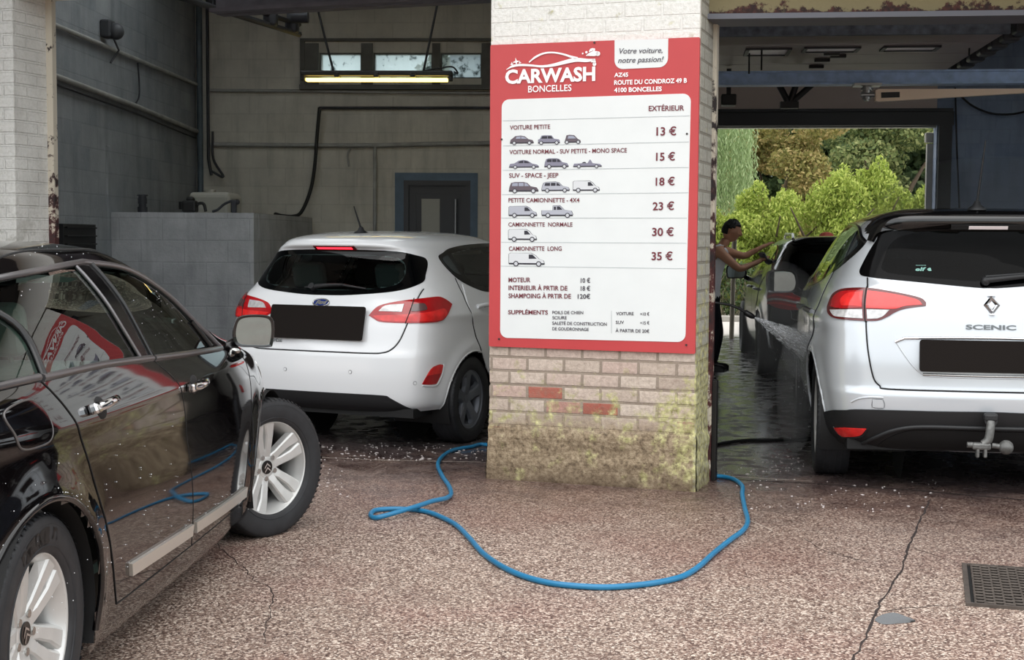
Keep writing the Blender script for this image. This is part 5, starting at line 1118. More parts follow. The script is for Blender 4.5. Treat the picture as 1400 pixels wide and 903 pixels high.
# ---------------- white hatchback in the left bay ----------------
M_WPAINT = mat('white paint', (236, 238, 240), .14, coat=.6)
M_GLASS_D = glass_mat('dark tinted glass', (120, 134, 132), ior=1.4); M_FRIT = mat('black glass border', (5, 6, 7), .06, spec=.3)
def hatchback():
    root = thing('car', 'white hatchback car with lit brake light and blank dark plate in the left bay', 'car', (-1.053, 10.012, 0), -.418)
    b = body_hatch(); car = Car(b)
    win = sym([(0, 1.352), (.175, 1.352), (.443, 1.343), (.57, 1.313), (.615, 1.277), (.648, 1.189), (.650, 1.125), (.523, 1.075), (.209, 1.045), (0, 1.040)])
    inner = sym([(0, 1.318), (.30, 1.315), (.46, 1.30), (.53, 1.25), (.55, 1.17), (.50, 1.11), (.30, 1.082), (0, 1.072)])
    dlo = [(-.085, 1.300), (.0, 1.330), (.157, 1.362), (.492, 1.387), (.958, 1.395), (1.3, 1.36), (1.7, 1.22), (2.02, 1.04, 1), (1.3, 1.01), (.8, 1.02), (.405, 1.045), (.236, 1.066), (.037, 1.134), (-.055, 1.215)]
    rwin = [(.12, 1.325, 1), (.49, 1.36), (.88, 1.368, 1), (.90, 1.045, 1), (.42, 1.075), (.25, 1.10), (.15, 1.15, 1)]
    qwin = [(-.05, 1.285), (.05, 1.315, 1), (.08, 1.17, 1), (-.0, 1.20)]; fwin = [(.98, 1.365, 1), (1.28, 1.335), (1.66, 1.20), (1.92, 1.06, 1), (1.3, 1.04), (.98, 1.045, 1)]
    ws = sym([(0, 1.42), (.52, 1.36), (.66, 1.95), (0, 2.2)])
    def cut(c, n):
        if abs(n.x) > .4 and c.z > 1.03 and any(inpoly(c.y, c.z, [p[:2] for p in q]) for q in (rwin, fwin)): return True
        if n.y < -.2 and c.y < 0 and inpoly(c.x, c.z, [p[:2] for p in inner]): return True
        if n.z > .1 and c.y > 1.2 and inpoly(c.x, c.y, [p[:2] for p in ws]): return True
        return any(abs(c.x) > .5 and math.hypot(c.y-y0, c.z-.305) < .338 for y0 in (0, 2.493))
    car.shell('body', M_WPAINT, root, cut)
    tg = car.panel('tailgate', sym([(0, .667), (.40, .667, 1), (.50, .672), (.555, .69), (.60, .735), (.632, .80), (.662, .90), (.678, 1.0), (.672, 1.085, 1), (.655, 1.112, 1), (.523, 1.062), (.209, 1.032), (0, 1.028)]), 'rear', M_WPAINT, root, 1, .005)
    car.line('tailgate_seam', sym([(0, .662), (.40, .662), (.503, .667), (.56, .686), (.606, .733), (.638, .80), (.668, .90), (.684, 1.0), (.678, 1.09), (.655, 1.2), (.61, 1.29)])[:0] or [(-.678, 1.09), (-.684, 1.0), (-.668, .90), (-.638, .80), (-.606, .733), (-.56, .686), (-.503, .667), (-.40, .662), (0, .662), (.40, .662), (.503, .667), (.56, .686), (.606, .733), (.638, .80), (.668, .90), (.684, 1.0), (.678, 1.09)], 'rear', M_GAP, root, 1, .004, .001)
    rwp = car.panel('rear_window', win, 'rear', M_FRIT, root, 1, .004, .02, .012, 0, [inner])
    car.panel('pane', inner, 'rear', M_GLASS_D, rwp, 1, .003)
    car.panel('brake_light', [(-.165, 1.352, 1), (.165, 1.352, 1), (.165, 1.378, 1), (-.165, 1.378, 1)], 'rear', M_DRED, root, 1, .006)
    car.panel('brake_light', [(-.14, 1.360, 1), (.14, 1.360, 1), (.14, 1.371, 1), (-.14, 1.371, 1)], 'rear', mat('lit brake strip', (255, 40, 50), .3, emit=(255, 40, 56), estr=2.2), root, 1, .008)
    mb = MB(); q0, n0 = b.hit('rear', -.10, 1.085); q1, n1 = b.hit('rear', .14, 1.10); q2, n2 = b.hit('rear', .32, 1.08)
    mb.tube([q0+n0*.02, q1*.5+q0*.5+n0*.035, q1+n1*.03], [.016, .012, .008], 8); mb.tube([q0+n0*.02+Vector((-.06, 0, -.004)), q1+n1*.022, q2+n2*.02], [.006, .009, .006], 8); mb.cyl(q0, q0+n0*.04, .022); mb.build('rear_wiper', M_PLASTIC, root)
    pl = plate_on(car, root, .853, .745, .232, .020)
    M = car.frame('rear', -.0, .985, 1, .004); mb = MB(); mb.add([(.062*math.cos(t*PI/16), .028*math.sin(t*PI/16), .012) for t in range(32)], [list(range(32))], mi=0); mb.tube([(.062*math.cos(t*PI/16), .028*math.sin(t*PI/16), .010) for t in range(32)], .005, 8, True, mi=1)
    vs, fs = txt('Ford', .034, .004, .35, 'CENTER'); mb.add([(v[0]*1.15, v[1]-.010, .0125) for v in vs], fs, mi=1); o = mb.build('oval_badge', [mat('badge blue', (22, 44, 110), .25), M_SATIN], root); o.matrix_local = M
    letters(car, root, 'model_badge', 'Fiesta', -.455, -.275, .712, .030, M_SATIN, .03, .1, .008)
    for sg in (1, -1):
        lp = car.panel('tail_lamp', [(-.176, .911, 1), (-.145, .948), (-.105, .978), (-.02, 1.003), (.070, 1.017), (.20, 1.030), (.292, 1.033), (.350, 1.012), (.396, .982, 1), (.365, .945), (.330, .910), (.29, .882), (.24, .872, 1), (.10, .868), (-.035, .867), (-.118, .872), (-.15, .89)], 'corner', M_REDL, root, sg, .009, .016, .02)
        car.panel('lens', [(-.155, .910, 1), (.057, .924), (.20, .940), (.306, .955), (.33, .925), (.285, .885, 1), (.10, .876), (-.10, .878)], 'corner', M_REDB, lp, sg, .012, .014, .006)
        car.panel('lens', [(-.118, .940, 1), (-.07, .977), (.035, .990, 1), (.014, .938, 1)], 'corner', M_CLEAR, lp, sg, .013, .012, .006)
        car.panel('lens', [(.075, .985, 1), (.13, .993), (.162, .99), (.172, .955), (.13, .945), (.070, .940, 1)], 'corner', mat('smoked lens', (92, 66, 66), .15, coat=.6), lp, sg, .013, .012, .006)
        car.line('lamp_seam', [(.100, 1.025), (.026, .864)], 'corner', M_GAP, lp, sg, .003, .013)
        rf = car.panel('reflector', [(.125, .462, 1), (.165, .525), (.205, .568), (.265, .585), (.298, .578, 1), (.282, .52), (.242, .455, 1), (.18, .455)], 'corner', M_REDL, root, sg, .006, .014)
        car.panel('lens', [(.160, .518, 1), (.205, .565), (.265, .582), (.294, .574, 1), (.28, .525, 1)], 'corner', M_REDB, rf, sg, .009, .012, .006)
        car.line('reflector_rim', [(.130, .452), (.19, .444), (.252, .448), (.295, .515), (.310, .582)], 'corner', M_WPAINT, root, sg, .008, -.002)
        car.panel('side_window', dlo, 'side', M_FRIT, root, sg, .003, .03, .012, 0, [rwin, fwin])
        rd = car.panel('rear_door', [(.035, 1.115, 1), (-.025, .956), (.066, .695), (.195, .529), (.33, .40), (.37, .30, 1), (.95, .30, 1), (.97, 1.0, 1), (.6, 1.02), (.40, 1.035), (.23, 1.056)], 'side', M_WPAINT, root, sg, .005, .03)
        fd = car.panel('front_door', [(.98, 1.0, 1), (1.3, 1.0), (1.95, 1.01, 1), (2.02, .8), (2.0, .5), (1.98, .30, 1), (.96, .30, 1)], 'side', M_WPAINT, root, sg, .005, .03)
        car.line('door_seal', [(-.02, 1.155), (-.033, 1.05), (-.034, .956), (.058, .695), (.187, .529)], 'side', M_GAP, rd, sg, .0035, .001)
        car.panel('window', rwin, 'side', M_GLASS_D, rd, sg, .002, .03); car.panel('window', fwin, 'side', M_GLASS_D, fd, sg, .002, .03)
        car.panel('quarter_window', qwin, 'side', mat('quarter glass', (44, 56, 60), .05, spec=.7), root, sg, .005, .03)
        M = car.frame('side', .20, .952, sg); mb = MB(); mb.ball((0, 0, -.002), (.05, .03, .008), mi=1); mb.tube([(-.115, 0, .01), (-.06, 0, .034), (.05, 0, .034), (.11, 0, .012)], [.014, .016, .016, .012], 10); o = mb.build('door_handle', [M_WPAINT, M_PLASTIC], rd); o.matrix_local = M
        for c in (0, 2.493):
            liner(root, c, .305, .335, sg, .4, .83)
            M = Matrix.Translation((.752*sg, c, .305)); 
            if sg < 0: M = M @ Matrix.Rotation(PI, 4, 'Z')
            wh = make_wheel(root, 'five', .307, .195, .205, M, M_ALLOYD)
            mb = MB(); mb.cyl((.048, 0, 0), (.056, 0, 0), .03, n=20); mb.build('hub_cap', M_ALLOYD, wh)
            car.line('arch_lip', arch(c, .305, .343, -8 if c else 0, 188), 'side', M_WPAINT, root, sg, .008, -.003)
        mirror(root, .98*sg, 1.72, 1.05, sg, .2, .14, M_WPAINT)
        car.panel('headlamp', [(2.9, .78), (3.05, .84), (3.15, .76), (3.2, .68), (3.0, .68)], 'side', M_CLEAR, root, sg, .004)
    car.panel('diffuser', sym([(0, .385), (.48, .383), (.545, .372, 1), (.63, .32), (.70, .272, 1), (.5, .268), (0, .268)]), 'rear', M_PLASTIC, root, 1, .006)
    mb = MB(); mb.box((0, 1.2, .26), (1.4, 3.6, .06)); mb.box((0, -.3, .30), (1.0, .4, .14), bev=.04); mb.cyl((-.42, -.5, .27), (-.42, -.1, .27), .04); mb.tube([(-.7, 0, .30), (.7, 0, .30)], .05); mb.build('underbody', M_GAP, root)
    for x, z in ((.278, .533), (-.236, .530), (.72, .47), (-.70, .47)):
        M = car.frame('rear', x, z, 1, .0); mb = MB(); mb.cyl((0, 0, 0), (0, 0, .003), .011, n=16); o = mb.build('parking_sensor', M_WPAINT, root); o.matrix_local = M; mb = MB(); mb.tube([(.0115*math.cos(t*PI/8), .0115*math.sin(t*PI/8), .001) for t in range(16)], .0018, 6, True); mb.build('ring', M_GAP, o)
    car.panel('windscreen', ws, 'top', M_GLASS_D, root, 1, .003, .05)
    aerial(root, (.045, -.16, 1.458), (.04, -.25, 1.655))
    cabin(root, -.35, 2.1, .66, .30, .92, ((.34, 1.05), (-.34, 1.05), (.34, .18), (-.34, .18)), M_CABIN, M_SEATL)
    return root
hatchback()
# ---------------- silver people carrier in the right bay ----------------
M_SILVER = mat('silver paint', (206, 211, 216), .2, .25, coat=.5); M_ROOFB = mat('black roof paint', (10, 10, 11), .1, coat=.4); M_PRIV = glass_mat('privacy glass', (40, 46, 48), ior=1.16); M_LETT = mat('letter grey', (104, 108, 110), .35, .5)
M_LAMPC = mat('pale lamp strip', (226, 216, 216), .3)
def mpv():
    root = thing('car', 'silver people carrier with black roof and tow ball at the mouth of the right bay', 'car', (2.7686, 8.37, 0), -.1597)
    b = body_mpv(); car = Car(b)
    win = sym([(0, 1.535), (.22, 1.530), (.40, 1.510), (.56, 1.478), (.605, 1.428), (.672, 1.305), (.690, 1.245), (.637, 1.226), (.40, 1.205), (.09, 1.178), (0, 1.175)])
    inner = sym([(0, 1.505), (.35, 1.485), (.50, 1.44), (.56, 1.33), (.56, 1.26), (.40, 1.235), (0, 1.208)])
    top = [(-.40, 1.425), (-.33, 1.448), (-.1, 1.505), (.4, 1.535), (.9, 1.545), (1.3, 1.52), (1.7, 1.36), (2.15, 1.12, 1)]
    dlo = top+[(1.6, 1.10), (1.0, 1.13), (.4, 1.18), (-.1, 1.26), (-.33, 1.34)]
    w1 = [(.02, 1.50, 1), (.4, 1.515), (.84, 1.523, 1), (.84, 1.165, 1), (.4, 1.205), (.02, 1.27, 1)]; w2 = [(.92, 1.523, 1), (1.27, 1.50), (1.66, 1.35), (2.02, 1.14, 1), (1.5, 1.125), (.92, 1.155, 1)]; w0 = [(-.30, 1.42), (-.05, 1.49, 1), (-.05, 1.28, 1), (-.27, 1.36)]
    ws = sym([(0, 1.5), (.6, 1.45), (.75, 2.2), (0, 2.5)])
    def cut(c, n):
        if abs(n.x) > .35 and c.z > 1.1 and any(inpoly(c.y, c.z, [p[:2] for p in q]) for q in (w1, w2)): return True
        if n.y < -.2 and c.y < 0 and inpoly(c.x, c.z, [p[:2] for p in inner]): return True
        if n.z > .1 and c.y > 1.3 and inpoly(c.x, c.y, [p[:2] for p in ws]): return True
        return any(abs(c.x) > .5 and math.hypot(c.y-y0, c.z-.36) < .395 for y0 in (0, 2.734))
    car.shell('body', [M_SILVER, M_ROOFB], root, cut, 0, lambda v: 1 if v.z > 1.545+.0*v.y or (v.y < -.25 and v.z > 1.45+.22*max(0, v.y+.45)) else 0)
    rw = car.panel('rear_window', win, 'rear', mat('matt glass border', (4, 4, 5), .1, spec=.1), root, 1, .004, .02, .012, 0, [inner]); pn = car.panel('pane', inner, 'rear', M_PRIV, rw, 1, .003)
    # spoiler
    car.panel('roof_spoiler', sym([(0, 1.585), (.30, 1.580), (.50, 1.555), (.60, 1.50), (.635, 1.430, 1), (.612, 1.425, 1), (.565, 1.482), (.40, 1.516), (.22, 1.537), (0, 1.542)]), 'rear', M_ROOFB, root, 1, .022, .02, .04)
    car.panel('brake_light', [(-.20, 1.512, 1), (.20, 1.512, 1), (.20, 1.538, 1), (-.20, 1.538, 1)], 'rear', M_GAP, root, 1, .026, .02)
    car.panel('brake_light', [(-.105, 1.517, 1), (.105, 1.517, 1), (.105, 1.533, 1), (-.105, 1.533, 1)], 'rear', M_LAMPC, root, 1, .030, .02)
    tl = [(-.652, 1.222), (-.660, 1.1), (-.667, .978), (-.655, .815), (-.625, .670), (-.590, .622), (-.545, .604), (-.209, .603)]
    car.line('tailgate_seam', tl+[(0, .603)]+[(-x, z) for x, z in reversed(tl)], 'rear', M_GAP, root, 1, .0045, .001)
    tg = car.panel('tailgate', sym([(0, .608), (.209, .608, 1), (.54, .610), (.582, .628), (.615, .675), (.645, .815), (.656, .978), (.65, 1.1), (.643, 1.215, 1), (.40, 1.192), (.09, 1.165), (0, 1.162)]), 'rear', M_SILVER, root, 1, .004)
    # plate recess bar and chrome strip
    car.line('chrome_strip', [(-.51, .868), (-.47, .885), (-.42, .892), (0, .900), (.42, .892), (.47, .885), (.51, .868)], 'rear', M_CHROME, tg, 1, .009, .006)
    car.line('recess_edge', [(-.50, .862), (-.46, .80), (-.41, .735), (-.36, .695), (-.30, .682), (0, .680), (.30, .682), (.36, .695), (.41, .735), (.46, .80), (.50, .862)], 'rear', M_SILVER, tg, 1, .006, .002)
    car.line('lower_bar', [(-.36, .692), (0, .690), (.36, .692)], 'rear', M_SATIN, tg, 1, .008, .006)
    plate_on(car, root, .797, .765, .178, .016)
    # diamond emblem and letters
    M = car.frame('rear', .008, 1.08, 1, .006); mb = MB(); w, h = .045, .058
    P = [(0, h), (w, 0), (0, -h), (-w, 0)]; I = [(0, h*.46), (w*.42, 0), (0, -h*.46), (-w*.42, 0)]; T = lambda p, z: (p[0], p[1], z)
    for k in range(4):
        a, c = P[k], P[(k+1) % 4]; i0, i1 = I[k], I[(k+1) % 4]; m0 = ((a[0]+i0[0])/2, (a[1]+i0[1])/2); m1 = ((c[0]+i1[0])/2, (c[1]+i1[1])/2)
        mb.add([T(a, .002), T(c, .002), T(m1, .012), T(m0, .012), T(i0, .002), T(i1, .002)], [[0, 1, 2, 3][::-1], [3, 2, 5, 4][::-1]], mi=0)
    mb.box((0, h*.98, .004), (.045, .010, .008)); mb.box((0, -h*.98, .004), (.03, .008, .008)); o = mb.build('diamond_emblem', M_CHROME, root); o.matrix_local = M
    letters(car, root, 'model_letters', 'SCENIC', -.134, .134, .945, .027, M_LETT, .03, 0, .009)
    letters(car, pn, 'window_sticker', 'elf', -.393, -.335, 1.262, .022, mat('sticker mint', (120, 170, 160), .5), .03, .2, .008); letters(car, pn, 'window_sticker', 'recommends', -.39, -.335, 1.292, .006, mat('sticker mint', (120, 170, 160), .5), .01, 0, .008)
    M = car.frame('rear', -.315, 1.272, 1, .008); mb = MB(); mb.add([(.014*math.cos(t*PI/8), .010*math.sin(t*PI/8), 0) for t in range(3, 15)]+[(.006, 0, 0)], [list(range(13))]); o = mb.build('window_sticker', mat('sticker mint', (120, 170, 160), .5), pn); o.matrix_local = pn.matrix_local.inverted() @ M
    q0, n0 = b.hit('rear', -.02, 1.205); q1, n1 = b.hit('rear', .22, 1.232); q2, n2 = b.hit('rear', .5, 1.25)
    mb = MB(); mb.ball(q0+n0*.02, .026); mb.tube([q0+n0*.03, q1+n1*.035, q2+n2*.02], [.018, .014, .006], 8); mb.tube([q0+n0*.012+Vector((0, 0, .028)), q1+n1*.015+Vector((0, 0, .02)), q2+n2*.012], .008, 8); mb.build('rear_wiper', M_PLASTIC, root)
    for sg in (-1, 1):
        lp = car.panel('tail_lamp', [(.330, 1.045), (.322, 1.09), (.297, 1.121), (.22, 1.148), (.126, 1.160), (.023, 1.162), (-.06, 1.150), (-.150, 1.131), (-.213, 1.112), (-.240, 1.090), (-.246, 1.070, 1), (-.20, 1.062), (-.157, 1.050), (-.125, 1.03), (-.104, 1.010), (-.07, .988), (-.027, .981), (.087, .983), (.19, .989), (.25, 1.000), (.30, 1.018)], 'corner', M_DRED, root, sg, .010, .016, .022)
        car.panel('lens', [(.29, 1.05, 1), (.27, 1.10), (.20, 1.135), (.10, 1.146), (.050, 1.148, 1), (.026, 1.054, 1), (.15, 1.045)], 'corner', M_REDL, lp, sg, .013, .014, .006)
        car.panel('lens', [(.15, 1.060, 1), (.17, 1.095), (.13, 1.130), (.052, 1.140, 1), (.030, 1.060, 1)], 'corner', M_REDB, lp, sg, .015, .014, .006)
        car.panel('lens', [(.030, 1.148, 1), (-.06, 1.137), (-.15, 1.118), (-.205, 1.100), (-.230, 1.076, 1), (-.16, 1.066), (-.115, 1.050), (.006, 1.052, 1)], 'corner', M_REDB, lp, sg, .013, .014, .006)
        car.panel('lens', [(.262, 1.030, 1), (.15, 1.037), (.022, 1.044, 1), (.010, .994, 1), (.12, .996), (.195, 1.0)], 'corner', M_CLEAR, lp, sg, .013, .014, .006)
        car.panel('lens', [(.001, 1.044, 1), (-.100, 1.044, 1), (-.080, 1.010), (-.058, .996, 1), (-.012, .992, 1)], 'corner', M_CLEAR, lp, sg, .013, .014, .006)
        car.line('lamp_seam', [(.042, 1.168), (.020, 1.08), (-.006, .974)], 'corner', M_GAP, lp, sg, .003, .013)
        car.line('window_frame', top[:-1]+[(2.12, 1.13)], 'side', M_GLOSSBLK, root, sg, .014, -.002)
        car.panel('side_window', dlo, 'side', M_FRIT, root, sg, .003, .03, .012, 0, [w1, w2])
        car.panel('quarter_window', w0, 'side', mat('quarter glass', (50, 60, 64), .05, spec=.7), root, sg, .005, .03)
        rd = car.panel('rear_door', [(-.02, 1.24, 1), (.4, 1.168), (.86, 1.128, 1), (.87, .8), (.88, .35, 1), (.50, .35, 1), (.46, .50), (.34, .68), (.10, .84), (.0, 1.0)], 'side', M_SILVER, root, sg, .005, .03)
        fd = car.panel('front_door', [(.89, 1.126, 1), (1.5, 1.092), (2.1, 1.07, 1), (2.18, .8), (2.18, .35, 1), (.90, .35, 1)], 'side', M_SILVER, root, sg, .005, .03)
        car.line('door_seal', [(-.03, 1.25), (-.008, 1.0), (.092, .835), (.33, .675), (.45, .50)], 'side', M_GAP, rd, sg, .0035, .001); car.line('door_seal', [(.875, 1.126), (.885, .8), (.89, .35)], 'side', M_GAP, fd, sg, .0035, .001)
        car.panel('window', w1, 'side', M_GLASS_D, rd, sg, .002, .03); car.panel('window', w2, 'side', M_GLASS_D, fd, sg, .002, .03)
        for yy, zz, p in ((.22, .99, rd), (1.05, .975, fd)):
            M = car.frame('side', yy, zz, sg); mb = MB(); mb.tube([(-.11, 0, .008), (-.06, 0, .042), (.05, 0, .042), (.11, 0, .010)], [.016, .018, .018, .014], 10); o = mb.build('door_handle', M_CHROME, p); o.matrix_local = M
        car.panel('sill_trim', [(.42, .44, 1), (1.3, .40), (2.30, .44, 1), (2.30, .27, 1), (.42, .27, 1)], 'side', M_PLASTIC, root, sg, .008, .04)
        for c in (0, 2.734):
            liner(root, c, .36, .392, sg, .4, .89)
            M = Matrix.Translation((.805*sg, c, .36)); 
            if sg < 0: M = M @ Matrix.Rotation(PI, 4, 'Z')
            wh = make_wheel(root, 'twin', .361, .20, .262, M, M_ALLOY); mb = MB(); mb.cyl((.048, 0, 0), (.056, 0, 0), .03, n=20); mb.build('hub_cap', M_ALLOYD, wh)
            car.line('arch_trim', arch(c, .36, .405, -6, 186), 'side', M_PLASTIC if False else M_SILVER, root, sg, .010, -.003)
        mirror(root, 1.06*sg, 1.80, 1.13, sg, .23, .17, M_ROOFB)
        rf = car.panel('reflector', [(.215, .351, 1), (.10, .368), (-.026, .376, 1), (.0, .350), (.031, .331), (.10, .318), (.167, .314)], 'corner', M_REDB, root, sg, .016, .014, .02)
        car.line('reflector_rim', [(.222, .356), (.20, .332), (.167, .306), (.10, .310), (.028, .324), (-.005, .345), (-.034, .378)], 'corner', M_PLASTIC, rf, sg, .006, .012)
        car.panel('headlamp', [(3.1, .88), (3.3, .92), (3.4, .84), (3.45, .76), (3.2, .78)], 'side', M_CLEAR, root, sg, .004)
    car.panel('lower_bumper', sym([(0, .494), (.245, .490), (.68, .484), (.78, .462), (.835, .435, 1), (.835, .26, 1), (.5, .255), (0, .255)]), 'rear', M_PLASTIC, root, 1, .010, .02, .03)
    for sg in (-1, 1): car.panel('bumper_corner', [(.02, .477, 1), (.20, .455), (.36, .420), (.50, .395, 1), (.46, .30), (.40, .25, 1), (.02, .25, 1)], 'corner', M_PLASTIC, root, sg, .009, .02, .03)
    car.line('bumper_lip', sym([(0, .402), (.35, .400), (.50, .375), (.60, .325), (.66, .285)])[5:][::1][:0] or [(-.66, .285), (-.60, .325), (-.50, .375), (-.35, .400), (0, .402), (.35, .400), (.50, .375), (.60, .325), (.66, .285)], 'rear', M_PLASTIC, root, 1, .014, .010)
    car.panel('diffuser', sym([(0, .385), (.35, .383), (.47, .36), (.55, .31), (.58, .27, 1), (0, .27)]), 'rear', M_GAP, root, 1, .013, .03, .02)
    car.line('bumper_crease', [(-.74, .522), (-.70, .545), (-.64, .556), (-.57, .556), (-.30, .552)][:4], 'rear', M_SILVER, root, 1, .006, .0)
    fl = [(-.628, .545, 1), (-.572, .543, 1), (-.566, .498, 1), (-.625, .50, 1)]; car.panel('tow_flap', fl, 'rear', M_SILVER, root, 1, .003, .012); car.line('flap_seam', fl+fl[:1], 'rear', mat('grey seam', (120, 124, 128), .5), root, 1, .002, .001)
    # tow bar
    mb = MB(); mb.cyl((-.005, -.80, .455), (-.005, -.86, .455), .034, n=16); mb.box((-.005, -.84, .47), (.075, .05, .05), bev=.015); o = mb.build('tow_bracket', M_PLASTIC, root)
    mb = MB(); mb.tube(catmull([(-.005, -.85, .45), (-.01, -.865, .40), (-.02, -.87, .35), (-.045, -.87, .325)], 5), .024, 10); mb.box((-.055, -.87, .315), (.10, .05, .04), bev=.012); 
    for x in (-.075, -.035): mb.box((x, -.87, .29), (.018, .045, .075), bev=.006)
    mb.cyl((-.10, -.87, .32), (-.13, -.87, .32), .016); mb.cyl((.0, -.87, .32), (.045, -.87, .315), .015); mb.ball((.075, -.87, .312), .040, u=20, v=14); mb.build('tow_ball', mat('dirty grey metal', (112, 112, 110), .5, .6, var=.3, vscale=40), root)
    mb = MB(); mb.box((0, 1.3, .27), (1.5, 3.8, .06)); mb.box((0, -.35, .34), (1.1, .5, .16), bev=.05); mb.tube([(-.75, 0, .36), (.75, 0, .36)], .05); mb.cyl((-.45, -.55, .30), (-.45, -.1, .30), .045); mb.build('underbody', M_GAP, root)
    car.panel('windscreen', ws, 'top', M_GLASS_D, root, 1, .003, .05)
    q, nn = b.hit('top', -.02, -.30); aerial(root, q, q+Vector((.03, -.05, .40)), .034)
    cabin(root, -.45, 2.3, .72, .36, 1.02, ((.36, 1.15), (-.36, 1.15), (.36, .2), (-.36, .2)), M_CABIN, M_SEAT)
    mb = MB(); mb.box((.05, -.28, 1.12), (.7, .35, .14), bev=.05, seg=3); mb.build('red_blanket', mat('dark red cloth', (110, 22, 34), .9), root)
    return root
mpv()
# ---------------- black estate further inside ----------------
M_BLACK2 = mat('charcoal paint', (18, 19, 20), .16, spec=.35, coat=.15)
def estate():
    root = thing('car', 'black estate car being washed by the rear opening, red tail lamps', 'car', (3.55, 14.85, 0), -.10)
    b = body_wagon(); car = Car(b)
    win = sym([(0, 1.405), (.20, 1.402), (.48, 1.39), (.57, 1.36), (.61, 1.20), (.635, 1.09), (.3, 1.058), (0, 1.05)]); inner = sym([(0, 1.375), (.42, 1.36), (.52, 1.30), (.55, 1.13), (.3, 1.09), (0, 1.085)])
    dlo = [(-.36, 1.33, 1), (-.1, 1.385), (.5, 1.415), (1.1, 1.40), (1.5, 1.30), (1.95, 1.03, 1), (1.0, 1.02), (.2, 1.03), (-.2, 1.09)]
    w1 = [(.0, 1.36, 1), (.8, 1.39, 1), (.85, 1.05, 1), (.2, 1.06)]; w2 = [(.9, 1.39, 1), (1.1, 1.375), (1.45, 1.28), (1.82, 1.06, 1), (.95, 1.05, 1)]; ws = sym([(0, 1.40), (.5, 1.36), (.66, 2.0), (0, 2.3)])
    def cut(c, n):
        if abs(n.x) > .4 and c.z > 1.03 and any(inpoly(c.y, c.z, [p[:2] for p in q]) for q in (w1, w2)): return True
        if n.y < -.2 and c.y < 0 and inpoly(c.x, c.z, [p[:2] for p in inner]): return True
        if n.z > .1 and c.y > 1.2 and inpoly(c.x, c.y, [p[:2] for p in ws]): return True
        return any(abs(c.x) > .5 and math.hypot(c.y-y0, c.z-.33) < .365 for y0 in (0, 2.81))
    car.shell('body', M_BLACK2, root, cut)
    rw = car.panel('rear_window', win, 'rear', M_FRIT, root, 1, .004, .03, .012, 0, [inner]); car.panel('pane', inner, 'rear', glass_mat('grey rear glass', (206, 212, 212), ior=1.45), rw, 1, .003, .04)
    car.panel('roof_spoiler', sym([(0, 1.445), (.40, 1.44), (.54, 1.42), (.58, 1.385, 1), (.54, 1.382, 1), (.4, 1.402), (0, 1.41)]), 'rear', M_BLACK2, root, 1, .03, .03, .05)
    car.line('tailgate_seam', [(-.64, 1.05), (-.66, .92), (-.62, .70), (-.55, .62), (0, .61), (.55, .62), (.62, .70), (.66, .92), (.64, 1.05)], 'rear', mat('grey seam', (120, 124, 128), .5), root, 1, .005, .001)
    mb = MB(); q, n0 = b.hit('rear', 0, .80); plate_on(car, root, .74, .52, .12, .012)
    mb = MB(); q, n0 = b.hit('rear', -.42, .66); o = car.panel('reflector', [(-.50, .70, 1), (-.36, .70, 1), (-.36, .63, 1), (-.50, .63, 1)], 'rear', mat('grey fog lens', (120, 122, 122), .3), root, 1, .006)
    for sg in (-1, 1):
        lp = car.panel('tail_lamp', [(.235, .85), (.19, .895), (.05, .915), (-.06, .912), (-.18, .87), (-.235, .825, 1), (-.236, .728, 1), (-.1, .725), (.05, .75), (.16, .785)], 'corner', M_REDL, root, sg, .01, .02, .02)
        for k in range(3): car.panel('lens', [(.19, .858-.034*k, 1), (.0, .880-.04*k), (-.215, .835-.036*k, 1), (-.215, .815-.036*k, 1), (.0, .86-.04*k), (.18, .838-.034*k, 1)], 'corner', M_REDB if k != 1 else M_CLEAR, lp, sg, .014, .02, .006)
        car.panel('side_window', dlo, 'side', M_FRIT, root, sg, .003, .04, .012, 0, [w1, w2])
        rd = car.panel('rear_door', [(-.0, 1.04, 1), (.9, 1.012, 1), (.92, .3, 1), (.5, .3, 1), (.42, .5), (.2, .75)], 'side', M_BLACK2, root, sg, .005, .04); fd = car.panel('front_door', [(.93, 1.01, 1), (1.95, 1.01, 1), (2.1, .6), (2.1, .3, 1), (.94, .3, 1)], 'side', M_BLACK2, root, sg, .005, .04)
        car.panel('window', w1, 'side', M_GLASS_C, rd, sg, .002, .04); car.panel('window', w2, 'side', M_GLASS_C, fd, sg, .002, .04)
        for yy, p in ((.25, rd), (1.15, fd)):
            M = car.frame('side', yy, .90, sg); mb = MB(); mb.tube([(-.11, 0, .008), (-.06, 0, .042), (.05, 0, .042), (.11, 0, .010)], .015, 10); o = mb.build('door_handle', M_BLACK2, p); o.matrix_local = M
        P = [(-.25, 1.45), (.0, 1.50), (1.0, 1.505), (1.3, 1.46)]; mb = MB(); mb.tube([(sg*(.56-.02*k), y, z) for k, (y, z) in enumerate(P)], .016, 8); mb.build('roof_rail', M_SATIN, root)
        for c in (0, 2.81):
            liner(root, c, .33, .362, sg, .4, .86)
            M = Matrix.Translation((.79*sg, c, .33)); 
            if sg < 0: M = M @ Matrix.Rotation(PI, 4, 'Z')
            wh = make_wheel(root, 'twin', .331, .21, .24, M, M_ALLOYD, n_tread=48); mb = MB(); mb.cyl((.048, 0, 0), (.056, 0, 0), .03, n=20); mb.build('hub_cap', M_ALLOYD, wh)
        mirror(root, 1.03*sg, 1.72, 1.06, sg, .24, .17, M_BLACK2)
    mb = MB(); mb.box((0, 1.3, .26), (1.5, 3.8, .06)); mb.tube([(-.75, 0, .33), (.75, 0, .33)], .05); mb.build('underbody', M_GAP, root)
    car.panel('windscreen', ws, 'top', M_GLASS_C, root, 1, .003, .06)
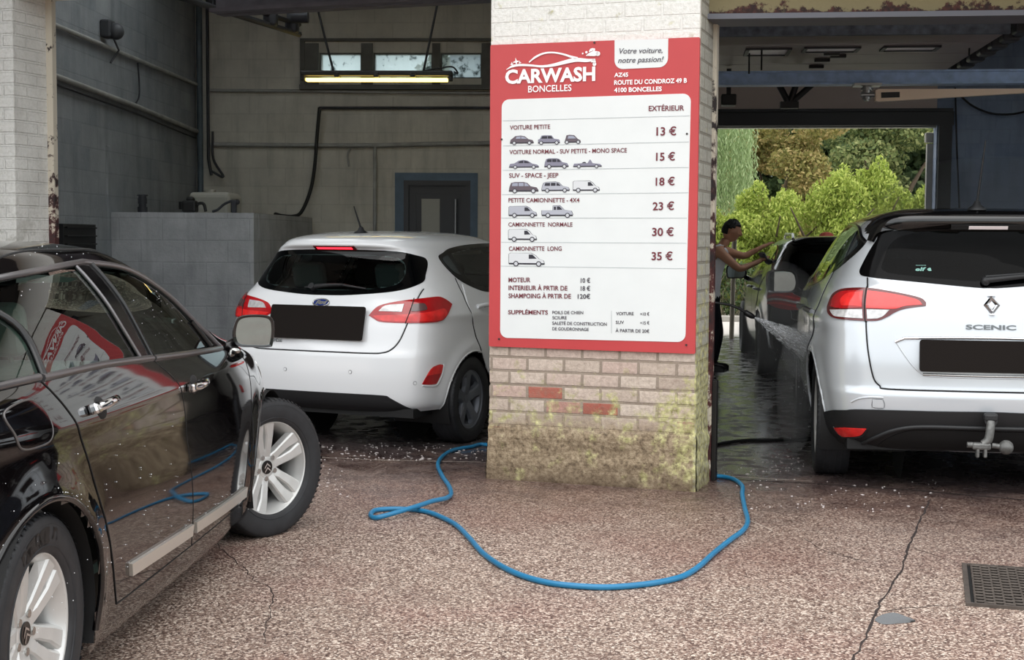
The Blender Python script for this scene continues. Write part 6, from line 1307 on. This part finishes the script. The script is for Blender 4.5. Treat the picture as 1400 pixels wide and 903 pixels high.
    cabin(root, -.5, 2.1, .70, .34, .95, ((.36, 1.1), (-.36, 1.1), (.36, .2), (-.36, .2)), M_CABIN, M_SEAT)
    return root
estate()
# ---------------- hoses, grate ----------------
M_BHOSE = mat('blue hose', (36, 120, 164), .34, var=.08, vscale=6); M_KHOSE = mat('black hose', (18, 18, 19), .4)
HP = [(500, 340), (435, 345), (380, 350), (320, 362), (285, 385), (275, 410), (290, 445), (310, 475), (316, 500), (300, 520), (260, 537), (215, 552), (170, 566), (110, 575), (75, 575), (62, 566), (75, 552), (120, 547), (180, 548), (240, 556), (290, 575), (335, 600), (375, 640), (415, 685), (470, 725), (540, 758), (620, 780), (700, 790), (800, 795), (890, 790), (980, 778), (1050, 760), (1100, 730), (1150, 685), (1200, 645), (1240, 615), (1255, 585), (1245, 540), (1238, 500), (1238, 475), (1215, 455), (1180, 445), (1130, 441)]
r = .0128; P = [at_z(480+a/2.315, 460+b/2.315, r) for a, b in HP]
for i in (10, 11, 12): P[i].z += .026
P[9].z += .012; P[13].z += .012
P += [M1 @ Vector((.01, .60, r)), M1 @ Vector((-.06, .66, r))]
P = [M1 @ Vector((-.95, .66, r)), M1 @ Vector((-1.12, .60, r))]+P[1:]
mb = MB(); mb.tube(catmull(P, 8), r, 12); tag(mb.build('garden_hose', M_BHOSE), 'blue hose looping over the ground around the sign pillar', 'hose')
P = [(930, 622), (950, 616), (968, 611), (990, 606), (1020, 602.5), (1055, 602), (1085, 601.5), (1110, 600), (1150, 599), (1200, 604)]
mb = MB(); mb.tube(catmull([at_z(*p, .012) for p in P], 6), .012, 10); tag(mb.build('pressure_hose', M_KHOSE), 'black hose lying on the wet floor between pillar and silver car', 'hose')
# cast iron grate
M_IRON = mat('cast iron', (86, 78, 72), .55, .4, var=.25, vscale=30, bump=.2, bscale=200)
a, b_, c = at_z(1315, 773.5), at_z(1307, 828), at_z(1400, 779.5); ux = (c-a); ux.z = 0; ux.normalize(); uy = Vector((-ux.y, ux.x, 0)); L_ = abs((b_-a).dot(uy)); Wd = .66
GM = Matrix((ux, uy, Vector((0, 0, 1)))).transposed().to_4x4(); GM.translation = a
gr = thing('drain_grate', 'square cast iron drain grate set in the red concrete', 'grate'); gr.matrix_world = GM
mb = MB(); 
for q in ((0, .02, -L_, 0), (Wd-.02, Wd, -L_, 0), (.02, Wd-.02, -.02, 0), (.02, Wd-.02, -L_, -L_+.02)): mb.box(((q[0]+q[1])/2, (q[2]+q[3])/2, .006), (q[1]-q[0], q[3]-q[2], .012))
mb.build('frame', M_IRON, gr)
mb = MB(); mb.box((Wd/2, -L_/2, .0015), (Wd-.03, L_-.03, .003)); mb.build('sump_shade', M_GAP, gr)  # flat dark sheet standing in for the shaded hollow under the bars
mb = MB(); nx, ny = 17, 14
for i in range(nx):
    x = .02+(Wd-.04)*(i+.5)/nx; mb.box((x, -L_/2, .0065), (.008, L_-.04, .009))
    for j in range(ny):
        y = -.02-(L_-.04)*(j+(.5 if i % 2 else .25))/ny; d = (Wd-.04)/nx
        mb.tube([(x, y, .009), (x+d*.3, y-.009, .011), (x+d*.7, y-.009, .011), (x+d, y, .009)] if i < nx-1 else [(x, y, .009), (x+.012, y-.008, .01)], .0058, 6)
mb.build('bars', M_IRON, gr)
# ---------------- man washing the estate ----------------
M_SKIN = mat('skin', (206, 150, 120), .5, var=.06); M_VEST = mat('white vest', (246, 246, 250), .85, bump=.15, bscale=40); M_TROU = mat('dark trousers', (30, 32, 40), .85, bump=.15, bscale=40); M_HAIR = mat('black hair', (16, 14, 14), .6, bump=.5, bscale=160); M_SHOE = mat('black shoe', (20, 20, 22), .5)
def man():
    base = Vector((2.19, 15.2, 0)); root = thing('person', 'man in a white vest and dark trousers wiping the roof of the black estate car', 'person', base)
    J = {}
    def add(n, px, py, Y, r, par): J[n] = (at_y(px, py, Y)-base, r, par)
    add('pelvis', 972, 409, 15.2, (.135, .115), None); add('waist', 972, 390, 15.2, (.125, .105), 'pelvis'); add('chest', 976, 364, 15.2, (.155, .115), 'waist'); add('upper', 981, 347, 15.2, (.14, .095), 'chest')
    add('neck', 988, 336, 15.2, (.058, .058), 'upper'); add('skull0', 995, 325, 15.2, (.062, .066), 'neck')
    for s_, Y, n in ((1, 15.04, 'R'), (-1, 15.36, 'L')):
        add('sh'+n, 982 if s_ > 0 else 990, 343, Y-.02*s_, (.062, .062), 'upper')
        if s_ > 0: add('el'+n, 1011, 369, 14.98, (.043, .043), 'sh'+n); add('wr'+n, 1036, 358.5, 15.12, (.029, .026), 'el'+n); add('pa'+n, 1042, 355, 15.16, (.036, .022), 'wr'+n)
        else: add('el'+n, 1017, 351, 15.5, (.042, .042), 'sh'+n); add('wr'+n, 1042, 338, 15.55, (.029, .026), 'el'+n); add('pa'+n, 1047.5, 335.5, 15.57, (.036, .022), 'wr'+n)
        p, w = J['pa'+n][0], J['wr'+n][0]; d = (p-w).normalized(); sd = Vector((0, 0, 1)).cross(d).normalized()
        for k, (o, l) in enumerate(((-.030, .062), (-.010, .075), (.010, .072), (.030, .058))):
            k0 = p+d*.035+sd*o; J['f%d0%s' % (k, n)] = (k0, (.012, .011), 'pa'+n); J['f%d1%s' % (k, n)] = (k0+d*l*.55+Vector((0, 0, .004)), (.010, .010), 'f%d0%s' % (k, n)); J['f%d2%s' % (k, n)] = (k0+d*l+Vector((0, 0, -.016)), (.008, .008), 'f%d1%s' % (k, n))
        t = p-d*.01-sd*.04*s_; J['t0'+n] = (t, (.012, .012), 'pa'+n); J['t1'+n] = (t+d*.04-sd*.025*s_, (.009, .009), 't0'+n)
        add('hip'+n, 971, 416, 15.2-.085*s_, (.095, .095), 'pelvis'); add('kn'+n, 978-(3 if s_ > 0 else -3), 456, 15.2-.10*s_, (.06, .06), 'hip'+n); add('an'+n, 970-(2 if s_ > 0 else -4), 496, 15.2-.11*s_, (.042, .042), 'kn'+n)
    K = list(J); me = bpy.data.meshes.new('body'); me.from_pydata([tuple(J[k][0]) for k in K], [(K.index(J[k][2]), K.index(k)) for k in K if J[k][2]], [])
    o = link('body', me); mod = o.modifiers.new('s', 'SKIN'); mod.use_smooth_shade = True; mod.branch_smoothing = .4
    for i, k in enumerate(K): me.skin_vertices[0].data[i].radius = J[k][1]; me.skin_vertices[0].data[i].use_root = (k == 'pelvis')
    sb = o.modifiers.new('d', 'SUBSURF'); sb.levels = 2; sb.render_levels = 2
    bpy.context.view_layer.update(); m2 = bpy.data.meshes.new_from_object(o.evaluated_get(bpy.context.evaluated_depsgraph_get())); bpy.data.objects.remove(o)
    # head: shaped ellipsoid joined into the same skin
    hc = at_y(1000, 316, 15.2)-base; hm = Matrix.Translation(hc) @ Matrix.Rotation(math.radians(-12), 4, 'Z') @ Matrix.Rotation(math.radians(16), 4, 'Y')
    bm = bmesh.new(); bm.from_mesh(m2); nb = len(bm.verts); h = bmesh.new(); bmesh.ops.create_uvsphere(h, u_segments=40, v_segments=28, radius=1)
    for v in h.verts:
        x, y, z = v.co; X, Y, Z = x*.098, y*.076, z*.122
        f = max(0, x)
        if z < -.1: Y *= 1-.30*min(1, (-z-.1)/.8); X *= 1-(.16 if x < 0 else .04)*min(1, -z)
        X += f*(.026*math.exp(-((y/.16)**2+((z+.10)/.16)**2)) + .012*math.exp(-((y/.12)**2+((z-.08)/.22)**2)))      # nose and its bridge
        X -= f*.012*(math.exp(-(((y-.36)/.16)**2+((z-.12)/.11)**2))+math.exp(-(((y+.36)/.16)**2+((z-.12)/.11)**2)))   # eye sockets
        X += f*.006*math.exp(-((y/.5)**2+((z-.30)/.10)**2))                                                            # brow
        X += f*.008*(math.exp(-((y/.28)**2+((z+.40)/.06)**2))+math.exp(-((y/.26)**2+((z+.54)/.06)**2)))-f*.006*math.exp(-((y/.3)**2+((z+.47)/.03)**2))  # lips
        X += f*.010*math.exp(-((y/.3)**2+((z+.80)/.14)**2))                                                            # chin
        v.co = (X, Y, Z)
    hv = {}
    for v in h.verts: hv[v.index] = bm.verts.new(hm @ v.co)
    for f in h.faces: nf = bm.faces.new([hv[v.index] for v in f.verts]); nf.smooth = True
    for s_ in (1, -1):
        e = bmesh.new(); bmesh.ops.create_uvsphere(e, u_segments=12, v_segments=8, radius=1); ev = {}
        for v in e.verts: ev[v.index] = bm.verts.new(hm @ Vector((v.co.x*.018-.008, s_*.078+v.co.y*.010+.0, v.co.z*.032-.005)))
        for f in e.faces: bm.faces.new([ev[v.index] for v in f.verts]).smooth = True
        e.free()
    h.free(); bm.to_mesh(m2); bm.free(); m2.name = 'body'
    body = link('body', m2, M_SKIN, root)
    loc = {k: J[k][0] for k in K}
    def garment(name, m, test, off):
        vs = [v.co.copy() for v in m2.vertices]; ns = [v.normal.copy() for v in m2.vertices]; fs = [list(p.vertices) for p in m2.polygons if p.vertices[0] < nb and test(p.center)]
        used = sorted({i for f in fs for i in f}); mp = {i: k for k, i in enumerate(used)}; n = len(used); V = [vs[i]+ns[i]*off for i in used]+[vs[i]+ns[i]*.001 for i in used]
        F = [[mp[i] for i in f] for f in fs]; cnt = {}
        for f in F:
            for i in range(len(f)): cnt.setdefault(tuple(sorted((f[i], f[(i+1) % len(f)]))), []).append((f[i], f[(i+1) % len(f)]))
        F += [[e[0][1], e[0][0], e[0][0]+n, e[0][1]+n] for e in cnt.values() if len(e) == 1]
        mb = MB(); mb.add(V, F, True); return mb.build(name, m, root)
    shR, shL, pv, kn = loc['shR'], loc['shL'], loc['pelvis'], loc['neck']
    def armless(c): return not any((c-s_).length < .10 and (c.y-s_.y)*(s_.y-kn.y) > -.002 for s_ in (shR, shL)) and not ((c.x-shR.x) > .10 and c.z < 1.36 and c.z > .98 and abs(c.y-kn.y) > .02 and (c.x-loc['chest'].x) > .13)
    def near(c):
        best = None
        for k in K:
            q = J[k][2]
            if not q: continue
            a, b = J[q][0], J[k][0]; t = max(0, min(1, (c-a).dot(b-a)/max(1e-9, (b-a).length_squared))); r_ = J[q][1][0]*(1-t)+J[k][1][0]*t; d = (c-(a+(b-a)*t)).length/max(r_, .03)
            if best is None or d < best[0]: best = (d, k, t)
        return best
    def vest_test(c):
        if not pv.z-.02 < c.z < shR.z+.08: return False
        d, k, t = near(c)
        if k in ('waist', 'chest', 'upper', 'hipR', 'hipL'): return c.z < shR.z+.01 or abs(c.y-kn.y) > .065
        if k in ('shR', 'shL'): return t < .62 and abs(c.y-kn.y) > .06
        return False
    garment('vest', M_VEST, vest_test, .010)
    garment('trousers', M_TROU, lambda c: .05 < c.z < pv.z+.02, .016)
    bm = bmesh.new(); bmesh.ops.create_uvsphere(bm, u_segments=36, v_segments=24, radius=1); dl = []
    for v in bm.verts:
        x, y, z = v.co
        if (x > .35 and z < .42) or (x > -.25 and z < .05 and abs(y) > .2) or z < -.42 or (x > .05 and z < .2): dl.append(v)
        k = 1+.05*mnoise.noise(Vector((x*5, y*5, z*5)))
        v.co = hm @ Vector((x*.108*k, y*.086*k, z*.134*k+.004))
    bmesh.ops.delete(bm, geom=dl, context='VERTS'); me = bpy.data.meshes.new('hair'); bm.to_mesh(me); bm.free(); me.polygons.foreach_set('use_smooth', [True]*len(me.polygons)); ho = link('hair', me, M_HAIR, root); so_ = ho.modifiers.new('s', 'SOLIDIFY'); so_.thickness = .012
    for n in ('R', 'L'):
        a = loc['an'+n]; mb = MB(); O = [(-.06, .030), (-.075, 0), (-.06, -.030), (.03, -.036), (.12, -.042), (.17, -.028), (.185, 0), (.17, .030), (.12, .042), (.03, .036)]
        mb.prism([(a.x+x, a.y+y) for x, y in O], 0, .025); 
        L = [(1.0, .025), (1.0, .05), (.86, .085), (.5, .105)]; vs = []
        for k, z in L: vs += [(a.x+x*k-(1-k)*.02, a.y+y*k, z-(x > .1)*(z-.025)*.35) for x, y in O]
        nO = len(O); mb.add(vs, [[i*nO+j, i*nO+(j+1) % nO, (i+1)*nO+(j+1) % nO, (i+1)*nO+j] for i in range(3) for j in range(nO)], True); mb.add(vs[-nO:], [list(range(nO))]); mb.build('shoe', M_SHOE, root)
    # cloth pressed on the car
    c = at_y(1047, 351, 15.2); mb = MB(); vs, fs = grid(lambda s, t: c+Vector((-.05+.13*s+.02*math.sin(9*t), -.10+.22*t, .035-.16*s+.012*math.sin(14*s+5*t)+.03*s*(1-s))), 14, 14); mb.add(vs, fs, True)
    o = mb.build('wash_cloth', mat('grey cloth', (120, 118, 130), .9)); so_ = o.modifiers.new('s', 'SOLIDIFY'); so_.thickness = .012; tag(o, 'grey wash cloth under the hand of the man in the vest', 'cloth')
man()
mb = MB(); p = at_y(1130, 322, 15.9); p.z += .02; mb.cyl(p+Vector((0, 0, -.035)), p+Vector((0, 0, -.01)), .09, .075); mb.ball(p+Vector((0, 0, -.012)), (.075, .075, .03)); tag(mb.build('cap', mat('faded red cap', (206, 92, 78), .6)), 'small red cap lying on the black estate car roof', 'cap')
# ---------------- lance and spray ----------------
yl_ = 9.25; ln_ = thing('pressure_lance', 'black pressure washer lance spraying at the silver car from behind the pillar', 'lance')
mb = MB(); P = [at_y(*p, yl_) for p in ((948, 413), (966, 412.5), (980, 414.5), (997, 417), (1010, 422), (1018, 427))]; mb.tube(catmull(P, 5), .009, 10); mb.build('wand', M_KHOSE, ln_)
a, b_ = at_y(1017, 426.5, yl_), at_y(1031.5, 434.5, yl_); d = (b_-a).normalized(); mb = MB(); mb.tube([a, a+(b_-a)*.15, a+(b_-a)*.75, b_], [.012, .021, .019, .011], 12); mb.build('nozzle', M_KHOSE, ln_)
mb = MB(); P = [at_y(948, 413, yl_), at_y(938, 418, yl_), at_y(932, 450, yl_), at_y(930, 520, yl_), at_y(930, 575, yl_), at_z(934, 612, .014), at_z(948, 617, .014)]; mb.tube(catmull(P, 5), .013, 10); mb.build('supply_hose', M_KHOSE, ln_)
def vol(name, dens, col=(1, 1, 1), aniso=.0):
    m = bpy.data.materials.new(name); m.use_nodes = True; t = m.node_tree; t.nodes.clear(); o = t.nodes.new('ShaderNodeOutputMaterial'); s_ = t.nodes.new('ShaderNodeVolumeScatter'); s_.inputs['Density'].default_value = dens; s_.inputs['Color'].default_value = col+(1,); s_.inputs['Anisotropy'].default_value = aniso
    t.links.new(s_.outputs[0], o.inputs['Volume']); return m
tip = b_; hit = at_y(1106, 476, yl_-.10); ax = hit-tip; ls = ax.length; axn = ax.normalized()
SM = Matrix.Translation(tip) @ axn.to_track_quat('X', 'Z').to_matrix().to_4x4()
spr = thing('water_spray', 'white fan of water spraying from the lance onto the silver car', 'spray'); spr['kind'] = 'stuff'
def cone(r0, r1, dz, x1):
    mb = MB(); mb.lathe([(0, .002), (0, r0), (x1*.4, r0+(r1-r0)*.40), (x1*.85, r0+(r1-r0)*.86), (x1, r1), (x1+.05, r1*.6), (x1+.06, .002)], 20, SM @ Matrix.Translation((0, 0, dz)) @ Matrix.Scale(1.0, 4)); return mb
def watermat(name, a0, a1):
    m = bpy.data.materials.new(name); m.use_nodes = True; t = m.node_tree; t.nodes.clear(); o = t.nodes.new('ShaderNodeOutputMaterial'); tc = t.nodes.new('ShaderNodeTexCoord'); mp = t.nodes.new('ShaderNodeMapping'); mp.inputs['Scale'].default_value = (9, 60, 60); mp.inputs['Rotation'].default_value = tuple(-v for v in (0, 0, 0))
    n = t.nodes.new('ShaderNodeTexNoise'); n.inputs['Scale'].default_value = 1; n.inputs['Detail'].default_value = 5; q = t.nodes.new('ShaderNodeMapRange'); q.inputs[1].default_value = .35; q.inputs[2].default_value = .68; q.inputs[3].default_value = a0; q.inputs[4].default_value = a1
    d = t.nodes.new('ShaderNodeBsdfDiffuse'); d.inputs[0].default_value = (.95, .96, .97, 1); l = t.nodes.new('ShaderNodeBsdfTranslucent'); l.inputs[0].default_value = (.95, .96, .97, 1); s1 = t.nodes.new('ShaderNodeMixShader'); tr = t.nodes.new('ShaderNodeBsdfTransparent'); s2 = t.nodes.new('ShaderNodeMixShader')
    t.links.new(tc.outputs['Object'], mp.inputs[0]); t.links.new(mp.outputs[0], n.inputs['Vector']); t.links.new(n.outputs[0], q.inputs[0]); t.links.new(d.outputs[0], s1.inputs[1]); t.links.new(l.outputs[0], s1.inputs[2]); t.links.new(q.outputs[0], s2.inputs[0]); t.links.new(tr.outputs[0], s2.inputs[1]); t.links.new(s1.outputs[0], s2.inputs[2]); t.links.new(s2.outputs[0], o.inputs[0]); return m
WM = watermat('spray water', .03, .42)
def jet(name, r0, r1, x1):
    mb = MB(); mb.lathe([(x1*k/14, r0+(r1-r0)*(k/14)**1.15) for k in range(15)], 24); o = mb.build(name, WM, spr); o.matrix_local = SM; return o
for nm, r0, r1, k in (('jet', .004, .018, .80), ('jet', .005, .038, .92), ('jet', .006, .058, .98), ('jet', .007, .080, 1.0), ('jet', .008, .100, 1.0)): jet(nm, r0, r1, ls*k)
rnd = random.Random(3); bm = bmesh.new(); bmesh.ops.create_icosphere(bm, subdivisions=1, radius=1); iv = [v.co.copy() for v in bm.verts]; iff = [[v.index for v in f.verts] for f in bm.faces]; bm.free()
mb = MB()
for _ in range(1500):
    t = rnd.random()**.7; rr = (.006+.105*t)*math.sqrt(rnd.random()); q = rnd.uniform(0, 2*PI); c = Vector((t*ls*1.02, rr*math.cos(q), rr*math.sin(q))); s_ = rnd.uniform(.0008, .0017); mb.add([SM @ (c+Vector((v.x*s_*5, v.y*s_, v.z*s_))) for v in iv], iff, True)
for _ in range(260):
    q = Vector((rnd.gauss(0, .10), rnd.gauss(-.02, .08), -abs(rnd.gauss(0, .22)))); s_ = rnd.uniform(.0008, .0018); c = hit+q; mb.add([c+Vector((v.x*s_, v.y*s_, v.z*s_*4)) for v in iv], iff, True)
mb.build('droplets', mat('water drops', (240, 244, 248), .7, spec=.3), spr)
mist = thing('water_mist', 'thin mist rising where water hits the silver car', 'mist'); mist['kind'] = 'stuff'
for c, r_, dn in ((hit+Vector((-.04, .0, -.02)), (.14, .16, .20), 2.0), (hit+Vector((-.06, .1, -.30)), (.13, .2, .42), 1.2), (hit+Vector((-.10, .5, .15)), (.30, .5, .42), .45), (Vector((4.3, 12.4, 1.5)), (1.3, 1.2, .7), .16)):
    mb = MB(); mb.ball(tuple(c), r_, u=24, v=16); mb.build('haze', vol('mist %.2f' % dn, dn), mist)
# ---------------- greenery behind the building ----------------
def leafmat(name, c0, c1, c2, tr=.35):
    m = bpy.data.materials.new(name); m.use_nodes = True; t = m.node_tree; b = t.nodes['Principled BSDF']; g_ = t.nodes.new('ShaderNodeNewGeometry'); r_ = t.nodes.new('ShaderNodeValToRGB'); e = r_.color_ramp.elements; e.new(.5)
    for i, c in enumerate((c0, c1, c2)): e[i].color = lin(c)
    t.links.new(g_.outputs['Random Per Island'], r_.inputs[0]); t.links.new(r_.outputs[0], b.inputs['Base Color']); b.inputs['Roughness'].default_value = .6; b.inputs['Specular IOR Level'].default_value = .2
    tl_ = t.nodes.new('ShaderNodeBsdfTranslucent'); t.links.new(r_.outputs[0], tl_.inputs[0]); mx_ = t.nodes.new('ShaderNodeMixShader'); mx_.inputs[0].default_value = tr; t.links.new(b.outputs[0], mx_.inputs[1]); t.links.new(tl_.outputs[0], mx_.inputs[2]); t.links.new(mx_.outputs[0], t.nodes['Material Output'].inputs[0]); return m
def leaves(mb, rnd, c, r_, n, size, lens=1.6, up=.0, hollow=.55):
    for _ in range(n):
        d = Vector((rnd.gauss(0, 1), rnd.gauss(0, 1), rnd.gauss(0, 1))).normalized(); k = (hollow**3+(1-hollow**3)*rnd.random())**(1/3); p = Vector((c[0]+d.x*r_[0]*k, c[1]+d.y*r_[1]*k, c[2]+d.z*r_[2]*k))
        if p.z < .05: continue
        a = (Vector((rnd.gauss(0, 1), rnd.gauss(0, 1), rnd.gauss(0, 1)))+Vector((0, 0, up))).normalized(); b = a.cross(Vector((rnd.gauss(0, 1), rnd.gauss(0, 1), rnd.gauss(0, 1)))).normalized(); s_ = size*rnd.uniform(.6, 1.3)
        mb.add([p-a*s_*lens/2, p+b*s_/2, p+a*s_*lens/2, p-b*s_/2], [[0, 1, 2, 3]])
M_BARK = mat('bark', (84, 72, 58), .9, var=.3, bump=.4)
def tree(name, label, x, y, blobs, n, size, m, trunk=.14, h=2.0, seed=1, lens=1.6, up=0, group=None, cat='tree'):
    t = thing(name, label, cat, (x, y, 0), group=group); rnd = random.Random(seed); mb = MB(); tot = sum(b[1][0]*b[1][2] for b in blobs)
    for c, r_ in blobs: leaves(mb, rnd, c, r_, int(n*r_[0]*r_[2]/tot), size, lens, up)
    f = mb.build('foliage', m, t); mb = MB(); mb.tube([(0, 0, 0), (.05, 0, h*.5), (0, .05, h)], [trunk, trunk*.8, trunk*.5], 10)
    for k in range(4): q = k*1.7+seed; mb.tube([(0, .02, h*.7), (.6*math.cos(q), .6*math.sin(q), h*1.05), (1.1*math.cos(q), 1.1*math.sin(q), h*1.4)], [trunk*.5, trunk*.35, trunk*.15], 6)
    mb.build('trunk', M_BARK, t); return t
LY = leafmat('conifer hedge leaf', (118, 138, 58), (166, 182, 86), (202, 210, 118)); LM = leafmat('olive leaf', (112, 114, 66), (158, 152, 92), (190, 168, 118)); LO = leafmat('mid green leaf', (80, 98, 64), (124, 138, 86), (170, 174, 118)); LD = leafmat('deep green leaf', (54, 72, 48), (82, 100, 66), (112, 130, 84)); LW = leafmat('willow leaf', (138, 160, 112), (164, 184, 132), (190, 204, 158))
hx = lambda px, y: (px-700)/F_PX*y
labs = ['bushy yellow green conifer nearest the pillar, behind the man', 'bright conifer bush behind the roof of the black estate', 'tall feathery conifer bush right of the estate roof', 'rightmost yellow green conifer bush by the pale post', 'yellow green conifer bush hidden partly by the silver car', 'unseen conifer bush added left of the hedge, mirrored in the estate flank', 'leftmost unseen conifer bush, added to be mirrored in the estate flank']
for k, (px, hh, ww) in enumerate(((985, 1.9, 1.0), (1052, 2.25, .95), (1118, 2.45, .95), (1185, 2.7, .95), (1262, 2.2, .95), (905, 2.3, 1.1), (820, 2.4, 1.2))):
    y = 27+.4*(k % 2); B = []
    rnd = random.Random(20+k)
    for q in range(8): B.append(((rnd.uniform(-.5, .5)*ww, rnd.uniform(-.4, .4), hh*(.18+.10*q)), (.62*ww*(1-.05*q), .6, hh*.20)))
    for q in range(5): B.append(((rnd.uniform(-.6, .6)*ww, rnd.uniform(-.3, .1), hh*rnd.uniform(.85, 1.0)), (.22, .22, hh*.16)))
    tree('conifer', labs[k], hx(px, y), y, B, 15000, .036, LY, .07, hh*.6, 30+k, 2.8, 1.2, 'conifer hedge behind the building', 'conifer')
def blobs(seed, n, x0, x1, z0, z1, r0, r1, dy=1.0):
    rnd = random.Random(seed); return [((rnd.uniform(x0, x1), rnd.uniform(-dy, dy), rnd.uniform(z0, z1)), (rnd.uniform(r0, r1), rnd.uniform(r0, r1), rnd.uniform(r0, r1)*.8)) for _ in range(n)]
tree('maple', 'olive and rust tinted tree left of the dark green tree', hx(1062, 33), 33, blobs(1, 26, -1.05, .95, 1.4, 5.0, .35, .65), 22000, .07, LM, .16, 2.2, 3)
tree('oak', 'large mid green tree with clumped crown behind the pale post side hedge', hx(1205, 36), 36, blobs(2, 40, -2.0, 1.9, 1.2, 6.0, .4, .85), 26000, .08, LO, .2, 2.5, 4)
tree('dark_tree', 'deep green tree filling the gap furthest back', hx(1130, 41), 41, blobs(5, 70, -3.8, 3.8, .6, 7.0, .8, 1.4), 34000, .19, LD, .25, 3, 6)
tree('dark_tree', 'deep green tree out of sight behind the pillar and willow', hx(800, 42), 42, blobs(15, 60, -4.5, 3.2, .6, 6.5, .8, 1.4), 18000, .20, LD, .25, 3, 16)
# willow with hanging strands
t = thing('willow', 'pale green weeping willow curtain next to the sign pillar', 'tree', (hx(990, 30), 30, 0)); rnd = random.Random(9); mb = MB()
for _ in range(420):
    x, y = rnd.uniform(-1.1, .55), rnd.uniform(-.5, .5); z1 = rnd.uniform(3.6, 5.0); z0 = rnd.uniform(1.3, 2.6)+(.4 if x > .35 else 0); z = z1
    while z > z0:
        x += rnd.gauss(.002, .006); a = Vector((rnd.gauss(0, .4), rnd.gauss(0, .4), -1)).normalized(); b = a.cross(Vector((rnd.gauss(0, 1), rnd.gauss(0, 1), 0))).normalized(); p = Vector((x, y, z)); mb.add([p, p+a*.06+b*.012, p+a*.13, p+a*.06-b*.012], [[0, 1, 2, 3]]); z -= .075
mb.build('foliage', LW, t); mb = MB(); mb.tube([(-.6, .3, 0), (-.5, .2, 2.4), (-.3, .1, 4.8)], [.2, .16, .06], 10)
for q in range(6): mb.tube([(-.4, .15, 4.0), (-.9+.25*q, .1, 4.9), (-1.0+.3*q, 0, 5.0)], [.06, .04, .02], 6)
mb.build('trunk', M_BARK, t)
# undergrowth, stakes
t = thing('undergrowth', 'grey brown dry undergrowth at foot of the hedge behind the man', 'shrub', (hx(1010, 25.8), 25.8, 0)); mb = MB(); rnd = random.Random(12)
for _ in range(260):
    a = Vector((rnd.uniform(-1.2, 2.2), rnd.uniform(-.3, .3), 0)); d = Vector((rnd.gauss(0, .35), rnd.gauss(0, .2), 1)).normalized()*rnd.uniform(.3, 1.2); mb.tube([a, a+d*.5+Vector((rnd.gauss(0, .05), 0, 0)), a+d], [.008, .006, .003], 4)
mb.build('stems', mat('dry stems', (126, 118, 96), .9, var=.3), t); mb = MB(); leaves(mb, rnd, (.4, .1, .5), (1.7, .4, .55), 3500, .05); mb.build('foliage', LD, t)
mb = MB(); p = at_z(1000, 464); mb.tube([p, p+Vector((.02, 0, 1.55))], .035, 8); tag(mb.build('stake', mat('weathered stake', (150, 142, 126), .8)), 'weathered wooden stake at the hedge foot behind the man', 'stake')
mb = MB(); mb.box((hx(1100, 24.4), 24.4, .05), (14, .18, .1), bev=.015); struct('trim_kerb', mb, mat('pale kerb', (172, 168, 160), .8, var=.1))
# soap foam flecks left on the wet floor
rnd = random.Random(8); mb = MB()
def flecks(n, x0, x1, y0, y1, s0, s1):
    for _ in range(n):
        p = at_z(rnd.uniform(x0, x1), rnd.uniform(y0, y1), .001); s_ = rnd.uniform(s0, s1)*rnd.random()**1.5+.003; k = rnd.randint(6, 9)
        vs = [p+Vector((s_*rnd.uniform(.6, 1.3)*math.cos(2*PI*i/k), s_*rnd.uniform(.6, 1.3)*math.sin(2*PI*i/k), 0)) for i in range(k)]; mb.add(vs+[p+Vector((0, 0, .004))], [[i, (i+1) % k, k] for i in range(k)], True)
flecks(150, 430, 660, 606, 630, .004, .016); flecks(26, 430, 480, 626, 680, .003, .010); flecks(70, 1000, 1300, 656, 700, .003, .008); flecks(60, 990, 1100, 610, 650, .003, .012)
o = mb.build('foam', mat('soap foam', (214, 206, 204), .7)); tag(o, 'white soap foam flecks scattered on the wet floor', 'foam', kind='stuff')

M_WATER = mat('puddle water', (58, 56, 54), .04, spec=.6)
def puddle(pts, name, label):
    P = [at_z(*p, .0012) for p in pts]; P = catmull(P, 5, True); c = sum(P, Vector())/len(P); mb = MB(); mb.add(P+[c+Vector((0, 0, .0008))], [[i, (i+1) % len(P), len(P)] for i in range(len(P))], True); tag(mb.build(name, M_WATER), label, 'puddle', kind='stuff')
puddle([(1196, 848), (1206, 841), (1222, 838), (1238, 843), (1252, 850), (1228, 853), (1208, 854)], 'puddle', 'small grey puddle beside the long crack left of the drain grate')
